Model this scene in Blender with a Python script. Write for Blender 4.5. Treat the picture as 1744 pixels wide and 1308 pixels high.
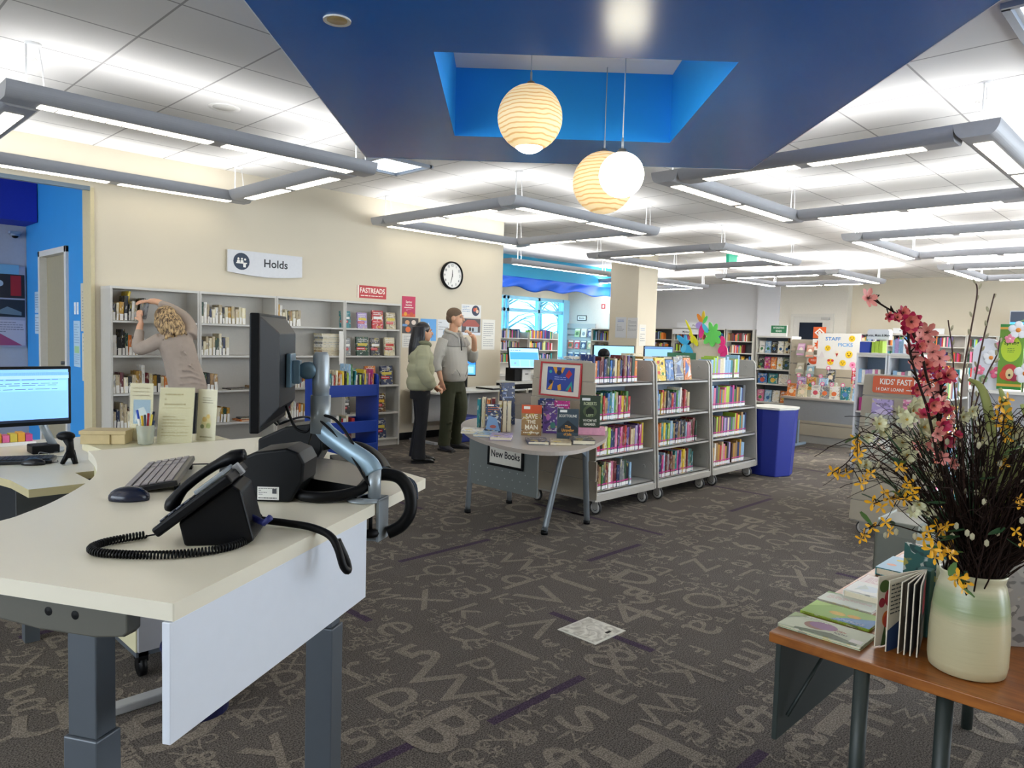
import bpy, math, random
from math import sin, cos, pi, sqrt, atan2, radians
from mathutils import Vector, Matrix, Euler
for o in list(bpy.data.objects): bpy.data.objects.remove(o, do_unlink=True)
scene = bpy.context.scene
COL = scene.collection
rnd = random.Random(7)

# ------------------------------------------------------------ camera
EYE = 1.5
cam_d = bpy.data.cameras.new('camera'); cam = bpy.data.objects.new('camera', cam_d); COL.objects.link(cam)
cam_d.sensor_width = 36.0; cam_d.lens = 1241.7/1744*36.0; cam_d.clip_start = 0.05; cam_d.clip_end = 200
def _camrot(yaw=.79752, pitch=.065255, roll=-.029221):
    f = Vector((sin(yaw)*cos(pitch), cos(yaw)*cos(pitch), -sin(pitch)))
    r = Vector((cos(yaw), -sin(yaw), 0)); d = f.cross(r)
    r2 = cos(roll)*r + sin(roll)*d; d2 = -sin(roll)*r + cos(roll)*d
    m = Matrix.Identity(3); m.col[0] = r2; m.col[1] = -d2; m.col[2] = -f
    return m
cam.matrix_world = Matrix.Translation((0, 0, EYE)) @ _camrot().to_4x4()
scene.camera = cam
# ------------------------------------------------------------ world, exposure
w = bpy.data.worlds.new('World'); scene.world = w; w.use_nodes = True
wn = w.node_tree.nodes; bg = wn['Background']; bg.inputs[0].default_value = (.80, .90, 1.0, 1); bg.inputs[1].default_value = 7.2
vs = scene.view_settings; vs.view_transform = 'Standard'; vs.look = 'None'; vs.gamma = 1.0; vs.use_curve_mapping = False
vs.exposure = 0.0
UPLIGHT = 7.0       # emission of the tubes facing the ceiling, nearest frame
UP_MID, LENS_MID = 8.0, 5.5
UP_FAR, LENS_FAR = 48.0, 66.0
LENS = 5.0         # emission of the louvred lenses facing the floor

# ------------------------------------------------------------ materials
def lin(h):
    if isinstance(h, str):
        h = h.lstrip('#'); v = [int(h[i:i+2], 16)/255 for i in (0, 2, 4)]
    else: v = [c/255 for c in h]
    return tuple(c/12.92 if c <= .04045 else ((c+.055)/1.055)**2.4 for c in v) + (1,)
MATS = {}
def new_mat(name):
    m = bpy.data.materials.new(name); m.use_nodes = True
    return m, m.node_tree.nodes, m.node_tree.links, m.node_tree.nodes['Principled BSDF']
def mat(name, col='cccccc', rough=.5, metal=0, emit=0, var=.06, scale=30, bump=0, spec=None, trans=0, alpha=1, coat=0):
    if name in MATS: return MATS[name]
    m, N, L, P = new_mat(name)
    c = lin(col)
    if var > 0:
        tc = N.new('ShaderNodeTexCoord'); nz = N.new('ShaderNodeTexNoise'); nz.inputs['Scale'].default_value = scale
        nz.inputs['Detail'].default_value = 3
        L.new(tc.outputs['Object'], nz.inputs['Vector'])
        mx = N.new('ShaderNodeMix'); mx.data_type = 'RGBA'
        mx.inputs[6].default_value = tuple(max(0, k*(1-var)) for k in c[:3]) + (1,)
        mx.inputs[7].default_value = tuple(min(1, k*(1+var)) for k in c[:3]) + (1,)
        L.new(nz.outputs['Fac'], mx.inputs[0]); L.new(mx.outputs[2], P.inputs['Base Color'])
        if bump > 0:
            bp = N.new('ShaderNodeBump'); bp.inputs['Strength'].default_value = bump; bp.inputs['Distance'].default_value = .002
            L.new(nz.outputs['Fac'], bp.inputs['Height']); L.new(bp.outputs[0], P.inputs['Normal'])
    else: P.inputs['Base Color'].default_value = c
    P.inputs['Roughness'].default_value = rough; P.inputs['Metallic'].default_value = metal
    if spec is not None: P.inputs['Specular IOR Level'].default_value = spec
    if emit > 0: P.inputs['Emission Color'].default_value = c; P.inputs['Emission Strength'].default_value = emit
    if trans: P.inputs['Transmission Weight'].default_value = trans
    if coat: P.inputs['Coat Weight'].default_value = coat
    if alpha < 1: P.inputs['Alpha'].default_value = alpha
    MATS[name] = m
    return m

def m_tinted(name, rough=.45, contrast=.55, sc=(40, 40, 40), thr=(.50, .56), dark='202028', light='f4f1ea', hot='d8c24a'):
    """cover material: the object's own colour with procedural print over it"""
    if name in MATS: return MATS[name]
    m, N, L, P = new_mat(name)
    oi = N.new('ShaderNodeObjectInfo'); tc = N.new('ShaderNodeTexCoord'); mp = N.new('ShaderNodeMapping')
    mp.inputs['Scale'].default_value = sc; L.new(tc.outputs['Object'], mp.inputs['Vector'])
    ad = N.new('ShaderNodeVectorMath'); ad.operation = 'ADD'; L.new(mp.outputs[0], ad.inputs[0])
    cx = N.new('ShaderNodeMath'); cx.operation = 'MULTIPLY'; cx.inputs[1].default_value = 137; L.new(oi.outputs['Random'], cx.inputs[0])
    L.new(cx.outputs[0], ad.inputs[1])
    n1 = N.new('ShaderNodeTexNoise'); n1.inputs['Scale'].default_value = 1; n1.inputs['Detail'].default_value = 1; L.new(ad.outputs[0], n1.inputs['Vector'])
    r1 = N.new('ShaderNodeMapRange'); r1.inputs[1].default_value = thr[0]; r1.inputs[2].default_value = thr[1]; L.new(n1.outputs['Fac'], r1.inputs[0])
    n2 = N.new('ShaderNodeTexNoise'); n2.inputs['Scale'].default_value = .45; L.new(ad.outputs[0], n2.inputs['Vector'])
    cr = N.new('ShaderNodeValToRGB'); cr.color_ramp.interpolation = 'CONSTANT'
    e = cr.color_ramp.elements; e[0].color = lin(dark); e[1].position = .47; e[1].color = lin(light)
    k = e.new(.56); k.color = lin(hot)
    L.new(n2.outputs['Fac'], cr.inputs[0])
    mu = N.new('ShaderNodeMath'); mu.operation = 'MULTIPLY'; mu.inputs[1].default_value = contrast; L.new(r1.outputs[0], mu.inputs[0])
    mx = N.new('ShaderNodeMix'); mx.data_type = 'RGBA'; L.new(mu.outputs[0], mx.inputs[0]); L.new(oi.outputs['Color'], mx.inputs[6]); L.new(cr.outputs[0], mx.inputs[7])
    L.new(mx.outputs[2], P.inputs['Base Color']); P.inputs['Roughness'].default_value = rough
    MATS[name] = m; return m

# ------------------------------------------------------------ mesh builder
_glyph = {}
def glyph(ch, bold=False):
    key = (ch, bold)
    if key in _glyph: return _glyph[key]
    cu = bpy.data.curves.new('t', 'FONT'); cu.body = ch; cu.resolution_u = 3; cu.size = 1
    if bold: cu.offset = .018
    ob = bpy.data.objects.new('t', cu); COL.objects.link(ob)
    me = bpy.data.meshes.new_from_object(ob)
    vs_ = [(v.co.x, v.co.y) for v in me.vertices]; fs = []
    for p in me.polygons:
        q_ = list(p.vertices); ar = sum(vs_[q_[i]][0]*vs_[q_[(i+1) % len(q_)]][1]-vs_[q_[(i+1) % len(q_)]][0]*vs_[q_[i]][1] for i in range(len(q_)))
        if abs(ar) > 1e-6: fs.append(tuple(q_ if ar > 0 else q_[::-1]))
    adv = max([v[0] for v in vs_], default=.3)
    bpy.data.objects.remove(ob); bpy.data.curves.remove(cu); bpy.data.meshes.remove(me)
    _glyph[key] = (vs_, fs, adv); return _glyph[key]
def text2d(s, size=1, bold=False, align='C'):
    """flat text as (verts, faces), size = line height of capitals"""
    V, Fc = glyph(s, bold)[:2]
    if not V: return [], []
    k = size/.73
    x0 = min(v[0] for v in V); x1 = max(v[0] for v in V)
    ox = {'C': (x0+x1)/2, 'L': x0, 'R': x1}[align]
    return [((x-ox)*k, y*k) for x, y in V], Fc
class B:
    def __init__(s, org=(0, 0, 0)):
        s.v = []; s.f = []; s.m = []; s.org = Vector(org); s.sm = []
    def add(s, vs_, fs, m=0, T=None, smooth=False):
        n = len(s.v)
        for p in vs_:
            p = Vector(p)
            if T is not None: p = T @ p
            s.v.append(p)
        for f in fs: s.f.append([i+n for i in f]); s.m.append(m); s.sm.append(smooth)
        return s
    def box(s, x0, x1, y0, y1, z0, z1, m=0, T=None):
        v = [(x, y, z) for x in (x0, x1) for y in (y0, y1) for z in (z0, z1)]
        f = [(0, 1, 3, 2), (4, 6, 7, 5), (0, 4, 5, 1), (2, 3, 7, 6), (0, 2, 6, 4), (1, 5, 7, 3)]
        return s.add(v, f, m, T)
    def cbox(s, c, d, m=0, T=None):
        return s.box(c[0]-d[0]/2, c[0]+d[0]/2, c[1]-d[1]/2, c[1]+d[1]/2, c[2]-d[2]/2, c[2]+d[2]/2, m, T)
    def prism(s, pts, z0, z1, m=0, T=None, mtop=None, mside=None):
        n = len(pts)
        ar = sum(pts[i][0]*pts[(i+1) % n][1]-pts[(i+1) % n][0]*pts[i][1] for i in range(n))
        if ar < 0: pts = pts[::-1]
        v = [(x, y, z0) for x, y in pts] + [(x, y, z1) for x, y in pts]
        s.add(v, [tuple(range(n))[::-1]], m, T); 
        s.add(v, [tuple(range(n, 2*n))], m if mtop is None else mtop, T)
        return s.add(v, [(i, (i+1) % n, n+(i+1) % n, n+i) for i in range(n)], m if mside is None else mside, T)
    def tube(s, pts, r, n=8, m=0, T=None, caps=True, smooth=True):
        pts = [Vector(p) for p in pts]
        rs = r if isinstance(r, list) else [r]*len(pts)
        vs_ = []; fs = []; up = None
        for i, p in enumerate(pts):
            d = (pts[min(i+1, len(pts)-1)] - pts[max(i-1, 0)])
            if d.length < 1e-9: d = Vector((0, 0, 1))
            d.normalize()
            if up is None:
                up = Vector((0, 0, 1)) if abs(d.z) < .9 else Vector((1, 0, 0))
            a = d.cross(up); 
            if a.length < 1e-6: a = d.orthogonal()
            a.normalize(); b = a.cross(d); up = b
            rr = rs[i]; ra, rb = rr if isinstance(rr, (list, tuple)) else (rr, rr)
            for k in range(n):
                t = 2*pi*k/n; vs_.append(p + a*cos(t)*ra + b*sin(t)*rb)
        for i in range(len(pts)-1):
            for k in range(n):
                k2 = (k+1) % n
                fs.append((i*n+k, (i+1)*n+k, (i+1)*n+k2, i*n+k2))
        if caps:
            fs.append(tuple(range(n))); fs.append(tuple(range((len(pts)-1)*n, len(pts)*n))[::-1])
        return s.add(vs_, fs, m, T, smooth)
    def cyl(s, p, q, r, r2=None, n=16, m=0, T=None):
        return s.tube([p, q], [r, r if r2 is None else r2], n, m, T, True, True)
    def lathe(s, prof, c=(0, 0, 0), n=24, m=0, T=None, smooth=True, caps=True):
        vs_ = []; fs = []
        for r, z in prof:
            for k in range(n):
                t = 2*pi*k/n; vs_.append((c[0]+r*cos(t), c[1]+r*sin(t), c[2]+z))
        for i in range(len(prof)-1):
            for k in range(n):
                k2 = (k+1) % n
                fs.append((i*n+k, i*n+k2, (i+1)*n+k2, (i+1)*n+k))
        if len(prof) == 2 and min(prof[0][0], prof[1][0]) < 1e-5: caps = False
        if caps and prof[0][0] > 1e-5: fs.append(tuple(range(n))[::-1])
        if caps and prof[-1][0] > 1e-5: fs.append(tuple(range((len(prof)-1)*n, len(prof)*n)))
        return s.add(vs_, fs, m, T, smooth)
    def ball(s, c, r, n=16, m=0, T=None):
        r = r if isinstance(r, (list, tuple)) else (r, r, r)
        k = n//2; prof = []
        vs_ = []; fs = []
        for i in range(k+1):
            a = -pi/2+pi*i/k
            for j in range(n):
                t = 2*pi*j/n; vs_.append((c[0]+r[0]*cos(a)*cos(t), c[1]+r[1]*cos(a)*sin(t), c[2]+r[2]*sin(a)))
        for i in range(k):
            for j in range(n):
                j2 = (j+1) % n; fs.append((i*n+j, i*n+j2, (i+1)*n+j2, (i+1)*n+j))
        return s.add(vs_, fs, m, T, True)
    def text(s, txt, size, T, m=0, bold=False, align='C', depth=0, squash=1):
        V, Fc = text2d(txt, size, bold, align)
        return s.add([(x*squash, y, depth) for x, y in V], Fc, m, T)
    def obj(s, name, mats, parent=None, bevel=0, seg=2, auto=True):
        me = bpy.data.meshes.new(name)
        me.from_pydata([tuple(p - s.org) for p in s.v], [], s.f)
        mats = mats if isinstance(mats, (list, tuple)) else [mats]
        for mm in mats: me.materials.append(mm)
        me.polygons.foreach_set('material_index', s.m)
        me.polygons.foreach_set('use_smooth', s.sm)
        me.validate(); me.update()
        o = bpy.data.objects.new(name, me); COL.objects.link(o)
        if parent is not None: o.parent = parent
        else: o.location = s.org
        if bevel:
            b = o.modifiers.new('bevel', 'BEVEL'); b.width = bevel; b.segments = seg; b.limit_method = 'ANGLE'; b.angle_limit = .7
        return o
def tag(o, label, cat, group=None):
    o['label'] = label; o['category'] = cat
    if group: o['group'] = group
    return o
def thing(name, label, cat, loc=(0, 0, 0), rotz=0, group=None):
    o = bpy.data.objects.new(name, None); COL.objects.link(o); o.empty_display_size = .1
    o.location = loc; o.rotation_euler = (0, 0, rotz)
    return tag(o, label, cat, group)
def struct(o): o['kind'] = 'structure'; return o
def copy_tree(o, parent=None):
    kids = list(o.children)
    c = o.copy(); COL.objects.link(c)
    if parent is not None: c.parent = parent
    for ch in kids: copy_tree(ch, c)
    return c
def TR(loc=(0, 0, 0), rz=0, rx=0, ry=0):
    return Matrix.Translation(loc) @ Euler((rx, ry, rz)).to_matrix().to_4x4()
def facing(loc, nrm, up=(0, 0, 1)):
    """local x right, y up, z out along nrm"""
    z = Vector(nrm).normalized(); u = Vector(up); x = u.cross(z).normalized(); y = z.cross(x)
    m = Matrix((x, y, z)).transposed().to_4x4(); m.translation = Vector(loc); return m
def spline(pts, k=6):
    P = [Vector(p) for p in pts]; out = []
    for i in range(len(P)-1):
        a = P[max(i-1, 0)]; b = P[i]; c = P[i+1]; d = P[min(i+2, len(P)-1)]
        for j in range(k):
            t = j/k
            out.append(.5*((2*b)+(c-a)*t+(2*a-5*b+4*c-d)*t*t+(3*b-a-3*c+d)*t**3))
    out.append(P[-1]); return out
ORD = 'first second third fourth fifth sixth seventh eighth ninth tenth eleventh twelfth thirteenth fourteenth fifteenth sixteenth seventeenth eighteenth nineteenth twentieth twenty-first twenty-second twenty-third twenty-fourth twenty-fifth twenty-sixth twenty-seventh twenty-eighth twenty-ninth thirtieth thirty-first thirty-second'.split()
WHITE = mat('white_print', 'f3f1ec', .5, var=.02); BLACK = mat('black_plastic', '08090c', .45, var=.1, spec=.18); INK = mat('dark_print', '1d2430', .6, var=.05)
GREY = mat('grey_painted_metal', 'a5a29c', .4, var=.03, scale=8); DGREY = mat('dark_grey_metal', '4e5459', .4, var=.05)
# ============================================================ the setting
def carpet():
    m, N, L, P = new_mat('carpet'); tc = N.new('ShaderNodeTexCoord')
    def noise(sc, det=2):
        n = N.new('ShaderNodeTexNoise'); n.inputs['Scale'].default_value = sc; n.inputs['Detail'].default_value = det
        L.new(tc.outputs['Object'], n.inputs['Vector']); return n
    return m, N, L, P, tc, noise
def carpet_mat(name, a, b, fleck=.55):
    m, N, L, P, tc, noise = carpet(); m.name = name
    n1 = noise(170, 2); n2 = noise(3, 3)
    r = N.new('ShaderNodeMapRange'); r.inputs[1].default_value = .38; r.inputs[2].default_value = .62; L.new(n1.outputs['Fac'], r.inputs[0])
    mx = N.new('ShaderNodeMix'); mx.data_type = 'RGBA'; mx.inputs[6].default_value = lin(a); mx.inputs[7].default_value = lin(b)
    L.new(r.outputs[0], mx.inputs[0])
    m2 = N.new('ShaderNodeMix'); m2.data_type = 'RGBA'; m2.blend_type = 'MULTIPLY'; m2.inputs[0].default_value = .35
    L.new(mx.outputs[2], m2.inputs[6]); L.new(n2.outputs['Fac'], m2.inputs[7])
    L.new(m2.outputs[2], P.inputs['Base Color'])
    bp = N.new('ShaderNodeBump'); bp.inputs['Strength'].default_value = .5; bp.inputs['Distance'].default_value = .004
    L.new(n1.outputs['Fac'], bp.inputs['Height']); L.new(bp.outputs[0], P.inputs['Normal'])
    P.inputs['Roughness'].default_value = .95; P.inputs['Specular IOR Level'].default_value = .15
    return m
floor = B()
floor.box(-6, 24, -4.1, 16, -.05, 0, 0)
fr = random.Random(3)
cell = .06; occ = set()
def visible(x, y):
    # the part of the carpet that can be seen from around the photograph's viewpoint
    f = x*.716+y*.698; r = x*.698-y*.716
    return f > 1.6 and abs(r) < f*.80+.3
for gx in range(-2, 18):          # purple inlay strips along both weaving directions
    for gy in range(-2, 16):
        x = gx*.98+fr.uniform(-.2, .2); y = gy*.98+fr.uniform(-.2, .2)
        if not visible(x, y) or fr.random() < .25: continue
        ln = fr.uniform(.5, .95); al = fr.random() < .5
        x0, x1, y0, y1 = (x, x+ln, y, y+.045) if al else (x, x+.045, y, y+ln)
        floor.add([(x0, y0, .0007), (x1, y0, .0007), (x1, y1, .0007), (x0, y1, .0007)], [(0, 1, 2, 3)], 2)
        for i in range(int(x0/cell), int(x1/cell)+1):
            for j in range(int(y0/cell), int(y1/cell)+1): occ.add((i, j))
CH = 'ABCDEFGHIJKLMNOPQRSTUVWXYZ0123456789&?abdeghkmqrstyz$2358'
def place_letters(sizes, tries, lim):
    for _ in range(tries):
        f = 1.6+(lim-1.6)*fr.random()**1.25; r = fr.uniform(-1, 1)*(f*.78+.25)
        x = f*.716+r*.698; y = f*.698-r*.716
        if y > 8.2: continue
        sz = fr.choice(sizes); hw = int(sz*.5/cell)
        i0, j0 = int(x/cell), int(y/cell)
        cs = [(i0+a, j0+b) for a in range(-hw, hw+1) for b in range(-hw, hw+1)]
        if any(c in occ for c in cs): continue
        occ.update(cs)
        ch = fr.choice(CH); V, Fc = text2d(ch, sz*fr.uniform(.85, 1.0), ch in 'BCDEFGHILOPSTU035689'); zz_ = .0006+.0012*fr.random()
        a = fr.choice((0, 1, 2, 3))*pi/2+fr.choice((0, 0, fr.uniform(-.25, .25))); c, s_ = cos(a), sin(a); sq = fr.uniform(.9, 1.35)
        cy = sz*.42
        floor.add([(x+(u*sq*c-(v-cy)*s_), y+(u*sq*s_+(v-cy)*c), zz_) for u, v in V], Fc, 1)
place_letters((.27, .32, .24), 2600, 11)
place_letters((.2, .17), 6000, 12)
place_letters((.12, .1), 9000, 12)
place_letters((.07,), 9000, 8)
place_letters((.2, .3), 1500, 17)
fo = struct(floor.obj('floor', [carpet_mat('carpet_ground', '433e3b', '7d766f'), carpet_mat('carpet_letter', '6b635a', '9e9488'), carpet_mat('carpet_strip', '33283a', '5c4c60')]))

CREAM = mat('wall_cream_paint', 'd9cfba', .85, var=.015, scale=4); WCOOL = mat('wall_bluish_light_tint', 'd9dade', .85, var=.015, scale=4)  # WCOOL carries the bluish light on the far-left wall in its colour
SKYB = mat('wall_blue_paint', '2f93dd', .55, var=.04, scale=3); DBLUE = mat('ceiling_dark_blue_paint', '0660b4', .26, var=.05, scale=6)
RBLUE = mat('recess_blue_lit', '18a0ff', .6, var=.03)  # lighter blue carries the globe lamps' light inside the recess
CW = mat('ceiling_white', 'ecebe8', .9, var=.02)
# suspended ceiling with a square grid
m, N, L, P = new_mat('ceiling_tiles'); MATS['ceiling_tiles'] = m
tc = N.new('ShaderNodeTexCoord'); sp = N.new('ShaderNodeSeparateXYZ'); L.new(tc.outputs['Object'], sp.inputs[0])
def gridline(ax, off, pitch=.676, wd=.014):
    a = N.new('ShaderNodeMath'); a.operation = 'ADD'; a.inputs[1].default_value = 67.6-off; L.new(sp.outputs[ax], a.inputs[0])
    b = N.new('ShaderNodeMath'); b.operation = 'MODULO'; b.inputs[1].default_value = pitch; L.new(a.outputs[0], b.inputs[0])
    c = N.new('ShaderNodeMath'); c.operation = 'LESS_THAN'; c.inputs[1].default_value = wd; L.new(b.outputs[0], c.inputs[0]); return c
g1 = gridline(0, 1.65); g2 = gridline(1, 4.93)
mxm = N.new('ShaderNodeMath'); mxm.operation = 'MAXIMUM'; L.new(g1.outputs[0], mxm.inputs[0]); L.new(g2.outputs[0], mxm.inputs[1])
mx = N.new('ShaderNodeMix'); mx.data_type = 'RGBA'; mx.inputs[6].default_value = lin('e9e7e3'); mx.inputs[7].default_value = lin('a9a6a3')
L.new(mxm.outputs[0], mx.inputs[0]); L.new(mx.outputs[2], P.inputs['Base Color']); P.inputs['Roughness'].default_value = .9
nz = N.new('ShaderNodeTexNoise'); nz.inputs['Scale'].default_value = 150; L.new(tc.outputs['Object'], nz.inputs['Vector'])
bp = N.new('ShaderNodeBump'); bp.inputs['Strength'].default_value = .25; bp.inputs['Distance'].default_value = .002; L.new(nz.outputs['Fac'], bp.inputs['Height']); L.new(bp.outputs[0], P.inputs['Normal'])
struct(B().box(-5, 23, -4, 15, 3.28, 3.4).obj('ceiling', MATS['ceiling_tiles']))

def wall(name, x0, x1, y0, y1, z0=0, z1=3.28, m=CREAM): return struct(B().box(x0, x1, y0, y1, z0, z1).obj(name, m))
# left wall with the opening to the blue lobby
wl = B(); wl.box(2.33, 8.14, 8.22, 8.44, 0, 3.28); wl.box(-5, 2.33, 8.22, 8.44, 2.86, 3.28); wl.box(-5, -1.6, 8.22, 8.44, 0, 2.86)
struct(wl.obj('wall_left', CREAM))
struct(B().box(2.30, 2.335, 8.20, 8.46, 0, 2.86).obj('trim_1', mat('jamb_cream', 'cfc29b', .5)))
struct(B().box(-1.6, 2.30, 8.20, 8.24, 2.83, 2.87).obj('trim_2', mat('track_grey', '6c7f90', .4)))
struct(B().box(2.36, 8.1, 8.205, 8.22, 0, .1).obj('baseboard_left', BLACK))
# lobby: blue side wall with a doorway, end wall
lb = B(); X0 = 2.37
lb.box(X0, X0+.14, 8.44, 9.24, 0, 3.28); lb.box(X0, X0+.14, 10.42, 11.1, 0, 3.28); lb.box(X0, X0+.14, 9.24, 10.42, 2.3, 3.28)
struct(lb.obj('wall_lobby_side', SKYB))
fr_ = B()
for a, b, c, d in ((9.24, 9.31, 0, 2.36), (10.35, 10.42, 0, 2.36), (9.24, 10.42, 2.29, 2.36)): fr_.box(X0-.03, X0+.16, a, b, c, d)
dr = thing('door_1', 'beige door in a cream frame in the blue lobby wall', 'door', (X0, 9.8, 0)); struct(dr)
fr_.org = Vector((X0, 9.8, 0)); fr_.obj('door_frame', mat('frame_cream', 'd9d6cf', .5), dr, .004)
B((X0, 9.8, 0)).box(X0+.05, X0+.10, 9.31, 10.35, .01, 2.29).obj('door_leaf', mat('door_beige', 'a79d82', .5), dr)
B((X0, 9.8, 0)).box(X0+.02, X0+.055, 9.40, 9.45, .95, 1.15).cyl((X0+.02, 9.42, 1.05), (X0-.04, 9.42, 1.05), .02).obj('door_handle', DGREY, dr)
struct(B().box(-5, X0+.14, 11.12, 11.25, 0, 3.28).obj('wall_lobby_end', mat('lobby_white', 'b9bdc9', .8)))
struct(B().box(-5, X0-.01, 10.5, 11.1, 2.72, 3.28).obj('trim_3', mat('lobby_dark_blue', '1530b0', .7)))
# alcove behind the left wall with the window
Yw = 14.0
wb = B(); wb.box(8.0, 23, Yw, Yw+.2, 2.6, 3.28); wb.box(8.0, 13.0, Yw, Yw+.2, 0, 3.28); wb.box(16.62, 23, Yw, Yw+.2, 0, 3.28); wb.box(13.0, 16.62, Yw, Yw+.2, 0, .85)
struct(wb.obj('wall_window', CREAM))
struct(B().box(8.0, 8.14, 8.44, 14.0, 0, 3.28).obj('wall_alcove_left', CREAM))
struct(B().box(8.14, 16.62, 11.3, 11.42, 2.80, 3.28).obj('trim_4', mat('teal_paint', '259bc4', .6, var=.03)))
struct(B().box(-5.2, -5, -4, 8.22, 0, .7).box(-5.2, -5, -4, 8.22, 2.7, 3.28).box(-5.2, -5, -4, -1, .7, 2.7).box(-5.2, -5, 6.5, 8.22, .7, 2.7).obj('wall_back_light_block', CREAM))  # unseen wall added to cut light from this side; opening sets the amount
sw_ = B((12.3, 11.25, 2.8)); nx, nz_ = 120, 8; vv_ = []; 
for i in range(nx+1):
    x = 8.16+8.44*i/nx; bot = 2.56+.035*sin(i*.42)+.02*sin(i*.17+1)
    for j in range(nz_+1):
        t = j/nz_; vv_.append((x, 11.24-.05*sin(t*3.1+i*.12)*t-.02*sin(i*.5+t*4), 2.81+(bot-2.81)*t))
sw_.add(vv_, [(i*(nz_+1)+j, (i+1)*(nz_+1)+j, (i+1)*(nz_+1)+j+1, i*(nz_+1)+j+1) for i in range(nx) for j in range(nz_)], 0, None, True)
so_ = sw_.obj('fabric_swag', mat('fabric_bright_blue', '1460dc', .5, var=.15, scale=2)); sm_ = so_.modifiers.new('t', 'SOLIDIFY'); sm_.thickness = .008
tag(so_, 'long bright blue fabric swag hanging below the teal band in the window alcove', 'fabric')
win = thing('window_1', 'large aluminium framed window with a blue tinted winter view', 'window', (14.8, Yw, .85)); struct(win)
wf = B((14.8, Yw, .85)); 
for a in (13.0, 13.9, 14.05, 15.3, 16.45): wf.box(a, a+.08, Yw-.02, Yw+.1, .85, 2.6)
for z in (.85, 2.18, 2.52): wf.box(13.0, 16.6, Yw-.02, Yw+.1, z, z+.09)
wf.box(16.35, 16.62, Yw-.06, Yw+.12, .85, 2.6)
wf.obj('window_frame', mat('frame_aqua_aluminium', '8fc9e4', .35, metal=.2), win)
gl = B((14.8, Yw, .85)).box(13.0, 16.6, Yw+.05, Yw+.056, .85, 2.6)
m, N, L, P = new_mat('window_glass'); P.inputs['Transmission Weight'].default_value = 1; P.inputs['Base Color'].default_value = lin('9fe6f5'); P.inputs['Roughness'].default_value = .02; P.inputs['IOR'].default_value = 1.02
gl.obj('pane', m, win)
# what stands outside: a pale facade and bare trees
m, N, L, P = new_mat('outside_facade'); tc = N.new('ShaderNodeTexCoord'); br = N.new('ShaderNodeTexBrick'); L.new(tc.outputs['Generated'], br.inputs['Vector'])
br.inputs['Scale'].default_value = 9; br.inputs['Color1'].default_value = lin('cfe6ee'); br.inputs['Color2'].default_value = lin('9cc6d6'); br.inputs['Mortar'].default_value = lin('e9f4f8'); br.inputs['Mortar Size'].default_value = .03
L.new(br.outputs[0], P.inputs['Base Color'])
tag(B((20, 27, 0)).box(6, 40, 27, 27.4, 0, 7).obj('building', m), 'pale blue-grey building seen outside through the window', 'building')
struct(B().box(2, 45, 14.3, 27, -.2, -.05).obj('ground_outside', mat('snow', 'e9eef2', .9)))
for k, (tx, ty) in enumerate(((19.5, 19.5), (22.5, 20.5), (25.5, 22))):
    t = B((tx, ty, 0)); t.tube([(tx, ty, -.05), (tx+.05, ty, 2), (tx, ty, 5)], [.14, .1, .03], 7)
    tr = random.Random(k)
    for i in range(34):
        z = tr.uniform(.8, 4.6); a = tr.uniform(0, 6.28); l = tr.uniform(.7, 1.7)
        t.tube([(tx, ty, z), (tx+cos(a)*l*.5, ty+sin(a)*l*.5, z+l*.3), (tx+cos(a)*l, ty+sin(a)*l, z+l*.4)], [.035, .02, .006], 5)
    tag(t.obj('bare_tree', mat('bark', '5e7078', .9)), ['bare tree outside the window, nearest to the left frame', 'bare tree outside in the middle of the window', 'bare tree outside toward the right window frame'][k], 'tree')
# wall at the alcove's right and the far wall with its steps
wall('wall_alcove_right', 16.62, 16.8, 11.2, 14.0, m=mat('wall_alcove_paint', 'd3d2ce', .85))
wf2 = B(); wf2.box(20.4, 20.6, 9.16, 14.0, 0, 3.28)
struct(wf2.obj('wall_far_left', WCOOL))
wall('trim_5', 20.15, 20.4, 9.16, 9.8, m=WCOOL)
wall('wall_far_middle', 20.2, 20.6, 7.3, 9.16, m=mat('wall_far_paint', 'd3cec2', .85))
wall('wall_far_right', 20.5, 20.7, -4, 7.3, m=CREAM)
# unseen right windows added for daylight; near wall solid to dim the foreground
ww = B(); ww.box(-5, 3.6, -4.1, -3.98, 0, 3.28); ww.box(3.6, 20.6, -4.1, -3.98, 0, .35); ww.box(3.6, 20.6, -4.1, -3.98, 3.1, 3.28)
struct(ww.obj('wall_right', CREAM))
win2 = thing('window_daylight_added', 'unseen window wall added along the right side to let in daylight', 'window', (7, -4.05, .35)); struct(win2)
wv_ = B((7, -4.05, .35))
for k in range(9): wv_.box(3.6+k*2.1, 3.68+k*2.1, -4.1, -4.0, .35, 3.1)
wv_.obj('window_frame', mat('frame_aqua_aluminium', '8fc9e4', .35, metal=.2), win2)
# column
struct(B().box(12.4, 13.08, 8.6, 9.3, 0, 3.28).obj('column', CREAM))

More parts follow.
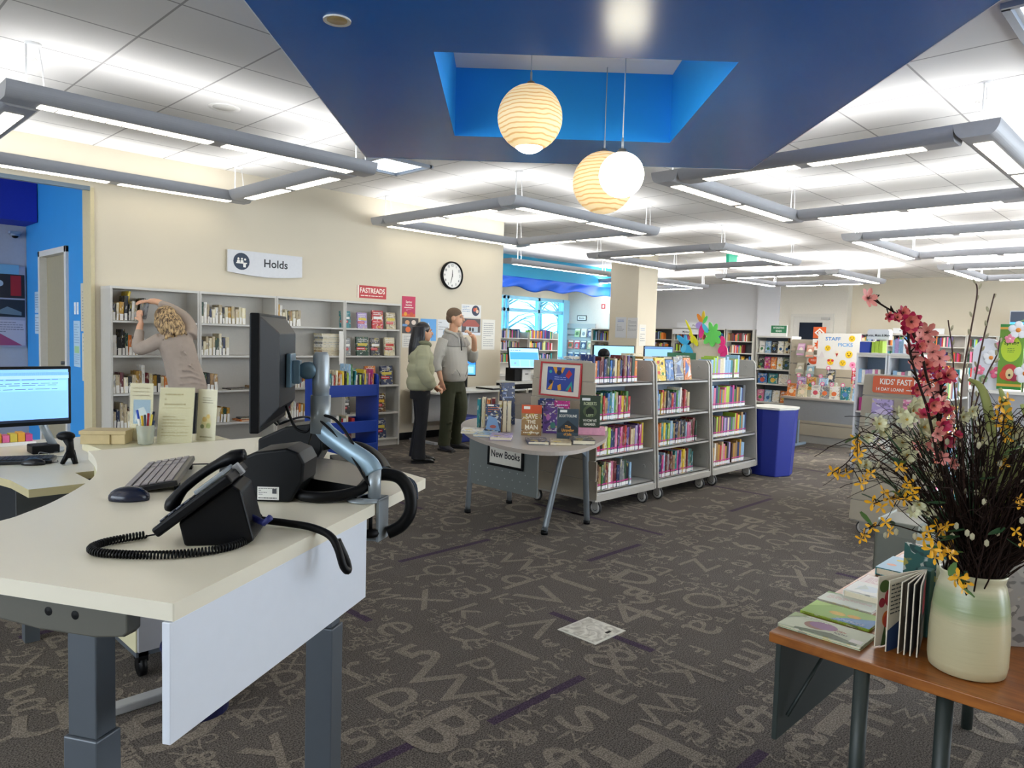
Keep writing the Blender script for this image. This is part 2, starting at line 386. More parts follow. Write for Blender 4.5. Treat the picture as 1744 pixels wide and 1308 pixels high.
# ---- blue soffit turned 45 degrees with a square recess
S2 = sqrt(.5)
def q(a, b): return (a*S2+b*S2, -a*S2+b*S2)      # along / across the far edge
o1, o2, n1_, f1_ = -1.03, 1.74, 2.62, 5.34
h1, h2, g1_, g2_ = .33-.68, .33+.68, 4.01-.68, 4.01+.68
sf = B()
O = [q(o1, n1_), q(o2, n1_), q(o2, f1_), q(o1, f1_)]; I = [q(h1, g1_), q(h2, g1_), q(h2, g2_), q(h1, g2_)]
zb, zt, zr = 2.75, 3.279, 3.17
for k in range(4):
    a, b = O[k], O[(k+1) % 4]; c, d = I[(k+1) % 4], I[k]
    sf.add([(*a, zb), (*b, zb), (*c, zb), (*d, zb)], [(3, 2, 1, 0)], 0)
    sf.add([(*a, zb), (*b, zb), (*b, zt), (*a, zt)], [(0, 1, 2, 3)], 0)
    sf.add([(*d, zb), (*c, zb), (*c, zr), (*d, zr)], [(0, 1, 2, 3)], 1)
sf.add([(*p, zr) for p in I], [(0, 1, 2, 3)], 2)
struct(sf.obj('ceiling_soffit', [DBLUE, RBLUE, CW]))
te = B()
for k in range(4):
    a, b = Vector((*O[k], 0)), Vector((*O[(k+1) % 4], 0)); te.tube([a+Vector((0, 0, zb+.004)), b+Vector((0, 0, zb+.004))], .006, 4, 0)
struct(te.obj('trim_6', mat('white_bead', 'dfe6ee', .5)))
# ============================================================ lamps
HOUS = mat('fixture_grey', 'a8aab0', .45, metal=.1, var=.03); CAPM = mat('fixture_cap', 'b2b2b4', .4)
LENSM = mat('lamp_lens', 'fff6e2', .4, emit=LENS, var=0); TUBE = mat('lamp_tube', 'ffffff', .4, emit=UPLIGHT, var=0); WROD = mat('white_rod', 'f0f0f0', .4)
LENS2 = mat('lamp_lens_middle', 'fff6e2', .4, emit=LENS_MID, var=0); TUBE2 = mat('lamp_tube_middle', 'ffffff', .4, emit=UP_MID, var=0)
LENS3 = mat('lamp_lens_far', 'fffaf0', .4, emit=LENS_FAR, var=0); TUBE3 = mat('lamp_tube_far', 'ffffff', .4, emit=UP_FAR, var=0)
def light_frame(label, x, y, sx=2.74, sy=2.64, only=None, LENSM=LENSM, TUBE=TUBE):
    z = 2.99
    t = thing('suspended_light', label, 'ceiling light', (x, y, z), 0, 'square suspended light frames')
    h = B(); W = .135
    half = [(W, 0)]+[(.07+(W-.07)*cos(a), -.098*sin(a)) for a in [pi*k/20 for k in range(1, 11)]]
    prof = [(-u, v) for u, v in half]+half[::-1]+[(W-.012, 0), (.10, -.06), (-.10, -.06), (-W+.012, 0)]
    def beam(along, c, a, b, lensb, tubeb, hb, cb):
        vs_ = []
        for e in (a, b):
            for u, v in prof: vs_.append((e, c+u, v) if along == 'x' else (c+u, e, v))
        n = len(prof)
        fs = [(i, (i+1) % n, n+(i+1) % n, n+i) for i in range(n)]
        hb.add(vs_, fs, 0, None, False)
        for e in (a, b):
            cap = [((e, c+u, v) if along == 'x' else (c+u, e, v)) for u, v in prof[:22]]
            B().add(cap, [tuple(range(22))]).obj('end_cap', CAPM, t)
        L_ = b-a; g = .10; mid = (a+b)/2
        for p, q_ in ((a+.20, mid-g/2), (mid+g/2, b-.20)):
            lb_ = B(); 
            if along == 'x': lb_.box(p, q_, c-.055, c+.055, -.102, -.094)
            else: lb_.box(c-.055, c+.055, p, q_, -.102, -.094)
            n_ = int((q_-p)/.1)
            for k in range(1, n_):
                e = p+(q_-p)*k/n_
                if along == 'x': lb_.box(e-.003, e+.003, c-.055, c+.055, -.105, -.102, 1)
                else: lb_.box(c-.055, c+.055, e-.003, e+.003, -.105, -.102, 1)
            lb_.obj('lens', [LENSM, CAPM], t)
        if along == 'x': B().box(a+.05, b-.05, c-.05, c+.05, -.05, -.03).obj('fluorescent_tube', TUBE, t)
        else: B().box(c-.05, c+.05, a+.05, b-.05, -.05, -.03).obj('fluorescent_tube', TUBE, t)
        hb.obj('housing', HOUS, t)
    hb = B(); cb = B(); tb = B()
    if only is None:
        for s_ in (-1, 1):
            beam('x', s_*(sy/2-W), -sx/2, sx/2, None, tb, B(), cb)
            beam('y', s_*(sx/2-W), -sy/2+2*W, sy/2-2*W, None, tb, B(), cb)
        rods = [(i*(sx/2-W), j*(sy/2-W)) for i in (-1, 1) for j in (-1, 1)]
    else:
        beam('x', 0, -only/2, only/2, None, tb, hb, cb); rods = [(-only/2+.3, 0), (only/2-.3, 0)]
    for i, j in rods:
        r = B()
        r.tube([(i, j, -.01), (i, j, .288)], .006, 6); r.obj('suspension_rod', WROD, t)
        B().tube([(i+.10, j, -.01), (i+.09, j, .15), (i+.07, j, .288)], .0035, 5).obj('power_cord', WROD, t)
        B().lathe([(.0, .27), (.045, .275), (.05, .29)], (i+.04, j, 0), 12).obj('canopy', WROD, t)
    return t
first = light_frame('near suspended light frame beside the blue ceiling, above the lobby opening', 2.44, 6.77)
names = {(1, 1): 'suspended light frame over the clock wall and the two standing people', (2, 1): 'suspended light frame just before the column',
 (1, 0): 'large near suspended light frame right of the blue ceiling', (2, 0): 'second suspended light frame on the right, over the staff picks table',
 (3, 1): 'suspended light frame behind the column', (3, 0): 'third suspended light frame on the right', (3, -1): 'farthest suspended light frame toward the right wall',
 (2, -1): 'suspended light frame above the picture book banner', (1, -1): 'suspended light frame at the right edge over the wood table', (0, 0): 'x', (-1, 0): 'unseen suspended fill light frame added behind the viewer', (-1, 1): 'unseen suspended fill light frame added over the lobby side desk, left of the view', (0, -1): 'unseen suspended fill light frame added behind the viewer on the right',  # frames left of and behind the viewer are added to brighten the foreground
 (3, 2): 'suspended light frame in front of the far left shelves'}
protos = {}
for (i, j), lb_ in names.items():
    if (i, j) == (0, 0): continue
    key = 'mid' if (i, j) in ((-1, 0), (-1, 1), (0, -1), (1, 1), (1, 0), (1, -1), (2, 1)) else 'far'
    lo = (2.44+4.49*i, 6.77+4.32*(j-1), 2.99)
    if key not in protos: protos[key] = light_frame(lb_, lo[0], lo[1], LENSM=LENS2 if key == 'mid' else LENS3, TUBE=TUBE2 if key == 'mid' else TUBE3); continue
    c = copy_tree(protos[key]); c.location = lo; c['label'] = lb_
light_frame('single straight suspended light in front of the blue valance', 11.6, 9.95, only=3.3, LENSM=LENS2, TUBE=TUBE3)['group'] = 'straight light'
# globes hanging in the recess
def veneer():
    m, N, L, P = new_mat('wood_veneer_shade'); tc = N.new('ShaderNodeTexCoord'); wv = N.new('ShaderNodeTexWave'); wv.bands_direction = 'Z'
    wv.inputs['Scale'].default_value = 13; wv.inputs['Distortion'].default_value = 5; wv.inputs['Detail'].default_value = 2; wv.inputs['Detail Scale'].default_value = .6
    L.new(tc.outputs['Object'], wv.inputs['Vector'])
    cr = N.new('ShaderNodeValToRGB'); cr.color_ramp.elements[0].color = lin('cfa76c'); cr.color_ramp.elements[1].color = lin('efd3a2'); cr.color_ramp.elements[1].position = .5
    L.new(wv.outputs[0], cr.inputs[0]); L.new(cr.outputs[0], P.inputs['Base Color']); L.new(cr.outputs[0], P.inputs['Emission Color'])
    P.inputs['Emission Strength'].default_value = .75; P.inputs['Roughness'].default_value = .6; return m
VEN = veneer(); OPAL = mat('opal_glass_lit', 'fff4d8', .2, emit=12, var=0)
def globe(label, x, y, z, R, ven=True, inner=None):
    t = thing('globe_pendant', label, 'pendant lamp', (x, y, z), 0)
    b = B(); b.ball((0, 0, 0), R, 40); b.obj('lamp_shade', VEN if ven else OPAL, t)
    if inner: B().ball(inner[:3], inner[3], 32).obj('glass_globe', OPAL, t)
    B().lathe([(.0, R+.018), (.02, R+.016), (.03, R), (.03, R-.01)][::-1], (0, 0, 0), 16).obj('shade_cap', mat('cap_metal', '8a8279', .3, metal=.7), t)
    B().tube([(0, 0, R+.01), (0, 0, R+.07)], .006, 8).tube([(0, 0, R+.06), (0, 0, 3.17-z)], .003, 6).obj('cord', mat('cord_silver', 'b8bcc2', .4), t)
    return t
globe('large wooden veneer globe lamp on the left with a lit glass globe peeking below', 3.18*.98, 3.02*.98, 2.76, .187, True, (.0, .0, -.09, .112))
globe('wooden veneer globe lamp behind the small lit glass globe', 3.67, 2.84, 2.47, .19)
globe('small bright lit glass globe lamp in front of the right veneer globe', 3.105, 2.287, 2.345, .115, False)
# recessed ceiling fittings
def disc(name, label, x, y, z, r, m_, cat):
    t = thing(name, label, cat, (x, y, z))
    B().lathe([(r*.72, -.001), (r, -.006), (r*1.02, .0)], (0, 0, 0), 28).obj('rim', WHITE, t)
    B().lathe([(0, -.002), (r*.74, -.003), (r*.74, .0)], (0, 0, 0), 28).obj('grille', m_, t); return t
disc('recessed_speaker', 'round recessed spotlight in the dark blue ceiling', 1.642, 2.646, 2.75, .055, mat('amber_reflector', 'bfa878', .3, metal=.5), 'downlight')
disc('recessed_speaker', 'round white ceiling speaker among the tiles, left of the blue ceiling', 2.644, 5.924, 3.28, .12, mat('speaker_mesh', 'd8d6cf', .7), 'speaker')
disc('recessed_speaker', 'small round white ceiling sensor at the far upper left', 1.281, 5.925, 3.28, .06, WHITE, 'sensor')
disc('recessed_speaker', 'small round ceiling disc between the two left light frames', 6.178, 5.796, 3.28, .08, WHITE, 'sensor')
disc('recessed_speaker', 'small round white disc beside the rod of the right light frame', 6.153, 1.354, 3.28, .06, WHITE, 'sensor')
disc('recessed_speaker', 'small round ceiling disc far away before the far wall', 11.0, 6.1, 3.28, .10, WHITE, 'sensor')
PANEL = mat('troffer_panel', 'e6f2ff', .4, emit=2.4, var=0)
def troffer(label, x, y, sx, sy):
    t = thing('recessed_ceiling_light', label, 'ceiling light', (x, y, 3.28))
    b = B()
    for a in (-1, 1):
        b.box(a*sx/2-.02, a*sx/2+.02, -sy/2-.02, sy/2+.02, -.03, 0); b.box(-sx/2, sx/2, a*sy/2-.02, a*sy/2+.02, -.03, 0)
    b.obj('frame', mat('troffer_frame', '8f98a5', .4), t)
    B().box(-sx/2+.05, sx/2-.05, -sy/2+.05, sy/2-.05, -.012, -.006).obj('diffuser', PANEL, t)
troffer('recessed square ceiling light behind the corner of the left light frame', 4.68, 6.46, .6, .6)
troffer('recessed ceiling light panel with a grey frame at the top right corner', 4.98, .62, .95, .62)
# crumpled clear plastic bands hanging at the ceiling, upper right corner
pb = B((4.6, .42, 3.1))
for k in range(7):
    a = k*.06
    pb.tube(spline([(4.44+a*.3, .68-a*.3, 3.22-a*.1), (4.56, .55-a*.5, 3.05+a*.2), (4.75, .46-a*.8, 3.02+a*.1), (4.98, .42-a, 3.14)], 6), [(.03, .004)]*19, 6)
tag(pb.obj('plastic_wrap', mat('clear_plastic', 'd9dadd', .12, var=.2, trans=.5)), 'crumpled clear plastic wrap hanging by the ceiling light, top right corner', 'plastic wrap')
# ============================================================ books, printed things
SPINE = m_tinted('book_spine_print', .45, .5, (75, 75, 16), (.56, .60))
COVER = m_tinted('book_cover_print', .4, .5, (30, 30, 40), (.53, .57))
PAGE = mat('paper_pages', 'e6dcc2', .8, var=.08, scale=200); SLIP = mat('paper_slip', 'f1eee6', .6, var=.03); PINK = mat('pink_label', 'c33a8c', .5); LAB = mat('spine_label', 'efefef', .5, var=.03)
HUES = [('navy', '1c2b52'), ('dark blue', '17306e'), ('blue', '2f6cb0'), ('pale blue', '93b7d6'), ('teal', '1f7f86'), ('green', '3c7d3c'), ('dark green', '1f4430'), ('lime', 'a8c83c'), ('yellow', 'e3c22f'), ('mustard', 'b88a2a'), ('orange', 'dc7a2c'), ('red', 'b8272c'), ('dark red', '6e1a22'), ('pink', 'd9769c'), ('magenta', 'b12c7a'), ('purple', '5c3f82'), ('lilac', 'ab97c8'), ('white', 'e9e6de'), ('cream', 'ddd2b2'), ('beige', 'bfae8c'), ('tan', '9c7a50'), ('brown', '5b3c28'), ('grey', '8d8f92'), ('dark grey', '43464c'), ('black', '17181c')]
HD = dict(HUES)
CREAMY = ['cream', 'white', 'beige', 'cream', 'tan', 'white', 'mustard', 'dark red', 'navy', 'cream', 'black', 'dark green', 'beige', 'orange']
def book_mesh(t, h, d, style):
    """upright book, spine on -y at y=0, x centred, z from 0"""
    b = B(); x = t/2; c = min(.003, t*.15)
    b.box(-x, -x+c, 0, d, 0, h); b.box(x-c, x, 0, d, 0, h)
    b.add([(-x, 0, 0), (-x*.6, -.003, 0), (x*.6, -.003, 0), (x, 0, 0), (-x, 0, h), (-x*.6, -.003, h), (x*.6, -.003, h), (x, 0, h)], [(0, 1, 5, 4), (1, 2, 6, 5), (2, 3, 7, 6), (3, 2, 1, 0), (4, 5, 6, 7)])
    b.box(-x+c, x-c, .002, d-.004, .003, h-.004, 1)
    if style == 'cart':
        for z0, z1, m_ in ((.006, .036, 2), (.044, .056, 3)):
            b.add([(-x*.92, -.0036, z0), (x*.92, -.0036, z0), (x*.92, -.0036, z1), (-x*.92, -.0036, z1)], [(0, 1, 2, 3)], m_)
    return b
def shelf_row(x0, x1, y, z, where, group, hues, hts=(.18, .24), th=(.018, .034), d=.15, style='cart', lean=.0, tall=()):
    x = x0; k = 0; out = []
    while x < x1-.012:
        t = rnd.uniform(*th); h = rnd.uniform(*hts)
        if k in tall: h *= 1.35
        nm = rnd.choice(hues); b = book_mesh(t, h, d, style)
        o = b.obj('book', [SPINE, PAGE, LAB, PINK])
        a = lean*rnd.uniform(.3, 1.4) if lean else 0
        a = min(a, .35)
        # a leaning book turns about its lower edge so it stays on the shelf
        o.rotation_euler = (0, a, 0); o.location = (x+t/2, y+rnd.uniform(0, .012), z+.001+ (t/2)*sin(a))
        hx = lin(HD[nm]); j = rnd.uniform(.8, 1.2); o.color = tuple(min(1, c*j) for c in hx[:3])+(1,)
        tag(o, f'{nm} book, {ORD[min(k, 31)]} from left on the {where}', 'book', group)
        if style == 'hold':
            s_ = B(); w_ = t*.75; hh = rnd.uniform(.06, .095); y_ = -.012
            s_.box(-w_/2, w_/2, y_, y_+.0012, .002, hh)
            so = s_.obj('paper_slip', SLIP, o); so.rotation_euler = (rnd.uniform(-.06, .06), rnd.uniform(-.06, .06), 0)
        x += t+.0012+(t*.05 if lean else 0)+(h*sin(a)*.12 if lean else 0); k += 1; out.append(o)
    return out
def art(b, items, mats, T, w, h, eps=.0012):
    """flat print: items in 0..1 coordinates of the sheet (origin lower left); each a little further out"""
    n = 0
    for it in items:
        n += 1; e = eps*(1+.25*n)
        def mi(c):
            mm = mat('print_'+c, c, .5, var=.02) if isinstance(c, str) else c
            if mm not in mats: mats.append(mm)
            return mats.index(mm)
        kd = it[0]
        if kd == 'r':
            _, x0, y0, x1, y1, c = it; P_ = [(x0, y0), (x1, y0), (x1, y1), (x0, y1)]
            b.add([((x-.5)*w, (y-.5)*h, e) for x, y in P_], [(0, 1, 2, 3)], mi(c), T)
        elif kd == 'p':
            P_, c = it[1], it[2]; b.add([((x-.5)*w, (y-.5)*h, e) for x, y in P_], [tuple(range(len(P_)))], mi(c), T)
        elif kd == 'o':
            _, cx, cy, rx, ry, c = it[:6]; n_ = 20
            b.add([((cx-.5)*w+rx*w*cos(2*pi*i/n_), (cy-.5)*h+ry*w*sin(2*pi*i/n_), e) for i in range(n_)], [tuple(range(n_))], mi(c), T)
        elif kd == 't':
            _, s_, cx, cy, sz, c = it[:6]; al = it[6] if len(it) > 6 else 'C'; sq = it[7] if len(it) > 7 else 1
            V, Fc = text2d(s_, sz*h, True, al)
            b.add([((cx-.5)*w+u*sq, (cy-.5)*h+v, e) for u, v in V], Fc, mi(c), T)
        elif kd == 'l':                     # lines of small print
            _, x0, y0, x1, y1, n_, c = it; q_ = random.Random(int(x0*99+y0*77+n_))
            for i in range(n_):
                yy = y1-(y1-y0)*(i+.5)/n_; th = (y1-y0)/n_*.32; x = x0
                while x < x1-.03:
                    ww = min(q_.uniform(.04, .13), x1-x); b.add([((a-.5)*w, (bb-.5)*h, e) for a, bb in ((x, yy-th/2), (x+ww, yy-th/2), (x+ww, yy+th/2), (x, yy+th/2))], [(0, 1, 2, 3)], mi(c), T)
                    x += ww+.02
                    if q_.random() < .08: break
def sheet(name, label, cat, loc, nrm, w, h, base, items, group=None, t=.003, parent=None, up=(0, 0, 1), bevel=0):
    T = facing((0, 0, 0), nrm, up); mats = [mat('print_'+base, base, .5, var=.02) if isinstance(base, str) else base]
    b = B(); b.box(-w/2, w/2, -h/2, h/2, -t, .0008, 0, T); art(b, items, mats, T, w, h)
    o = b.obj(name, mats, parent, bevel); o.location = Vector(loc) - (parent.location if parent is not None and parent.rotation_euler.z == 0 else Vector())
    if parent is None: tag(o, label, cat, group)
    return o
def face_book(label, loc, rz, w, h, t, hue, items=(), lean=.12, group=None, band=None, cat='book'):
    """book standing with its front cover toward local -y"""
    b = B(); mats = [COVER, PAGE]
    b.box(-w/2, w/2, 0, .003, 0, h); b.box(-w/2, w/2, t-.003, t, 0, h); b.box(-w/2, -w/2+.003, .003, t-.003, 0, h); b.box(-w/2+.003, w/2-.004, .003, t-.003, .003, h-.004, 1)
    T = facing((0, 0, h/2), (0, -1, 0))
    its = list(items)
    if band: its.append(('r', .0, .30, .72, .44, band)); its.append(('l', .06, .33, .66, .42, 1, 'f3f1ec'))
    art(b, its, mats, T, w, h)
    o = b.obj('book', mats); o.location = loc; o.rotation_euler = (-lean, 0, rz); o.color = lin(HD.get(hue, hue)); tag(o, label, cat, group); return o

# ============================================================ holds bookcases on the left wall
YF, YB = 7.90, 8.205
EDGE = mat('shelf_edge_grey', 'd0cdc6', .4, var=.02); BACK = mat('case_back_grey', 'd0cbc2', .6, var=.05, scale=60); CASE = mat('case_side_grey', 'c4c0b7', .45, var=.03)
xs = [2.385, 3.263, 4.15, 5.07, 5.945]; ZS = [1.545, 1.195, .81, .447, .10]
wh = ['leftmost grey bookcase of the holds wall', 'second grey holds bookcase from the lobby opening', 'third grey bookcase, partly behind the black monitor', 'grey bookcase of face-out books beside the standing woman']
for i in range(4):
    a, b_ = xs[i]+.001, xs[i+1]-.001
    t = thing('bookcase', wh[i], 'bookcase', ((a+b_)/2, (YF+YB)/2, 0), 0, 'bookcases along the holds wall'); org = t.location
    for u, v in ((a, a+.022), (b_-.022, b_)): B(org).box(u, v, YF, YB, 0, 1.86).obj('side_panel', CASE, t, .002)
    B(org).box(a, b_, YF, YB, 1.86, 1.885).obj('top_panel', EDGE, t, .002)
    B(org).box(a+.022, b_-.022, YB-.012, YB, .08, 1.86).obj('back_panel', BACK, t)
    B(org).box(a+.022, b_-.022, YF+.03, YF+.045, 0, .08).obj('plinth', CASE, t)
    for z in ZS: B(org).box(a+.023, b_-.023, YF+.004, YB-.013, z-.022, z).obj('shelf', EDGE, t, .002)
hw = ['leftmost', 'second', 'third']
def hold(i, s_, x0, x1, hts=(.15, .21), **k):
    shelf_row(x0, x1, YF+.05, ZS[s_], f'{ORD[s_]} shelf of the {hw[i]} holds bookcase', 'books waiting on the holds shelves', CREAMY, hts, (.022, .044), .17, 'hold', **k)
hold(0, 0, 2.42, 2.66, lean=.10, tall=(3,)); hold(0, 1, 2.42, 2.74, tall=(2, 3)); hold(0, 2, 2.42, 2.93, tall=(6, 7, 8)); hold(0, 3, 2.42, 2.74, tall=(2, 3))
hold(1, 0, 3.30, 3.78, tall=(0, 1)); hold(1, 1, 3.30, 3.62, tall=(6,)); hold(1, 2, 3.30, 3.50); hold(1, 3, 3.30, 3.62, lean=.06)
hold(2, 0, 4.19, 4.48, tall=(0, 1)); hold(2, 2, 4.30, 4.58); hold(2, 3, 4.19, 4.56, lean=.06)
for nm, x, lean, h in (('yellow', 2.58, .22, .30), ('black', 2.72, .3, .24)):
    o = book_mesh(.025, h, .2, 'hold').obj('book', [SPINE, PAGE, LAB, PINK]); o.location = (x-.05, YF+.09, ZS[0]+.004); o.rotation_euler = (0, lean, 0); o.color = lin(HD[nm])
    tag(o, f'tall {nm} book leaning right on the top shelf of the leftmost bookcase', 'book', 'books waiting on the holds shelves')
# flat books
def flat_book(label, x, y, z, w, d, t, hue, rz=0, group=None, cover=(), cat='book'):
    b = B(); mats = [COVER, PAGE]
    b.box(-w/2, w/2, -d/2, d/2, 0, .003); b.box(-w/2, w/2, -d/2, d/2, t-.003, t); b.box(-w/2, -w/2+.003, -d/2, d/2, .003, t-.003); b.box(-w/2+.003, w/2-.004, -d/2+.004, d/2-.004, .003, t-.003, 1)
    if cover: art(b, cover, mats, TR((0, 0, t)), w, d, .0006)
    o = b.obj('book', mats); o.location = (x, y, z); o.rotation_euler = (0, 0, rz); o.color = lin(HD.get(hue, hue)); tag(o, label, cat, group); return o
z = ZS[1]+.001
for k in range(13):
    t_ = rnd.uniform(.014, .024); nm = rnd.choice(['white', 'cream', 'beige', 'grey', 'white', 'tan'])
    flat_book(f'{nm} flat book, {ORD[k]} from the bottom of the tall flat pile', 4.90+rnd.uniform(-.008, .008), YF+.13, z, .25, .19, t_, nm, rnd.uniform(-.05, .05), 'pile of flat books'); z += t_+.0012
flat_book('orange thin book lying on the fourth shelf of the second holds bookcase', 3.83, YF+.12, ZS[3]+.001, .20, .2, .018, 'orange', .1)
flat_book('dark thin book lying on the orange one in the second holds bookcase', 3.86, YF+.13, ZS[3]+.020, .19, .17, .015, 'dark grey', -.1)
flat_book('black thin book lying alone on the third shelf of the second holds bookcase', 3.74, YF+.12, ZS[2]+.001, .26, .2, .012, 'black', .05)
flat_book('brown book lying flat beside the black one in the second holds bookcase', 3.93, YF+.11, ZS[2]+.014, .13, .17, .025, 'tan', .0)
# paper slips hanging off the pile
sl = B((5.02, 7.9, 1.3))
for k in range(8):
    sl.box(4.985+.004*(k % 3), 5.045+.004*(k % 3), YF-.006-.001*k, YF-.005-.001*k, 1.40-k*.045, 1.50-k*.045)
tag(sl.obj('paper_slip_bundle', SLIP), 'white paper slips hanging down the side of the flat book pile', 'paper slips')
# fast reads, face out
FR = [[('teal', 5.11, .15, .21), ('lilac', 5.36, .14, .20), ('red', 5.60, .17, .24), ('beige', 5.81, .15, .22)],
      [('grey', 5.13, .12, .22), ('dark green', 5.37, .18, .24), ('dark grey', 5.57, .14, .23), ('cream', 5.80, .16, .24)],
      [('dark grey', 5.13, .13, .20), ('teal', 5.29, .13, .22), ('orange', 5.50, .16, .25), ('navy', 5.76, .19, .25)],
      [('black', 5.12, .14, .22), ('cream', 5.42, .15, .20), ('brown', 5.65, .19, .25)],
      [('dark red', 5.15, .14, .2), ('navy', 5.66, .20, .26)]]
for s_, row in enumerate(FR):
    for k, (hue, x, w_, h_) in enumerate(row):
        its = [('l', .12, .72, .88, .92, 2, 'f3f1ec'), ('r', .1, .52, .9, .66, {'orange': 'c8501c', 'brown': 'e2b01e', 'cream': 'c0392b'}.get(hue, 'd8c24a' if k % 2 else 'f3f1ec'))]
        face_book(f'{hue} face-out book, {ORD[k]} from left, {ORD[s_]} shelf, fast reads bookcase', (x, YF+.04, ZS[s_]+.003), 0, w_, h_, .028, hue, its, .10, 'face-out fast reads', 'c8202c')
# ---- wall print
def onwall(name, label, x0, z0, x1, z1, base, items, cat='poster', group=None, y=8.2165): return sheet(name, label, cat, ((x0+x1)/2, y, (z0+z1)/2), (0, -1, 0), x1-x0, z1-z0, base, items, group)
onwall('wall_sign', 'red and white fast reads sign above the bookcase on the cream wall', 5.454, 1.95, 5.918, 2.115, 'b5262b', [('t', 'FASTREADS', .52, .42, .42, 'f6efe2', 'C', .82), ('l', .12, .1, .9, .3, 1, 'f6efe2'), ('r', 0, 0, .06, 1, 'e9dfd0')], 'sign')
onwall('poster', 'magenta spring event poster beside the fast reads bookcase', 6.19, 1.73, 6.42, 2.015, 'c01c50', [('t', 'Spring', .5, .68, .11, 'f6efe2'), ('t', 'Storytime', .5, .54, .09, 'f6efe2', 'C', .8), ('r', .15, .43, .85, .47, 'f6efe2'), ('l', .3, .28, .7, .4, 2, 'e5a0b0'), ('r', 0, 0, 1, .14, 'd8541e'), ('o', .25, .14, .12, .12, 'e8a020'), ('o', .7, .12, .14, .14, 'c84818')])
onwall('poster', 'dark poster with orange round shapes behind the woman with long hair', 6.20, 1.50, 6.48, 1.715, '38302e', [('o', .3, .7, .14, .12, 'd8a070'), ('o', .7, .72, .14, .12, 'e8d8c8'), ('o', .35, .25, .16, .14, 'e06a20'), ('r', .0, .45, .3, .6, '6d9bd0'), ('o', .75, .3, .12, .1, 'c03020')])
onwall('poster', 'light blue poster with a pale tower between the two standing people', 6.52, 1.40, 6.81, 1.715, '5aa2e0', [('p', [(.35, 0), (.65, 0), (.6, .6), (.5, .85), (.42, .6)], 'cfe0ef'), ('r', .0, 0, .35, .2, 'a5cdee')])
onwall('poster', 'small white notice below the dark poster', 6.2, 1.30, 6.48, 1.49, 'e6e4de', [('l', .1, .1, .9, .9, 6, '8d9096')])
onwall('poster', 'white notice left of the man holding his chin', 6.83, 1.45, 7.05, 1.715, 'd9dce0', [('l', .1, .4, .9, .9, 4, '8d9096'), ('o', .7, .3, .2, .2, '6aa0c8')])
onwall('poster', 'white poster with a photo of a round table group, beside the man', 7.29, 1.765, 7.69, 1.96, 'e8e8e6', [('l', .05, .4, .42, .9, 4, '5d87b8'), ('o', .72, .55, .2, .2, '2a3550'), ('o', .66, .62, .07, .07, 'c84b38'), ('o', .8, .5, .07, .07, 'e8c8b0'), ('o', .75, .7, .05, .05, 'd89058')])
onwall('poster', 'poster with a photo of a brick hall under an arch, beside the man', 7.29, 1.50, 7.69, 1.755, 'dfe3ee', [('r', .02, .16, .98, .98, '4a4446'), ('p', [(.05, .6), (.3, .9), (.7, .9), (.95, .6), (.9, .5), (.1, .5)], 'a04a40'), ('r', .25, .2, .85, .5, 'b8c4cc'), ('o', .45, .35, .06, .08, '33312f'), ('o', .6, .33, .05, .08, '303438'), ('l', .05, .03, .95, .13, 1, 'f3f1ec')])
onwall('poster', 'white printed notice alone on the wall left of the corner', 7.72, 1.28, 8.0, 1.75, 'e4e1d8', [('r', .03, .02, .97, .98, 'eceae2'), ('l', .12, .1, .88, .9, 12, '9a9ca0')], 'notice')
# sign with the picture of people at a counter
hs = thing('hanging_sign', 'long white wall sign with a dark round counter pictogram reading Holds', 'sign', (4.16, 8.17, 2.27))
b = B(); T = facing((0, 0, 0), (0, -1, 0)); n = 14
pts = [(-.467, .125), (.467, .125)] + [(.467-.934*i/n, -.125-.035*sin(pi*i/n)) for i in range(n+1)]
b.prism(pts, -.03, 0, 0, T); b.obj('sign_board', mat('sign_white', 'd5d6da', .35), hs, .004)
b = B(); mats = []; art(b, [('o', .17, .5, .105, .105, '1d3048')], mats, T, .93, .25)
def fig(cx): return [('o', cx, .62, .013, .013, 'f3f1ec'), ('p', [(cx-.02, .44), (cx+.02, .44), (cx+.016, .56), (cx-.016, .56)], 'f3f1ec')]
art(b, fig(.13)+fig(.175)+[('o', .215, .60, .013, .013, 'f3f1ec'), ('r', .10, .40, .24, .45, 'f3f1ec'), ('r', .19, .24, .225, .42, 'f3f1ec')], mats, T, .93, .25, .002); b.obj('pictogram', mats, hs)
b = B(); mats = []; art(b, [('t', 'Holds', .63, .34, .38, '15181e')], mats, T, .93, .25); b.obj('lettering', mats, hs)
B().box(-.40, -.36, .012, .05, -.02, .02).box(.36, .40, .012, .05, -.02, .02).obj('bracket', GREY, hs)
# clock
ck = thing('wall_clock', 'round white wall clock with a black rim on the cream wall', 'clock', (7.065, 8.218, 2.365)); R_ = .205
T = facing((0, 0, 0), (0, -1, 0))
b = B(); b.lathe([(R_*.97, 0), (R_, .02), (R_*.98, .05), (R_*.9, .055), (R_*.88, .035)], (0, 0, 0), 40, 0, T, True, False); b.obj('clock_rim', BLACK, ck)
b = B(); b.lathe([(0, .034), (R_*.9, .034)], (0, 0, 0), 40, 0, T); b.obj('clock_face', WHITE, ck)
b = B()
for k in range(1, 13):
    a = pi/2-k*pi/6; V, Fc = text2d(str(k), .034, True); b.add([(cos(a)*.145+u, sin(a)*.145-.017+v, .0352) for u, v in V], Fc, 0, T)
for k in range(60):
    a = k*pi/30; b.add([(cos(a)*r-s_*sin(a), sin(a)*r+s_*cos(a), .035) for r, s_ in ((.172, -.001), (.182, -.001), (.182, .001), (.172, .001))], [(0, 1, 2, 3)], 0, T)
b.obj('numerals', INK, ck)
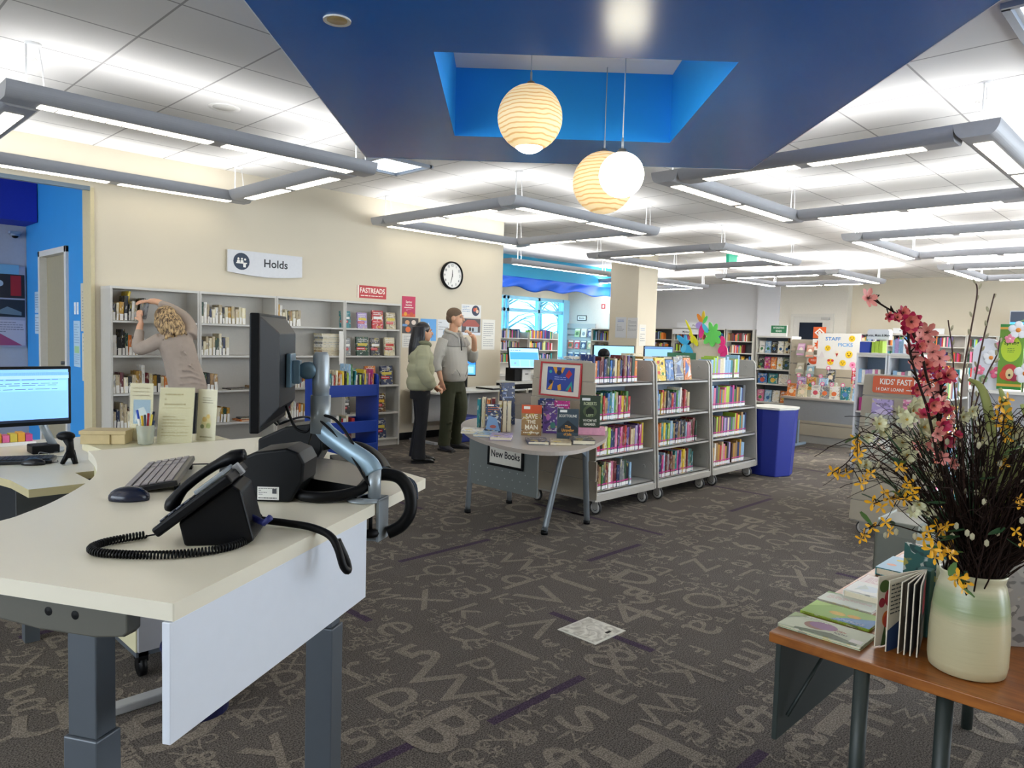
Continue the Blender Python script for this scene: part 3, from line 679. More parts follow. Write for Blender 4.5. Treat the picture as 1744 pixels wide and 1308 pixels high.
for ang, ln, wd, nm in ((pi/2+.05, .08, .007, 'hour_hand'), (-pi/2-.25, .12, .005, 'minute_hand')):
    b = B(); c, s_ = cos(ang), sin(ang); b.add([(c*r-s_*q_, s_*r+c*q_, .038) for r, q_ in ((-.02, -wd), (ln, -wd*.5), (ln, wd*.5), (-.02, wd))], [(0, 1, 2, 3)], 0, T); b.obj(nm, BLACK, ck)
# paper on the blue lobby wall (faces -x)
def onblue(label, y0, z0, y1, z1, base, items, x=X0-.003, name='notice'): return sheet(name, label, 'notice', (x, (y0+y1)/2, (z0+z1)/2), (-1, 0, 0), abs(y0-y1), z1-z0, base, items)
onblue('long beige notice on the blue wall beside the opening, upper one', 8.50, 1.42, 8.79, 1.93, 'cfcab8', [('l', .15, .05, .85, .85, 13, '8d8c84')])
onblue('beige notice with red marks on the blue wall, hanging lower', 8.50, .89, 8.76, 1.40, 'd6d0bd', [('l', .15, .6, .85, .95, 4, '8d8c84'), ('o', .5, .4, .18, .18, 'a8584c'), ('o', .55, .3, .1, .1, '5d4a44'), ('l', .2, .08, .8, .18, 2, '8d8c84')])
onblue('pale blue and green printed notice beside the doorway', 8.83, 1.03, 9.06, 1.53, 'b7d4e8', [('l', .1, .5, .9, .95, 8, '7fa7c8'), ('r', .15, .3, .85, .45, 'a7d09a'), ('l', .1, .05, .9, .28, 5, '7fa7c8')])
onblue('pair of white light switches on the blue wall, left one', 8.98, 1.60, 9.04, 1.73, 'eef0f2', [('r', .3, .3, .7, .7, 'd4d8dc')], name='light_switch')
onblue('pair of white light switches on the blue wall, right one', 8.88, 1.60, 8.94, 1.73, 'eef0f2', [('r', .3, .3, .7, .7, 'd4d8dc')], name='light_switch')
onblue('narrow paper notice left of the lobby doorway, upper', 10.48, 1.62, 10.70, 1.88, 'b9d3ea', [('l', .1, .1, .9, .9, 7, '6b88a8')])
onblue('narrow paper notice left of the lobby doorway, lower', 10.48, 1.36, 10.70, 1.60, 'c6dcee', [('l', .1, .1, .9, .9, 6, '6b88a8')])
# lobby notice board and camera dome on the end wall
nb = thing('notice_board', 'pale notice board in the lobby covered with posters', 'notice board', (1.66, 11.11, 1.5))
B().box(-1.4, .69, -.03, 0, -.32, .70).obj('board', mat('board_lilac', 'a9adc4', .7), nb)
for (x0, x1, z0, z1, c, it) in ((-.1, .62, .60, .72, '7db8dc', [('o', .3, .5, .05, .06, '6d9a3c')]), (.30, .68, .30, .60, '26242a', [('r', .6, .1, .9, .95, 'a8222e'), ('o', .3, .6, .1, .1, 'b8c8d8')]), (-.05, .28, .28, .58, 'b9cbe0', [('l', .1, .1, .9, .9, 4, '6b7a90')]),
    (.30, .68, .06, .28, '1f2b38', [('p', [(.1, .2), (.5, .6), (.9, .3), (.9, .1)], '6c8494')]), (.34, .68, -.30, .02, 'c4c3d6', [('l', .1, .5, .95, .95, 5, '7d7f95'), ('p', [(0, 0), (.9, 0), (0, .6)], 'a8507c')]), (-.35, .40, -.30, -.02, '22308c', [('l', .2, .2, .8, .8, 4, '93a0d8')])):
    sheet('poster', '', '', ((x0+x1)/2+1.66, 11.077, (z0+z1)/2+1.5), (0, -1, 0), x1-x0, z1-z0, c, it, parent=nb)
cd_ = thing('security_camera', 'white dome security camera on the lobby wall', 'camera', (2.24, 11.11, 2.60))
B().box(-.06, .06, -.10, 0, .01, .04).lathe([(.045, .01), (.05, .0), (.045, -.015)], (0, -.06, 0), 20).obj('bracket', mat('dome_grey', '8fa3b8', .4), cd_)
B().ball((0, -.06, -.015), (.038, .038, .03), 18).obj('lens_dome', BLACK, cd_)
# ============================================================ rolling display carts
CARTM = mat('cart_grey', 'b3afa7', .4, var=.03); CARTS = mat('cart_shelf', 'c0beba', .35, var=.02); CPAN = mat('cart_centre_panel', '8797a8', .4, metal=.1); RUB = mat('caster_rubber', '2a2a2c', .6); WRIM = mat('caster_rim', 'd5d5d3', .4)
MULTI = [h[0] for h in HUES]
ZC = [1.118, .80, .50, .20]
def yfront(z): return 3.725+(z-.12)*.065
def caster(t, x, y, rz=0):
    c = B(); c.tube([(x, y, .10), (x, y, .135)], .022, 10).box(x-.018, x-.012, y-.03, y+.03, .045, .115).box(x+.012, x+.018, y-.03, y+.03, .045, .115)
    M4 = TR((x, y, 0), rz) @ TR((-x, -y, 0)); c2 = B(); c2.add(c.v, c.f, 0, M4); o = c2.obj('caster', GREY, t)
    wv = B(); wv.lathe([(.02, -.012), (.054, -.012), (.058, -.006), (.058, .006), (.054, .012), (.02, .012)], (0, 0, 0), 20, 0, TR((x, y, .058), rz, 0, pi/2), True, False)
    wv.lathe([(0, -.010), (.046, -.0135), (.046, .0135), (0, .010)], (0, 0, 0), 20, 1, TR((x, y, .058), rz, 0, pi/2)); wv.obj('wheel', [RUB, WRIM], o)
def cart(label, x0, x1, slat=False):
    xc = (x0+x1)/2; t = thing('book_cart', label, 'book cart', (xc, 4.12, 0), 0, 'rolling double-sided book carts'); ox = lambda v: v-xc
    yb = 4.12
    def side(x, th, nm, dy=0):
        P_ = [(yfront(.12)-yb-dy, .12), (yfront(1.30)-yb-dy, 1.27), (yfront(1.30)-yb+.03-dy, 1.31), (-(yfront(1.30)-yb)-.03+dy, 1.31), (-(yfront(1.30)-yb)+dy, 1.27), (-(yfront(.12)-yb)+dy, .12)]
        b = B(); n = len(P_); v = [(x-th/2, p, z) for p, z in P_]+[(x+th/2, p, z) for p, z in P_]
        b.add(v, [tuple(range(n)), tuple(range(n, 2*n))[::-1]]+[(i, n+i, n+(i+1) % n, (i+1) % n) for i in range(n)]); b.obj(nm, CARTM, t, .004)
    for x in (ox(x0)+.012, ox(x1)-.012): side(x, .022, 'side_panel')
    if slat:
        sl_ = B()
        for k in range(7):
            z0 = .14+k*.166; z1 = z0+.16; w0 = yb-yfront(z0)+.02
            sl_.box(ox(x0)-.012, ox(x0)-.001, -w0, w0, z0, z1)
        sl_.obj('slatwall_panel', mat('slat_warm_grey', 'b0a693', .55, var=.04), t, .002)
    b = B(); b.add([(ox(x0)+.024, -.02, .14), (ox(x1)-.024, -.02, .14), (ox(x1)-.024, -.01, 1.16), (ox(x0)+.024, -.01, 1.16)], [(0, 1, 2, 3)])
    b.box(ox(x0)+.024, ox(x1)-.024, -.01, .01, .14, 1.16); b.obj('centre_panel', CPAN, t)
    for k, z in enumerate(ZC):
        yf = yfront(z)-yb+.012
        s_ = B(); s_.box(ox(x0)+.024, ox(x1)-.024, yf, -.021, z-.012, z).box(ox(x0)+.024, ox(x1)-.024, yf, yf+.012, z-.030, z+.0).obj('shelf', CARTS, t, .002)
        # bracket plate with rounded corner and dished button on the right side panel
        P_ = [(yf+.015, z+.004)]+[(yf+.015+.05*(1-cos(a)), z+.115+.05*sin(a)) for a in [i*pi/2/6 for i in range(7)]]+[(-.03, z+.165), (-.03, z+.004)]
        n = len(P_); x = ox(x1)-.026; v = [(x, p, q_) for p, q_ in P_]+[(x-.006, p, q_) for p, q_ in P_]
        pb_ = B(); pb_.add(v, [tuple(range(n)), tuple(range(n, 2*n))[::-1]]+[(i, (i+1) % n, n+(i+1) % n, n+i) for i in range(n)]); pb_.lathe([(0, .0), (.016, .004), (.02, .0)], (0, 0, 0), 14, 0, TR((x-.006, yf+.11, z+.115), 0, 0, -pi/2))
        pb_.obj('shelf_bracket', CARTM, t, .002)
        # far side shelf
        B().box(ox(x0)+.024, ox(x1)-.024, .021, -yf, z-.012, z).obj('shelf', CARTS, t)
    B().box(ox(x0)+.024, ox(x1)-.024, yfront(.12)-yb+.004, yfront(.12)-yb+.018, .115, .172).obj('base_fascia', CARTM, t, .002)
    B().box(ox(x0)+.024, ox(x1)-.024, -.37, .37, .12, .14).obj('base_pan', CARTM, t)
    for x in (ox(x0)+.07, ox(x1)-.16):
        for y in (-.35, .33): caster(t, x, y)
    return t
cart('first rolling book cart, touching the new books table, slatted end panel', 4.865, 5.79, True)
cart('middle rolling book cart with face-out picture books on top', 5.815, 6.81)
cart('last rolling book cart of the row, next to the tall blue bin', 6.835, 7.85)
cw = ['first book cart', 'middle book cart', 'last book cart']
def crow(ci, s_, x0, x1, hues=MULTI, **k):
    z = ZC[s_]; shelf_row(x0, x1, yfront(z)+.03, z, f'{ORD[s_]} shelf of the {cw[ci]}', 'spine-out books on the rolling carts', hues, (.19, .245), (.023, .043), .15, 'cart', **k)
crow(0, 0, 4.90, 5.55); crow(0, 1, 4.90, 5.42); crow(0, 2, 4.90, 5.62); crow(0, 3, 4.90, 5.42)
crow(1, 1, 5.85, 6.46); crow(1, 2, 5.85, 6.56); crow(1, 3, 5.85, 6.50)
y_ = yfront(1.118)+.02
face_book('yellow face-out picture book with red spots on the middle cart', (5.93, y_, 1.121), 0, .165, .22, .02, 'yellow', [('o', .3, .8, .12, .1, 'c03030'), ('o', .7, .75, .1, .1, '38302e'), ('o', .3, .35, .14, .1, 'd84030'), ('o', .7, .3, .1, .1, '2c7a3c'), ('o', .5, .55, .06, .06, 'f3f1ec')], .14)
face_book('blue face-out book on the middle cart beside the yellow one', (6.09, y_, 1.121), 0, .13, .20, .02, 'blue', [('p', [(.3, .1), (.6, .2), (.7, .8), (.4, .9)], '8fb2d8'), ('o', .5, .7, .12, .12, 'c8d8ee')], .14)
face_book('grey-blue face-out graphic novel on the middle cart', (6.255, y_, 1.121), 0, .165, .23, .02, 'grey', [('p', [(.1, .1), (.5, .9), (.6, .5), (.9, .2)], '50608a'), ('p', [(.2, .7), (.9, .9), (.7, .6)], 'a8bcd6'), ('l', .1, .1, .9, .3, 2, 'd8dce6')], .14)
face_book('orange and blue face-out book, rightmost on the middle cart', (6.415, y_, 1.121), 0, .13, .22, .02, 'orange', [('p', [(.1, .2), (.8, .5), (.3, .9)], '4a6ab0'), ('p', [(.4, .1), (.9, .2), (.8, .7)], 'e8e0d8')], .14)
for k, (x, hue, w_) in enumerate(((5.05, 'white', .18), (5.28, 'dark green', .15), (5.50, 'orange', .24), (6.12, 'mustard', .22), (6.48, 'dark green', .25), (6.02+.0, 'cream', .16), (5.72, 'orange', .14), (6.6, 'white', .14))):
    flat_book(f'{hue} book lying along the ridge top of the carts, {ORD[k]} one', x if k != 5 else 5.98, 4.14 if k != 5 else 4.20, 1.315 if k != 5 else 1.345, w_, .14, .022, hue, rnd.uniform(-.3, .3), 'books lying on top of the carts')
# framed picture on the slatted end panel
fp = thing('picture_frame', 'red framed blue picture of dancing figures on the cart end', 'picture', (4.845, 4.14, 1.135), 0)
T = facing((0, 0, 0), (-1, 0, .06)); fw, fh = .47, .30
b = B()
for a in ((-fw/2, fw/2, -fh/2, -fh/2+.014), (-fw/2, fw/2, fh/2-.014, fh/2), (-fw/2, -fw/2+.014, -fh/2+.014, fh/2-.014), (fw/2-.014, fw/2, -fh/2+.014, fh/2-.014)): b.box(a[0], a[1], a[2], a[3], -.008, .012, 0, T)
b.obj('frame', mat('red_lacquer', 'b81f26', .3), fp, .002)
b = B(); mats = [mat('mount_card', 'e2dccf', .7)]; b.box(-fw/2+.014, fw/2-.014, -fh/2+.014, fh/2-.014, -.006, 0, 0, T)
art(b, [('r', .17, .17, .83, .86, '24429c'), ('p', [(.30, .86), (.40, .86), (.42, .70), (.38, .66)], 'e0a030'), ('p', [(.52, .86), (.60, .86), (.54, .68), (.50, .70)], 'e0a030'), ('o', .46, .70, .06, .045, '141c40'), ('o', .25, .72, .035, .03, '2aa0a0'), ('p', [(.62, .62), (.70, .80), (.78, .68), (.70, .54)], 'c8282c'), ('p', [(.20, .20), (.34, .46), (.30, .18)], 'e0a030'), ('o', .27, .42, .05, .04, '10183c'), ('p', [(.46, .18), (.54, .20), (.52, .38), (.44, .32)], 'e0a030'), ('p', [(.64, .2), (.78, .48), (.82, .2)], '2a9a90'), ('p', [(.70, .17), (.80, .17), (.76, .34)], 'c8282c'), ('l', .36, .48, .64, .60, 2, 'aab8e8')], mats, T, fw, fh, .001)
b.obj('picture', mats, fp)
# tall blue bin
bn = thing('blue_bin', 'tall dark blue curved bin with a pale rim at the end of the carts', 'bin', (8.12, 3.70, 0))
pts = [(-.23, .17), (-.25, .0), (-.22, -.17), (.0, -.25), (.20, -.20), (.22, .15), (.0, .2)]
b = B(); n = len(pts); v = [(x*.93, y*.93, 0) for x, y in pts]+[(x*1.06, y*1.06, .76) for x, y in pts]
b.add(v, [tuple(range(n))[::-1], tuple(range(n, 2*n))]+[(i, (i+1) % n, n+(i+1) % n, n+i) for i in range(n)][::1]); b.obj('bin_body', mat('bin_blue', '12278c', .5), bn, .012, 3)
B().prism([(x*1.1, y*1.1) for x, y in pts], .762, .785).obj('bin_rim', mat('bin_rim_pale', 'd6d6cf', .4), bn, .004)

# ============================================================ new books table
nt = thing('display_table', 'grey half-round new books table on four steel legs', 'table', (4.37, 4.06, 0)); org = nt.location
TOPM = mat('table_top_taupe', 'a59c93', .4, var=.03); STEEL = mat('table_leg_steel', '7d848a', .3, metal=.5, var=.03); TPAN = mat('table_panel_grey', '6f7676', .45, var=.03)
edge = spline([(4.835, 3.60, 0), (4.70, 3.50, 0), (4.42, 3.32, 0), (4.10, 3.18, 0), (3.85, 3.11, 0), (3.68, 3.13, 0), (3.57, 3.24, 0), (3.54, 3.42, 0), (3.57, 3.63, 0), (3.64, 3.86, 0), (3.76, 4.12, 0), (3.93, 4.38, 0), (4.14, 4.63, 0), (4.42, 4.84, 0), (4.835, 4.96, 0)], 5)
B(org).prism([(p.x, p.y) for p in edge], .715, .742).obj('tabletop', TOPM, nt, .004)
def arcleg(x0, y0, x1, y1):
    p = [(x1, y1, .714), (x1*.75+x0*.25, y1*.75+y0*.25, .55), (x1*.35+x0*.65, y1*.35+y0*.65, .28), (x0, y0, .03)]
    B(org).tube(spline(p, 5), (.026, .02), 12).obj('leg', STEEL, nt); B(org).cyl((x0, y0, 0), (x0, y0, .03), .028, n=14).obj('foot', BLACK, nt)
arcleg(4.116, 3.626, 4.30, 3.60); arcleg(4.621, 3.618, 4.56, 3.62); arcleg(4.117, 4.501, 4.15, 4.48); arcleg(4.643, 4.525, 4.6, 4.5)
B(org).box(4.118, 4.132, 3.72, 4.50, .26, .714).obj('modesty_panel', TPAN, nt, .003)
ar = B(org); n = 14
pp = [(4.29, .714), (4.59, .714), (4.60, .52)]+[(4.425+.155*cos(a), .50+.11*sin(a)) for a in [pi*i/n for i in range(n+1)]]+[(4.24, .52)]
v = [(x, 3.60, z) for x, z in pp]+[(x, 3.615, z) for x, z in pp]; k_ = len(pp)
ar.add(v, [tuple(range(k_))[::-1], tuple(range(k_, 2*k_))]+[(i, (i+1) % k_, k_+(i+1) % k_, k_+i) for i in range(k_)]); ar.obj('arched_bracket', mat('bracket_blue_grey', '66737f', .4), nt)
dt_ = B(org)
for r_ in range(3):
    for k in range(9-r_): dt_.lathe([(0, -.001), (.005, 0)], (0, 0, 0), 8, 0, facing((4.1165, 4.44-k*.085-r_*.03, .42-r_*.06), (-1, 0, 0)))
dt_.obj('perforation_dots', mat('dot_pale', 'a9b0b4', .4), nt)
sg = thing('table_sign', 'black framed white sign on the half-round table reading New Books', 'sign', (4.112, 4.06, .55))
T = facing((0, 0, 0), (-1, 0, 0)); b = B(); w_, h_ = .40, .20
for a in ((-w_/2, w_/2, -h_/2, -h_/2+.02), (-w_/2, w_/2, h_/2-.02, h_/2), (-w_/2, -w_/2+.02, -h_/2+.02, h_/2-.02), (w_/2-.02, w_/2, -h_/2+.02, h_/2-.02)): b.box(a[0], a[1], a[2], a[3], 0, .012, 0, T)
b.obj('frame', BLACK, sg, .002)
b = B(); mats = [mat('sign_card', 'e6e3da', .6)]; b.box(-w_/2+.02, w_/2-.02, -h_/2+.02, h_/2-.02, 0, .005, 0, T); T2 = T @ TR((0, 0, .004)); art(b, [('t', 'New Books', .5, .37, .29, '16181c', 'C', .86)], mats, T2, w_, h_); b.obj('sign_card', mats, sg)
TB = .7435
# standing books: (label, x, y, rz, w, h, t, hue, items)
rzf = -.80     # covers turned toward the viewer
def stand(label, x, y, w, h, t, hue, items, rz=rzf, z=TB, lean=.08): return face_book(label, (x, y, z), rz, w, h, t, hue, items, lean)
stand('olive hardback with an orange top band, title Save the Man, standing on the table', 4.10, 3.78, .155, .235, .035, 'tan', [('r', 0, .72, 1, 1, 'c8532c'), ('r', .1, .86, .42, .95, 'e6e3da'), ('t', 'SAVE', .5, .55, .155, 'efe6cf', 'C', .85), ('t', 'THE', .5, .39, .12, 'efe6cf', 'C', .9), ('t', 'MAN', .5, .20, .16, 'efe6cf', 'C', .9), ('l', .1, .04, .9, .14, 1, 'efe6cf')])
stand('dark blue hardback with orange letters standing open beside the olive hardback', 3.98, 4.08, .13, .22, .04, 'navy', [('l', .15, .70, .85, .92, 3, 'd8763a'), ('r', .15, .93, .5, .985, 'e6e3da'), ('p', [(.05, .1), (.95, .05), (.7, .5), (.2, .6)], '6d8fb8'), ('o', .5, .2, .2, .1, 'a05048')], rz=-.95)
b_ = stand('slate blue hardback with white and orange title standing near the round front', 4.20, 3.50, .16, .225, .03, 'dark grey', [('r', 0, 0, 1, 1, '33434e'), ('r', .12, .88, .45, .96, 'dfe0de'), ('t', 'SCOTTOLINE', .5, .72, .09, 'd8d6cc', 'C', .8), ('p', [(0, .3), (.5, .62), (1, .35), (1, .2), (0, .2)], '1c262e'), ('t', 'The', .5, .36, .09, 'd99a3c'), ('t', 'Unraveling', .5, .24, .10, 'd99a3c', 'C', .7), ('t', 'of Julia', .5, .11, .09, 'd99a3c', 'C', .8)])
stand('dark green paperback standing on the pink box', 4.50, 3.53, .16, .25, .03, 'dark green', [('r', 0, 0, 1, 1, '2c3a2c'), ('o', .5, .5, .34, .3, '4c5a3c'), ('r', .1, .84, .5, .92, 'dfe0de'), ('t', 'ROBERTS', .5, .70, .10, 'b8c09a', 'C', .72), ('r', .3, .40, .7, .54, '1a241c'), ('p', [(.28, .54), (.72, .54), (.5, .66)], '1a241c'), ('t', 'LEFT', .5, .34, .08, 'aab890'), ('t', 'WHOM WE', .5, .18, .08, 'e0e0d0', 'C', .75), ('t', 'REMEMBER', .5, .06, .08, 'e0e0d0', 'C', .7)], z=TB+.062, lean=.03)
bx = B((4.54, 3.56, TB)); bx.box(-.12, .12, -.05, .07, 0, .06, 0, TR((4.54, 3.56, TB), rzf)); tag(bx.obj('pink_box', mat('pink_mottled', 'd99ab0', .5, var=.2, scale=40), None, .004), 'pink mottled box on the table under the green paperback', 'box')
# row of spines, pages toward us, and the tall navy book
for k, (x, y, h, hue) in enumerate(((4.06, 4.30, .24, 'teal'), (4.085, 4.27, .25, 'cream'), (4.11, 4.24, .24, 'orange'), (4.13, 4.205, .25, 'dark red'))):
    o = book_mesh(.028, h, .17, 'plain').obj('book', [SPINE, PAGE, LAB, PINK]); o.location = (x-.03, y+.0, TB); o.rotation_euler = (0, 0, -.80); o.color = lin(HD[hue])
    tag(o, f'{hue} book standing at the left end of the new books table, {ORD[k]} one', 'book', 'books standing on the new books table')
for k, (x, y, hue) in enumerate(((4.19, 4.17, 'mustard'), (4.215, 4.145, 'beige'), (4.24, 4.12, 'cream'))):
    o = book_mesh(.03, .235, .17, 'plain').obj('book', [SPINE, PAGE, LAB, PINK]); o.location = (x-.10+.06, y-.06+.06, TB); o.rotation_euler = (0, 0, pi-.80); o.color = lin(HD[hue])
    tag(o, f'{hue} book with page edges toward the viewer, {ORD[k]} on the new books table', 'book', 'books standing on the new books table')
stand('tall navy book standing behind the others with its fore edge visible', 4.44, 4.36, .12, .36, .05, 'navy', [('l', .1, .6, .9, .9, 3, '8090b8'), ('o', .5, .3, .2, .15, '5870a0')], rz=-.35)
for k, (x, y, hue) in enumerate(((4.53, 4.02, 'navy'), (4.56, 3.96, 'purple'), (4.60, 3.90, 'magenta'), (4.66, 4.12, 'dark blue'))):
    stand(f'{hue} book in the back row of the new books table, {ORD[k]} from left', x, y, .13, .235, .03, hue, [('l', .15, .7, .85, .9, 2, 'd8dce6'), ('l', .15, .1, .85, .3, 2, 'c8a0c0')])
stand('purple patterned book between the olive and the slate hardbacks', 4.33, 3.78, .13, .21, .03, 'purple', [('o', .3, .6, .12, .2, 'b06aa8'), ('o', .6, .3, .16, .2, '3f7a6c'), ('l', .2, .05, .8, .15, 1, 'e6e3da')])
fl = [('thin grey book lying flat near the left table edge', 3.86, 4.18, .17, .23, .022, 'white', .75), ('pale blue paperback lying flat beside the long cream block', 3.82, 3.99, .15, .22, .02, 'pale blue', .6), ('lilac covered book lying flat at the table front', 3.80, 3.80, .16, .24, .026, 'lilac', .72),
      ('dark blue book lying flat before the olive hardback', 3.86, 3.50, .15, .22, .022, 'navy', .85), ('tan paperback lying flat between two darker books', 3.98, 3.38, .15, .21, .018, 'beige', .75), ('dark hardback lying flat with thick cream pages, nearest the round edge', 4.14, 3.31, .16, .23, .032, 'dark grey', .80)]
for lb_, x, y, w_, d_, t_, hue, rz in fl: flat_book(lb_, x, y, TB, w_, d_, t_, hue, rz-pi/2, None, [('l', .15, .55, .85, .85, 3, 'd8d6cc'), ('r', .15, .2, .5, .32, 'd8c24a')])

# ============================================================ blue book truck by the bookcases
BLUEM = mat('truck_blue', '1c3f9e', .35, var=.03)
bt = thing('book_truck', 'royal blue steel book truck loaded with returned books', 'book truck', (4.55, 7.12, 0)); 
def epanel(x):
    P_ = [(-.22, .1), (-.22, .98)]+[(-.17-.05*cos(a), .98+.05*sin(a)) for a in [i*pi/2/5 for i in range(1, 6)]]+[(.17+.05*sin(a), .98+.05*cos(a)) for a in [i*pi/2/5 for i in range(0, 6)]]+[(.22, .1)]
    n = len(P_); b = B(); v = [(x-.011, p, z) for p, z in P_]+[(x+.011, p, z) for p, z in P_]
    b.add(v, [tuple(range(n)), tuple(range(n, 2*n))[::-1]]+[(i, n+i, n+(i+1) % n, (i+1) % n) for i in range(n)]); b.obj('end_panel', BLUEM, bt, .006)
epanel(-.335); epanel(.335)
for z in (.81, .40, .14):
    B().box(-.323, .323, -.20, .20, z-.012, z).obj('shelf', BLUEM, bt); B().box(-.323, .323, -.218, -.205, z-.03, z+.10).obj('shelf_lip', BLUEM, bt, .004); B().box(-.323, .323, .205, .218, z-.03, z+.10).obj('shelf_lip', BLUEM, bt, .004)
for x in (-.29, .29):
    for y in (-.17, .17): caster(bt, x, y)
B().box(-.32, -.295, -.2195, -.2185, .88, .905).obj('small_label', WHITE, bt)
x = 4.24; k = 0
for hue in ['navy', 'teal', 'white', 'red', 'cream', 'orange', 'white', 'yellow', 'black', 'lime', 'pale blue', 'green', 'teal', 'white', 'black', 'lime', 'navy', 'yellow', 'grey', 'pink', 'magenta', 'orange']:
    t_ = rnd.uniform(.018, .03); h_ = rnd.uniform(.20, .27)+(.08 if hue in ('pale blue', 'green') else 0); o = book_mesh(t_, h_, .17, 'plain').obj('book', [SPINE, PAGE, LAB, PINK])
    o.location = (x+t_/2, 6.94, .812); a = rnd.uniform(-.04, .10); o.rotation_euler = (0, a, 0); o.color = lin(HD[hue]); x += t_+.004; k += 1
    tag(o, f'{hue} book, {ORD[k-1]} from left on top of the blue book truck', 'book', 'returned books on the blue truck')
    if x > 4.83: break
for hue in []+0*['white', 'grey', 'dark green', 'white', 'red', 'cream', 'black', 'dark green', 'black', 'cream', 'white']:
    t_ = rnd.uniform(.022, .034); o = book_mesh(t_, rnd.uniform(.12, .17), .16, 'plain').obj('book', [SPINE, PAGE, LAB, PINK]); o.location = (x+t_/2, 6.95, .402); o.color = lin(HD[hue]); x += t_+.004; k += 1
    tag(o, f'{hue} book standing {ORD[k-1]} from the left on the middle shelf of the blue book truck', 'book', 'returned books on the blue truck')
# ============================================================ wall table, kiosk, screens
wt = thing('console_table', 'long white table along the cream wall behind the two people', 'table', (7.0, 7.85, 0))
B().box(-.75, 1.0, -.33, .34, .69, .72).obj('tabletop', mat('white_laminate', 'd9d8d2', .35), wt, .004)
for x in (-.68, .1, .92):
    B().tube([(x, -.05, .69), (x, .0, .35), (x, 0, .03)], .025, 10).obj('leg', mat('leg_pale_grey', 'a8abb0', .4), wt); B().box(x-.03, x+.03, -.28, .28, 0, .03).obj('foot', mat('leg_pale_grey', 'a8abb0', .4), wt)
B().box(-.72, .95, .20, .22, .25, .69).obj('back_panel', mat('panel_pale', 'aaa9a8', .5), wt)
B().tube(spline([(-.35, -.30, .68), (-.42, -.31, .5), (-.36, -.32, .3), (-.33, -.32, .15)], 5), .012, 8).obj('cable', BLACK, wt)
for a_, (x, y, w_, d_, z, h_, lb_) in enumerate(((7.6, 7.68, .62, .36, .722, .03, 'low black edged white tray on the wall table, near the kiosk'), (8.0, 7.7, .5, .4, .722, .10, 'white box with a black edge under the self check kiosk'))):
    b = B((x, y, z)); b.box(x-w_/2, x+w_/2, y-d_/2, y+d_/2, z, z+h_*.7, 1); b.box(x-w_/2, x+w_/2, y-d_/2, y+d_/2, z+h_*.7, z+h_); tag(b.obj('reader_pad', [mat('white_laminate', ''), BLACK], None, .003), lb_, 'tray')
ks = thing('self_check_kiosk', 'self check kiosk with a tilted blue touch screen on the wall table', 'kiosk', (8.05, 7.75, .825))
B().box(-.16, .0, -.1, .1, 0, .20).obj('kiosk_base', BLACK, ks, .006); B().box(.0, .19, -.11, .1, 0, .20).obj('printer_housing', mat('kiosk_white', 'dcdcda', .4), ks, .006); B().box(.06, .13, -.112, -.109, .10, .112).obj('receipt_slot', BLACK, ks)
Tk = facing((.02, -.12, .35), (-.35, -1, .25)); b = B(); b.box(-.27, .27, -.17, .17, -.03, 0, 0, Tk); b.obj('screen_housing', BLACK, ks, .008)
SCR = lambda c, e=1.0: mat('screen_'+c, c, .3, emit=e, var=0)
b = B(); mats = [SCR('a9d2f2')]; b.box(-.25, .25, -.15, .15, 0, .002, 0, Tk); art(b, [('r', .02, .42, .98, .80, SCR('3f97ea')), ('r', .02, .06, .32, .40, SCR('7fbcf0')), ('r', .345, .06, .655, .40, SCR('86c2f2')), ('r', .68, .06, .98, .40, SCR('7fbcf0')), ('l', .04, .86, .4, .94, 1, '6a8ab0'), ('o', .17, .23, .03, .03, 'a9d2f2'), ('o', .83, .23, .03, .03, 'a9d2f2')], mats, Tk, .5, .3, .002); b.obj('screen', mats, ks)
sc = thing('wall_monitor', 'small blue monitor behind the elbow of the man in the grey hoodie', 'monitor', (7.32, 8.1, 1.06)); Tk = facing((0, 0, 0), (-.7, -1, 0)); b = B(); b.box(-.14, .14, -.17, .17, -.02, 0, 0, Tk); b.obj('monitor_housing', BLACK, sc, .006)
b = B(); mats = [SCR('5fb0ee')]; b.box(-.13, .13, -.15, .16, 0, .002, 0, Tk); art(b, [('r', 0, .5, 1, .95, SCR('2f86dc')), ('r', .1, .1, .9, .4, SCR('9accf4'))], mats, Tk, .26, .31, .002); b.obj('screen', mats, sc); B().box(-.02, .02, .0, .08, -.34, .0).obj('stand', BLACK, sc)
# blue crate under the wall table
bc = B((6.9, 7.55, 0)); bc.box(6.72, 7.08, 7.53, 7.83, 0, .36); tag(bc.obj('blue_crate', mat('crate_blue', '1c2f86', .5), None, .02), 'dark blue crate on the carpet under the wall table', 'crate')
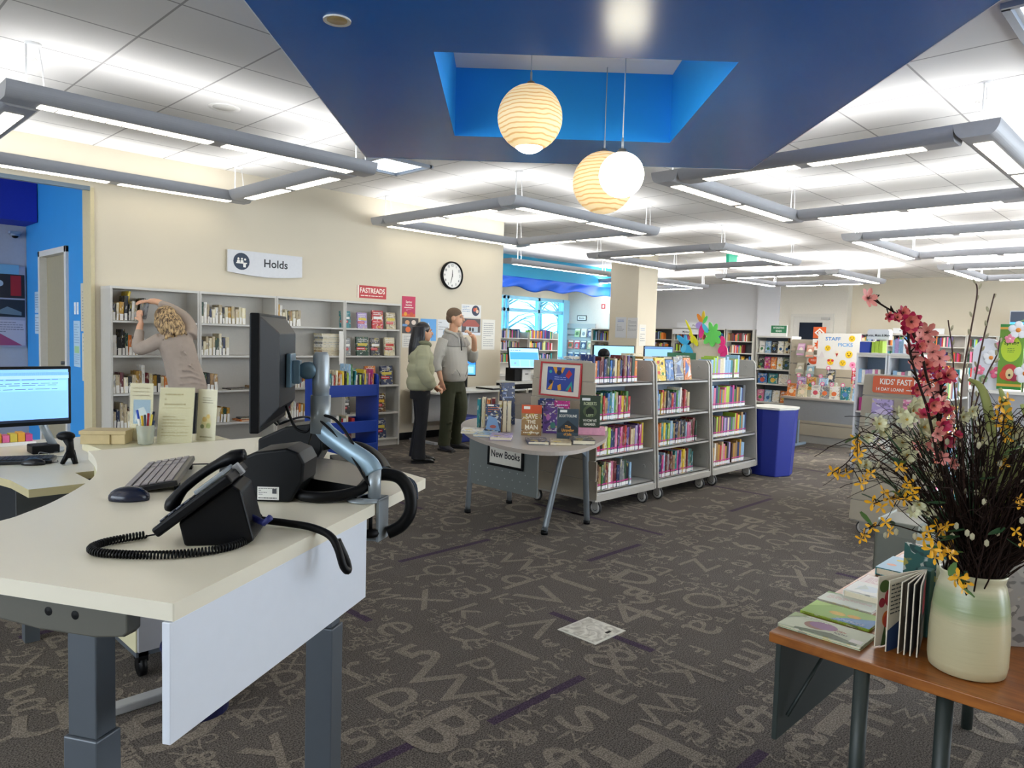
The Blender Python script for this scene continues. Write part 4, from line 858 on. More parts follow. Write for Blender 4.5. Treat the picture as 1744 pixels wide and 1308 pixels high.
# ============================================================ people
def voxel(o, size, smooth=4):
    r = o.modifiers.new('unite', 'REMESH'); r.mode = 'VOXEL'; r.voxel_size = size; r.use_smooth_shade = True
    if smooth: s_ = o.modifiers.new('soften', 'SMOOTH'); s_.iterations = smooth; s_.factor = .5
    return o
def skin_mat(name, col):
    m_ = mat(name, col, .55, var=.05, scale=12); m_.node_tree.nodes['Principled BSDF'].inputs['Subsurface Weight'].default_value = .08; return m_
def cloth(name, col, scale=20, var=.10, bump=.4): return mat(name, col, .9, var=var, scale=scale, bump=bump)
def hand(b, wrist, d, up, curl=.4, s=1.0, spread=.2, side=1):
    """palm and five fingers. d: direction of the fingers, up: back of the hand"""
    d = Vector(d).normalized(); up = Vector(up); up = (up-d*up.dot(d)).normalized(); lat = d.cross(up)*side; w0 = Vector(wrist)
    b.tube([w0, w0+d*.03*s, w0+d*.085*s], [(.026*s, .018*s), (.036*s, .016*s), (.040*s, .013*s)], 10)
    for k, (off, ln) in enumerate(((-.030, .062), (-.010, .074), (.010, .078), (.030, .070))):
        base = w0+d*.078*s+lat*off*s; p = base; dd = (d+lat*off*spread*6).normalized(); pts = [p-d*.015*s]
        for j, f in enumerate((.42, .32, .26)):
            ang = curl*(.5+j*.5); dd = (dd*cos(ang)-up*sin(ang)).normalized() if j else (dd*cos(ang*.6)-up*sin(ang*.6)).normalized()
            p = p+dd*ln*f*s; pts.append(p)
        b.tube(pts, [.0095*s, .009*s, .0085*s, .0068*s], 7)
    tb_ = w0+d*.025*s+lat*.030*s; td = (d*.75+lat*.75-up*.25).normalized()
    b.tube([tb_-lat*.012*s, tb_+td*.028*s, tb_+td*.052*s+d*.008*s], [.013*s, .011*s, .008*s], 7)
def head(b, c, rz, pitch=0, s=1.0):
    T = Matrix.Translation(c) @ Euler((pitch, 0, rz)).to_matrix().to_4x4() @ Matrix.Scale(s, 4)
    b.ball((0, .012, .03), (.076, .094, .092), 20, 0, T); b.ball((0, -.022, -.028), (.060, .066, .082), 18, 0, T)
    b.ball((0, -.052, -.082), (.030, .028, .024), 12, 0, T)                         # chin
    b.tube([(0, -.088, .022), (0, -.106, -.008), (0, -.110, -.020), (0, -.088, -.030)], [.007, .012, .015, .009], 8, 0, T)     # nose
    b.tube([(-.022, -.080, -.052), (0, -.090, -.052), (.022, -.080, -.052)], [.006, .010, .006], 6, 0, T)                    # lips
    b.tube([(-.045, -.076, .030), (0, -.090, .032), (.045, -.076, .030)], [.008, .008, .008], 6, 0, T)                    # brow
    for s_ in (-1, 1): b.ball((s_*.076, .012, -.005), (.012, .022, .034), 10, 0, T)
    return T
def face_parts(root, T, iris='3a3630', lip='b06a5c'):
    b = B()
    for s_ in (-1, 1): b.ball((s_*.031, -.079, .012), (.012, .009, .008), 10, 0, T)
    b.obj('eye', mat('eye_white', 'e8e4de', .3), root)
    b = B()
    for s_ in (-1, 1): b.ball((s_*.031, -.087, .012), (.006, .004, .006), 8, 0, T)
    b.obj('iris', mat('iris_'+iris, iris, .3), root)
    b = B().tube([(-.024, -.084, -.052), (0, -.097, -.052), (.024, -.084, -.052)], [.003, .005, .003], 6, 0, T); b.obj('mouth', mat('lip_'+lip, lip, .5), root)
    b = B()
    for s_ in (-1, 1): b.tube([(s_*.014, -.093, .034), (s_*.032, -.090, .038), (s_*.050, -.076, .032)], [.003, .004, .002], 5, 0, T)
    b.obj('eyebrow', mat('brow_brown', '4a382c', .8), root)
def limb(b, pts, rs, n=14): b.tube(spline(pts, 4), [r for r in interp(rs, 4)], n)
def interp(rs, k):
    out = []
    for i in range(len(rs)-1):
        a, c = rs[i], rs[i+1]
        for j in range(k):
            t = j/k
            out.append(tuple(u*(1-t)+v*t for u, v in zip(a, c)) if isinstance(a, tuple) else a*(1-t)+c*t)
    out.append(rs[-1]); return out
def rings(b, rows, n=22, m=0):
    """torso loft: rows of (z, half width, half depth, y centre, x centre)"""
    v = []; f = []
    for z, a, d, yc, xc in rows:
        for k in range(n):
            t = 2*pi*k/n; c, s_ = cos(t), sin(t)
            v.append((xc+a*math.copysign(abs(c)**.8, c), yc+d*math.copysign(abs(s_)**.85, s_), z))
    for i in range(len(rows)-1):
        for k in range(n): k2 = (k+1) % n; f.append((i*n+k, i*n+k2, (i+1)*n+k2, (i+1)*n+k))
    f.append(tuple(range(n))[::-1]); f.append(tuple(range((len(rows)-1)*n, len(rows)*n)))
    return b.add(v, f, m, None, True)
def folds(b0, pts, m=0): b0.tube(pts, [.006]*len(pts), 5, m)
def shoe(root, x, y, rz, mt, sole, name='shoe', s=1.0):
    T = TR((x, y, 0), rz) @ Matrix.Scale(s, 4); b = B()
    b.tube([(0, .07, .045), (0, .04, .05), (0, -.04, .045), (0, -.12, .036), (0, -.175, .026)], [(.032, .036), (.038, .042), (.040, .038), (.044, .026), (.034, .016)], 12, 0, T)
    b.tube([(0, .05, .05), (0, .05, .10)], [.04, .042], 12, 0, T)
    b.prism([(-.036, .095), (.036, .095), (.042, 0), (.050, -.11), (.036, -.185), (-.030, -.19), (-.046, -.11), (-.040, 0)], 0, .024, 1, T)
    b.obj(name, [mt, sole], root, 0)

# ---- man in the grey hoodie, right hand hanging, left hand at his chin
MAN = thing('person', 'standing man in a light grey hoodie and olive trousers, hand on his chin', 'person', (6.20, 7.13, 0), .12)
SK = skin_mat('skin_fair', 'd9a584')
b = B(); T = head(b, (.0, -.03, 1.71), .50, .03, 1.03)
b.tube([(0, .02, 1.50), (0, .0, 1.56), (0, -.01, 1.64)], [.062, .056, .058], 14)
rings(b, [(.95, .13, .09, 0, 0), (1.15, .13, .09, 0, 0), (1.35, .15, .10, 0, 0), (1.44, .13, .08, 0, 0), (1.52, .08, .07, 0, 0)])
limb(b, [(-.16, 0, 1.40), (-.25, .03, 1.16), (-.25, -.03, .93)], [.03, .042, .028]); hand(b, (-.25, -.035, .925), (.04, -.25, -1), (-1, -.2, 0), .35, 1.02, .15, 1)
limb(b, [(.16, 0, 1.40), (.27, -.10, 1.20), (.12, -.25, 1.44), (.075, -.24, 1.50)], [.05, .042, .034, .026]); hand(b, (.085, -.24, 1.485), (-.55, .05, .55), (.4, -.7, .5), 1.1, .95, .05, -1)
for s_ in (-1, 1): limb(b, [(s_*.09, 0, .94), (s_*.11, -.02, .5), (s_*.13, .04, .08)], [.070, .045, .030])
mb = voxel(b.obj('body', SK, MAN), .008, 3); face_parts(MAN, T)
HOOD = cloth('hoodie_light_grey', 'bdb9b0', 160, .12); YOKE = cloth('hoodie_yoke_grey', '9b9893', 160, .12)
b = B()
rings(b, [(.90, .165, .130, -.01, 0), (.93, .178, .142, -.015, 0), (1.0, .192, .158, -.025, 0), (1.15, .190, .150, -.02, 0), (1.30, .195, .140, 0, 0), (1.42, .192, .122, .01, 0), (1.49, .135, .100, .015, 0), (1.53, .09, .08, .01, 0)])
limb(b, [(-.165, .01, 1.43), (-.225, .02, 1.30), (-.262, .035, 1.14), (-.262, .0, 1.03)], [.078, .070, .060, .050])
limb(b, [(.165, .01, 1.43), (.225, -.03, 1.30), (.275, -.10, 1.19), (.20, -.19, 1.31)], [.078, .070, .062, .054])
for k in range(4): b.tube([(-.27+.01*k, -.055, 1.08+.07*k), (-.235, -.055, 1.10+.07*k), (-.20, -.03, 1.09+.07*k)], [.004, .009, .004], 6)
for k in range(5): a = -.16+k*.06; b.tube([(a, -.14-.02*(k % 2), 1.0+.03*(k % 3)), (a+.04, -.165, 1.04+.02*k), (a+.10, -.15, 1.06+.02*k)], [.003, .009, .003], 6)
voxel(b.obj('hoodie', HOOD, MAN), .010, 4)
b = B(); rings(b, [(1.345, .199, .144, 0, 0), (1.42, .196, .127, .01, 0), (1.49, .140, .105, .015, 0), (1.525, .095, .085, .01, 0)]); limb(b, [(.165, .01, 1.43), (.215, -.03, 1.34)], [.081, .076]); voxel(b.obj('yoke', YOKE, MAN), .010, 3)
b = B(); b.tube(spline([(-.015, -.10, 1.46), (-.07, -.07, 1.51), (-.10, .01, 1.54), (-.05, .085, 1.56), (.05, .085, 1.56), (.10, .01, 1.54), (.07, -.07, 1.51), (.015, -.10, 1.46)], 4), .022, 8)
b.tube([(-.07, .08, 1.53), (0, .11, 1.50), (.07, .08, 1.53)], [.03, .045, .03], 10); voxel(b.obj('hood_collar', HOOD, MAN), .009, 3)
B().tube([(0, -.128, 1.45), (0, -.146, 1.30)], .006, 6).obj('zip', mat('dark_button', '38383c', .4), MAN); B().tube([(-.03, -.12, 1.47), (-.035, -.148, 1.36)], .003, 5).tube([(.03, -.12, 1.47), (.035, -.148, 1.35)], .003, 5).obj('drawstring', WHITE, MAN)
B().tube([(-.11, -.165, 1.06), (-.075, -.178, 1.02), (-.05, -.178, .97)], .004, 5).tube([(.11, -.165, 1.06), (.075, -.178, 1.02), (.05, -.178, .97)], .004, 5).obj('pocket_seam', YOKE, MAN)
OLV = cloth('trousers_olive', '3c3f2c', 30, .15)
b = B(); rings(b, [(.76, .165, .125, 0, 0), (.88, .168, .130, 0, 0), (.96, .160, .120, 0, 0)])
limb(b, [(-.085, 0, .86), (-.105, -.015, .55), (-.10, .01, .30), (-.105, .03, .07)], [.105, .088, .080, .078]); limb(b, [(.085, 0, .86), (.12, -.05, .55), (.14, .02, .30), (.16, .06, .07)], [.108, .092, .082, .078])
for k in range(5):
    for s_ in (-1, 1): b.tube([(s_*.11-.06, -.07, .16+.10*k), (s_*.11, -.098, .18+.10*k), (s_*.11+.06, -.06, .15+.10*k)], [.004, .010, .004], 6)
voxel(b.obj('trousers', OLV, MAN), .011, 3)
SH = mat('shoe_dark_grey', '36363a', .6, var=.2); SO = mat('shoe_sole', '26262a', .6)
shoe(MAN, -.105, .02, -.15, SH, SO); shoe(MAN, .165, .06, .45, SH, SO)
Th = T
b = B(); b.ball((0, .022, .048), (.083, .100, .086), 20, 0, Th); b.ball((0, .065, -.0), (.072, .058, .066), 14, 0, Th)
hm = voxel(b.obj('hair', mat('hair_short_brown', '6a5644', .8, var=.25, scale=90, bump=.6), MAN), .007, 2)

# ---- woman with long black hair seen from behind
WOM = thing('person', 'standing woman with long black hair in a sage puffer jacket and black trousers', 'person', (5.33, 6.68, 0), 1.05)
SK2 = skin_mat('skin_tan', 'cf9a78')
b = B(); T = head(b, (.0, -.02, 1.515), .12, .0, .96); b.tube([(0, .01, 1.33), (0, .0, 1.44)], [.05, .048], 12)
rings(b, [(.85, .14, .10, 0, 0), (1.02, .12, .085, 0, 0), (1.2, .14, .09, 0, 0), (1.32, .13, .08, 0, 0), (1.37, .06, .06, 0, 0)])
for s_ in (-1, 1):
    limb(b, [(s_*.16, 0, 1.30), (s_*.20, .02, 1.07), (s_*.17, -.13, .90)], [.042, .036, .025]); hand(b, (s_*.165, -.14, .895), (-s_*.2, -.75, -.45), (s_*.8, -.3, .5), .5, .88, .1, s_)
    limb(b, [(s_*.08, 0, .86), (s_*.085, 0, .45), (s_*.085, .03, .06)], [.08, .05, .036])
voxel(b.obj('body', SK2, WOM), .008, 3); face_parts(WOM, T, '2a211c', 'b05a58')
JK = cloth('jacket_sage', 'a5a487', 9, .14, .3)
b = B(); zz = [.84, .86, .93, .98, 1.0, 1.08, 1.13, 1.15, 1.23, 1.28, 1.30, 1.36, 1.40]
rw = [(.145, .12), (.177, .149), (.193, .165), (.186, .156), (.169, .139), (.190, .162), (.183, .151), (.168, .137), (.183, .149), (.170, .132), (.148, .112), (.125, .10), (.09, .08)]
rings(b, [(z, a, d, .01, 0) for z, (a, d) in zip(zz, rw)])
for s_ in (-1, 1):
    limb(b, [(s_*.145, .01, 1.30), (s_*.20, .02, 1.20), (s_*.235, .03, 1.10), (s_*.225, -.03, .99), (s_*.19, -.11, .90)], [.078, .080, .074, .072, .052])
    for (x, y, z, r) in ((.20, .02, 1.22, .084), (.235, .03, 1.10, .083), (.222, -.045, .985, .079)): b.ball((s_*x, y, z), (r, r, r*.8), 14)
voxel(b.obj('puffer_jacket', JK, WOM), .010, 3)
b = B(); b.tube(spline([(0, -.085, 1.37), (-.075, -.04, 1.39), (-.085, .04, 1.40), (0, .09, 1.41), (.085, .04, 1.40), (.075, -.04, 1.39), (0, -.085, 1.37)], 4), .034, 8); voxel(b.obj('jacket_collar', mat('collar_olive', '6e6f56', .8), WOM), .009, 2)
b = B(); rings(b, [(.74, .145, .115, .01, 0), (.84, .150, .118, .01, 0), (.92, .13, .105, .01, 0)])
for s_ in (-1, 1): limb(b, [(s_*.075, .0, .84), (s_*.085, -.005, .50), (s_*.085, .02, .28), (s_*.09, .03, .05)], [.095, .066, .070, .088])
voxel(b.obj('trousers', cloth('trousers_black', '15161b', 20, .2), WOM), .011, 3)
BOOT = mat('boot_black', '17181a', .35)
shoe(WOM, -.09, .02, .05, BOOT, BOOT, 'shoe', .92); shoe(WOM, .09, -.02, -.1, BOOT, BOOT, 'shoe', .92)
b = B(); Th = T; b.ball((0, .022, .040), (.086, .098, .092), 20, 0, Th)
for k in range(11):
    a = -.25+k*(pi+.5)/10; x, y = cos(a)*.070, sin(a)*.070+.02; ln = rnd.uniform(.30, .42)
    b.tube([(x*.9, y, 1.58), (x*1.15, y*1.1+.005, 1.46), (x*1.15, y*1.15+.02, 1.34), (x*.95, y*1.05+.045, 1.58-ln)], [.030, .034, .036, .020], 8)
voxel(b.obj('hair', mat('hair_black_long', '14141a', .35, var=.4, scale=60, bump=.4), WOM), .009, 2)

# ---- woman reaching into the holds shelf, back to the viewer
RCH = thing('person', 'woman with wavy blonde-brown hair in a beige top reaching into the holds shelf', 'person', (2.90, 7.50, 0), pi)
b = B(); T = head(b, (.10, -.10, 1.545), .35, .55, .98); b.tube([(.05, -.02, 1.38), (.08, -.06, 1.48)], [.05, .05], 12)
rings(b, [(.92, .11, .08, 0, -.07), (1.1, .13, .10, -.01, -.03), (1.3, .15, .10, -.03, .02), (1.40, .13, .09, -.04, .04), (1.44, .06, .06, -.04, .05)])
limb(b, [(-.12, -.02, 1.40), (-.08, -.12, 1.58), (.10, -.22, 1.73), (.20, -.26, 1.745)], [.045, .040, .034, .026]); hand(b, (.19, -.26, 1.745), (.9, -.3, -.10), (.1, .4, 1), .5, .95, .1, 1)
limb(b, [(.20, -.05, 1.36), (.33, -.14, 1.28), (.30, -.24, 1.45), (.27, -.27, 1.53)], [.045, .040, .034, .026]); hand(b, (.27, -.27, 1.535), (.15, -.15, .9), (.6, .6, 0), .6, .92, .1, -1)
for s_ in (-1, 1): limb(b, [(s_*.07-.07, 0, .90), (s_*.10-.05, 0, .48), (s_*.11-.04, .02, .07)], [.06, .045, .035])
voxel(b.obj('body', skin_mat('skin_light', 'dba98a'), RCH), .008, 3); face_parts(RCH, T, '40362e', 'b06a5c')
TOP = cloth('top_beige', 'a7988c', 14, .12, .3)
b = B(); rings(b, [(.84, .165, .135, .0, -.09), (.88, .182, .150, .0, -.085), (1.0, .178, .145, -.005, -.06), (1.15, .165, .130, -.01, -.02), (1.30, .172, .128, -.02, .02), (1.39, .165, .112, -.03, .04), (1.45, .11, .09, -.04, .05)])
limb(b, [(-.10, -.02, 1.40), (-.13, -.08, 1.50), (-.08, -.14, 1.61), (.05, -.20, 1.70), (.12, -.23, 1.725)], [.078, .070, .060, .048, .040])
limb(b, [(.17, -.03, 1.37), (.27, -.09, 1.30), (.335, -.15, 1.27), (.315, -.21, 1.38), (.295, -.24, 1.45)], [.072, .068, .060, .048, .042])
for k in range(7): b.tube([(-.20+.03*k, .135+.01*(k % 2), .92+.05*k), (-.08+.02*k, .150, .95+.06*k), (.06, .135, .93+.07*k)], [.003, .008, .003], 6)
voxel(b.obj('long_sleeve_top', TOP, RCH), .010, 3)
b = B(); rings(b, [(.76, .15, .12, 0, -.07), (.90, .152, .12, 0, -.07)])
for s_ in (-1, 1): limb(b, [(s_*.08-.07, 0, .86), (s_*.10-.05, 0, .50), (s_*.11-.04, .02, .06)], [.10, .072, .065])
voxel(b.obj('trousers', cloth('trousers_dark', '1a1c22', 20, .2), RCH), .012, 3)
shoe(RCH, -.14, .0, .1, BOOT, BOOT, 'shoe', .95); shoe(RCH, .07, .0, -.1, BOOT, BOOT, 'shoe', .95)
b = B(); b.ball((0, .032, .050), (.102, .114, .104), 20, 0, T)
hr = random.Random(5)
for k in range(20):
    a = -.35+k*(pi+.7)/19; x, y = cos(a)*.078, sin(a)*.085+.02; w_ = .018*(-1)**k
    b.tube(spline([(x, y, .05), (x*1.25+w_, y*1.2, -.03), (x*1.3-w_, y*1.25, -.10), (x*1.05+w_*1.5, y*1.1+.01, -.175-hr.uniform(0, .04)), (x*1.2+w_*2, y*1.15, -.215)], 4), interp([.022, .026, .026, .018, .008], 4), 7, 0, T)
m, N, L, P = new_mat('hair_wavy_blonde'); tc = N.new('ShaderNodeTexCoord'); mp_ = N.new('ShaderNodeMapping'); mp_.inputs['Scale'].default_value = (38, 38, 7); L.new(tc.outputs['Object'], mp_.inputs[0])
nz = N.new('ShaderNodeTexNoise'); nz.inputs['Scale'].default_value = 1.6; L.new(mp_.outputs[0], nz.inputs['Vector']); cr = N.new('ShaderNodeValToRGB'); cr.color_ramp.elements[0].position = .38; cr.color_ramp.elements[0].color = lin('4b3624'); cr.color_ramp.elements[1].position = .62; cr.color_ramp.elements[1].color = lin('c8a878')
L.new(nz.outputs['Fac'], cr.inputs[0]); L.new(cr.outputs[0], P.inputs['Base Color']); P.inputs['Roughness'].default_value = .45
voxel(b.obj('hair', m, RCH), .006, 1)
hb_ = book_mesh(.03, .20, .15, 'plain').obj('book', [SPINE, PAGE, LAB, PINK]); hb_.location = (2.665, 7.78, 1.565); hb_.rotation_euler = (0, .18, 0); hb_.color = lin(HD['grey']); tag(hb_, 'grey book between the hands of the woman reaching into the holds shelf', 'book')
# ============================================================ staff desk in the foreground
DW = mat('desk_laminate', 'f0e9d4', .32, var=.015, scale=3); DE = mat('desk_edge', 'e6e0ce', .35, var=.02); DP = mat('desk_panel_white', 'dde3ee', .4, var=.02); DL = mat('desk_leg_grey', '575e66', .4, metal=.2, var=.03); DBK = mat('desk_bracket_grey', '5b5a52', .45, var=.03)
dk = thing('staff_desk', 'large cream staff desk with a curved inner edge and grey lifting legs', 'desk', (1.0, 2.3, 0)); org = dk.location
cur = spline([(.878, 3.183, 0), (.855, 3.03, 0), (.809, 2.833, 0), (.753, 2.658, 0), (.673, 2.504, 0), (.557, 2.33, 0), (.473, 2.235, 0), (.398, 2.172, 0), (.24, 2.13, 0), (.07, 2.12, 0)], 4)
outl = [(.503, 1.33), (1.586, 1.952), (1.61, 2.259), (1.62, 2.64), (1.64, 3.17)]+[(p.x, p.y) for p in cur]
B(org).prism(outl, .966, 1.0, 0, None, 0, 1).obj('desktop', [DW, DE], dk, .0025)
U = Vector((cos(radians(29.9)), sin(radians(29.9)), 0)); V_ = Vector((-U.y, U.x, 0)); A0 = Vector((.503, 1.33, 0))
TU = Matrix((U, V_, Vector((0, 0, 1)))).transposed().to_4x4(); TU.translation = A0
B(org).box(-.004, .80, .004, .022, .735, .964, 0, TU).obj('modesty_panel', DP, dk, .0015)
def lift(name_x, name_y, T0, w_=.068, d_=.05):
    b = B(org); b.box(-w_/2, w_/2, -d_/2, d_/2, .69, .93, 0, T0); o = b.obj('leg', DL, dk, .003)
    B(org).box(-w_/2-.006, w_/2+.006, -d_/2-.006, d_/2+.006, .04, .69, 0, T0).obj('leg_sleeve', DL, dk, .003)
def TL(x, y): 
    M_ = Matrix((V_, -U, Vector((0, 0, 1)))).transposed().to_4x4(); M_.translation = Vector((x, y, 0)); return M_
lift(0, 0, TL(.435, 1.565)); lift(0, 0, TL(1.062, 1.735)); lift(0, 0, TL(1.25, 2.98))
B(org).box(-.42, .09, -.03, .03, 0, .04, 0, TL(.435, 1.565)).obj('foot', DL, dk, .004); B(org).box(-.1, .38, -.03, .03, 0, .04, 0, TL(1.062, 1.735)).obj('foot', DL, dk, .004)
B(org).box(.885, 1.45, 2.95, 3.01, .0, .035).obj('foot', mat('foot_pale_grey', 'a9abad', .4), dk, .006)
pp = [(.52, .965), (-.108, .965), (-.108, .915), (-.098, .905), (-.03, .895), (.10, .895), (.52, .93)][::-1]
b = B(org); TB_ = TL(.435, 1.565); n = len(pp); b.add([(x, .026, z) for x, z in pp]+[(x, -.010, z) for x, z in pp], [tuple(range(n)), tuple(range(n, 2*n))[::-1]]+[(i, n+i, n+(i+1) % n, (i+1) % n) for i in range(n)], 0, TB_); b.obj('bracket', DBK, dk, .004)
for k in (-.012, .052): B(org).lathe([(0, .001), (.009, .0)], (0, 0, 0), 16, 0, TB_ @ facing((.025+k, .0265, .935), (0, 1, 0))).obj('bolt_hole', BLACK, dk)
# mobile pedestal below, with white counter piece beside the desk
pd = thing('pedestal_cabinet', 'cream pedestal cabinet on castors beneath the back counter', 'cabinet', (1.25, 3.40, 0))
o_ = pd.location; PC = mat('pedestal_cream', 'cdc7a4', .5, var=.02); PG = mat('pedestal_grey', '9b9ba0', .45, var=.02)
B(o_).box(1.055, 1.50, 3.20, 3.74, .12, .90).obj('body', PC, pd, .003); 
for z0, z1 in ((.125, .38), (.385, .64), (.645, .895)): B(o_).box(1.06, 1.495, 3.18, 3.199, z0, z1).obj('drawer_front', PG, pd, .003)
for x in (1.09, 1.46):
    for y in (3.24, 3.70): B(o_).cyl((x-.012, y, .045), (x+.012, y, .045), .045, n=16).box(x-.02, x+.02, y-.03, y+.03, .07, .12).obj('castor', BLACK, pd)
B(o_).box(1.06, 1.49, 3.21, 3.73, .095, .12).obj('base_plate', DL, pd)
tag(B((1.3, 3.5, .93)).box(1.018, 1.60, 3.22, 3.785, .912, .95).obj('back_counter', [mat('counter_cream', 'd6cfae', .4)], None, .003), 'cream counter slab carrying the box, the pens and the leaflet stands', 'counter')
b = B((1.08, 3.66, .95)); Tb = TR((1.10, 3.70, .951), -.62); b.box(-.095, .095, -.055, .055, 0, .045, 0, Tb); b.box(-.10, .10, -.060, .060, .045, .062, 0, Tb); b.box(.03, .034, -.0605, -.0555, 0, .045, 1, Tb)
tag(b.obj('wooden_box', [mat('box_wood_pale', 'c6b284', .6, var=.12, scale=25), mat('box_seam', '8a7440', .7)], None, .003), 'small pale wooden box with a lid on the back counter', 'box')
pc = thing('pen_cup', 'clear glass cup holding pens and markers on the back counter', 'pen cup', (1.222, 3.56, .9505))
m, N, L, P = new_mat('clear_acrylic'); P.inputs['Base Color'].default_value = lin('d7dccb'); P.inputs['Roughness'].default_value = .05; P.inputs['Alpha'].default_value = .38; MATS['clear_acrylic'] = m; CLR = m
B().lathe([(.030, 0), (.034, .004), (.040, .09), (.038, .09), (.032, .006), (0, .006)], (0, 0, 0), 20, 0, None, True, True).obj('cup', CLR, pc)
for k, (c, a, l) in enumerate((('1a2030', 0, .15), ('b8282c', .9, .14), ('e0b820', 1.7, .13), ('2448a8', 2.6, .16), ('e9e6de', 3.4, .12), ('202838', 4.3, .14), ('d8c24a', 5.2, .14), ('2c3a5a', 5.8, .11))):
    B().tube([(cos(a)*.012, sin(a)*.012, .008), (cos(a)*.036, sin(a)*.036, l)], .0055, 8).obj('pen', mat('pen_'+c, c, .4), pc)
def stand_sheet(label, x, y, w, h, rz, lean, base, items):
    t = thing('leaflet_stand', label, 'leaflet holder', (x, y, .951), rz); T = Matrix.Translation((0, 0, 0)) @ Euler((-lean, 0, 0)).to_matrix().to_4x4() @ TR((0, 0, h/2)) @ facing((0, 0, 0), (0, -1, 0))
    b = B(); mats = [mat('print_'+base, base, .5, var=.02)]; b.box(-w/2, w/2, -h/2, h/2, -.001, .001, 0, T); art(b, items, mats, T, w, h, .0015); b.obj('leaflet', mats, t)
    b = B(); b.box(-w/2-.004, w/2+.004, -h/2, h/2+.004, .004, .006, 0, T); b.box(-w/2, w/2, -.0, .07, 0, .002); b.obj('acrylic_holder', mat('acrylic_sheet', 'd9d6bf', .1, alpha=.10), t)
stand_sheet('tall cream leaflet stand with a blue picture, behind the leaning one', 1.235, 3.66, .105, .275, -.72, .05, 'd3caa0', [('r', .15, .30, .9, .72, '7fa6bf'), ('l', .1, .76, .9, .95, 3, '998c5c'), ('p', [(.2, .35), (.85, .40), (.6, .6), (.3, .55)], 'c3d3d6')])
stand_sheet('cream leaning leaflet stand in the middle with embossed lettering', 1.335, 3.52, .155, .265, -.62, .25, 'd6cfa6', [('l', .15, .65, .9, .92, 3, 'a3935a'), ('r', .1, .62, .92, .64, 'c6bc8c'), ('l', .12, .1, .9, .5, 7, 'b3a772')])
stand_sheet('cream leaflet stand with a yellow and green floral print on the right', 1.475, 3.50, .105, .25, -1.05, .08, 'd9d3b4', [('l', .25, .72, .8, .86, 3, '5f5838'), ('o', .5, .36, .26, .26, 'd8cc8a'), ('o', .4, .42, .12, .12, 'c8a23a'), ('o', .62, .30, .12, .13, '96a04a'), ('o', .60, .48, .10, .10, 'dcb84a'), ('o', .30, .28, .1, .1, '5d6c34'), ('l', .2, .04, .85, .12, 1, '8a8360')])
pu = thing('hand_pump_bottle', 'white pump bottle standing between the leaflet stands', 'bottle', (1.42, 3.66, .951))
B().lathe([(.028, 0), (.030, .01), (.030, .13), (.014, .16), (.014, .175)], (0, 0, 0), 18).obj('bottle_body', mat('bottle_milky', 'dcdcd0', .3), pu); B().tube([(0, 0, .17), (0, 0, .215), (-.035, -.0, .22), (-.05, 0, .21)], .007, 8).obj('pump', WHITE, pu)

# ---- telephone
ph = thing('telephone', 'black desk telephone seen from the side with its handset in the cradle', 'telephone', (.70, 1.67, 1.0005), atan2(-.60, .80))
PB = mat('phone_black', '040509', .4, var=.1, spec=.2); PK = mat('phone_keys_grey', '3a3f4c', .35)
tl = radians(38); Ts = Matrix.Translation((-.085, 0, .026)) @ Euler((0, -tl, 0)).to_matrix().to_4x4()
b = B(); b.box(0, .205, -.055, .125, 0, .024, 0, Ts); b.obj('phone_body', PB, ph, .006, 3)
b = B(); P_ = [(-.035, 0), (.10, 0), (.118, .012), (.088, .128), (.066, .142), (-.048, .055)]; n = len(P_); b.add([(x, -.030, z) for x, z in P_]+[(x, .10, z) for x, z in P_], [tuple(range(n)), tuple(range(n, 2*n))[::-1]]+[(i, n+i, n+(i+1) % n, (i+1) % n) for i in range(n)]); b.obj('phone_foot', PB, ph, .006, 3)
b = B(); b.box(.120, .198, -.045, .055, .026, .036, 0, Ts); b.obj('display', mat('phone_display', '8d949a', .2), ph, .003)
b = B()
for i in range(4):
    for j in range(3): b.box(.022+i*.022, .038+i*.022, -.042+j*.030, -.020+j*.030, .024, .029, 0, Ts)
b.obj('keypad', PK, ph, .002)
hs_ = B(); pts = [(.005, .095, .034), (.02, .095, .042), (.06, .095, .054), (.11, .095, .057), (.16, .095, .054), (.20, .095, .044), (.225, .095, .034)]
hs_.tube([Ts @ Vector(p) for p in spline(pts, 3)], interp([(.020, .012), (.026, .018), (.018, .012), (.016, .012), (.018, .012), (.027, .019), (.022, .014)], 3), 12); hs_.obj('handset', PB, ph, 0)
B().box(.198, .214, .03, .05, .0, .03, 0, Ts).obj('hook_switch', mat('phone_silver', '9a9ca0', .3), ph, .002)
B().tube([(.10, .02, .055), (.135, .0, .045), (.15, -.01, .06)], .008, 8).obj('cable_plug', mat('cable_blue', '20286c', .5), ph)
def coil(path, R_, r, turns):
    P_ = spline(path, 14); L_ = [0]
    for i in range(1, len(P_)): L_.append(L_[-1]+(P_[i]-P_[i-1]).length)
    out = []; n = int(turns*9)
    for i in range(n+1):
        s_ = L_[-1]*i/n; j = max(k for k in range(len(L_)) if L_[k] <= s_+1e-9); j = min(j, len(P_)-2)
        t = (s_-L_[j])/max(1e-9, L_[j+1]-L_[j]); p = P_[j].lerp(P_[j+1], t); d = (P_[j+1]-P_[j]).normalized(); a = d.cross(Vector((0, 0, 1))).normalized(); u = a.cross(d)
        ang = 2*pi*i/9; out.append(p+a*cos(ang)*R_+u*sin(ang)*R_)
    return out
cz = 1.010
cp = [(.846, 1.795, 1.05), (.868, 1.735, 1.02), (.83, 1.68, cz), (.76, 1.592, cz), (.69, 1.568, cz), (.61, 1.588, cz), (.545, 1.635, cz), (.492, 1.70, cz), (.485, 1.745, cz), (.515, 1.775, cz), (.56, 1.785, cz), (.612, 1.786, cz)]
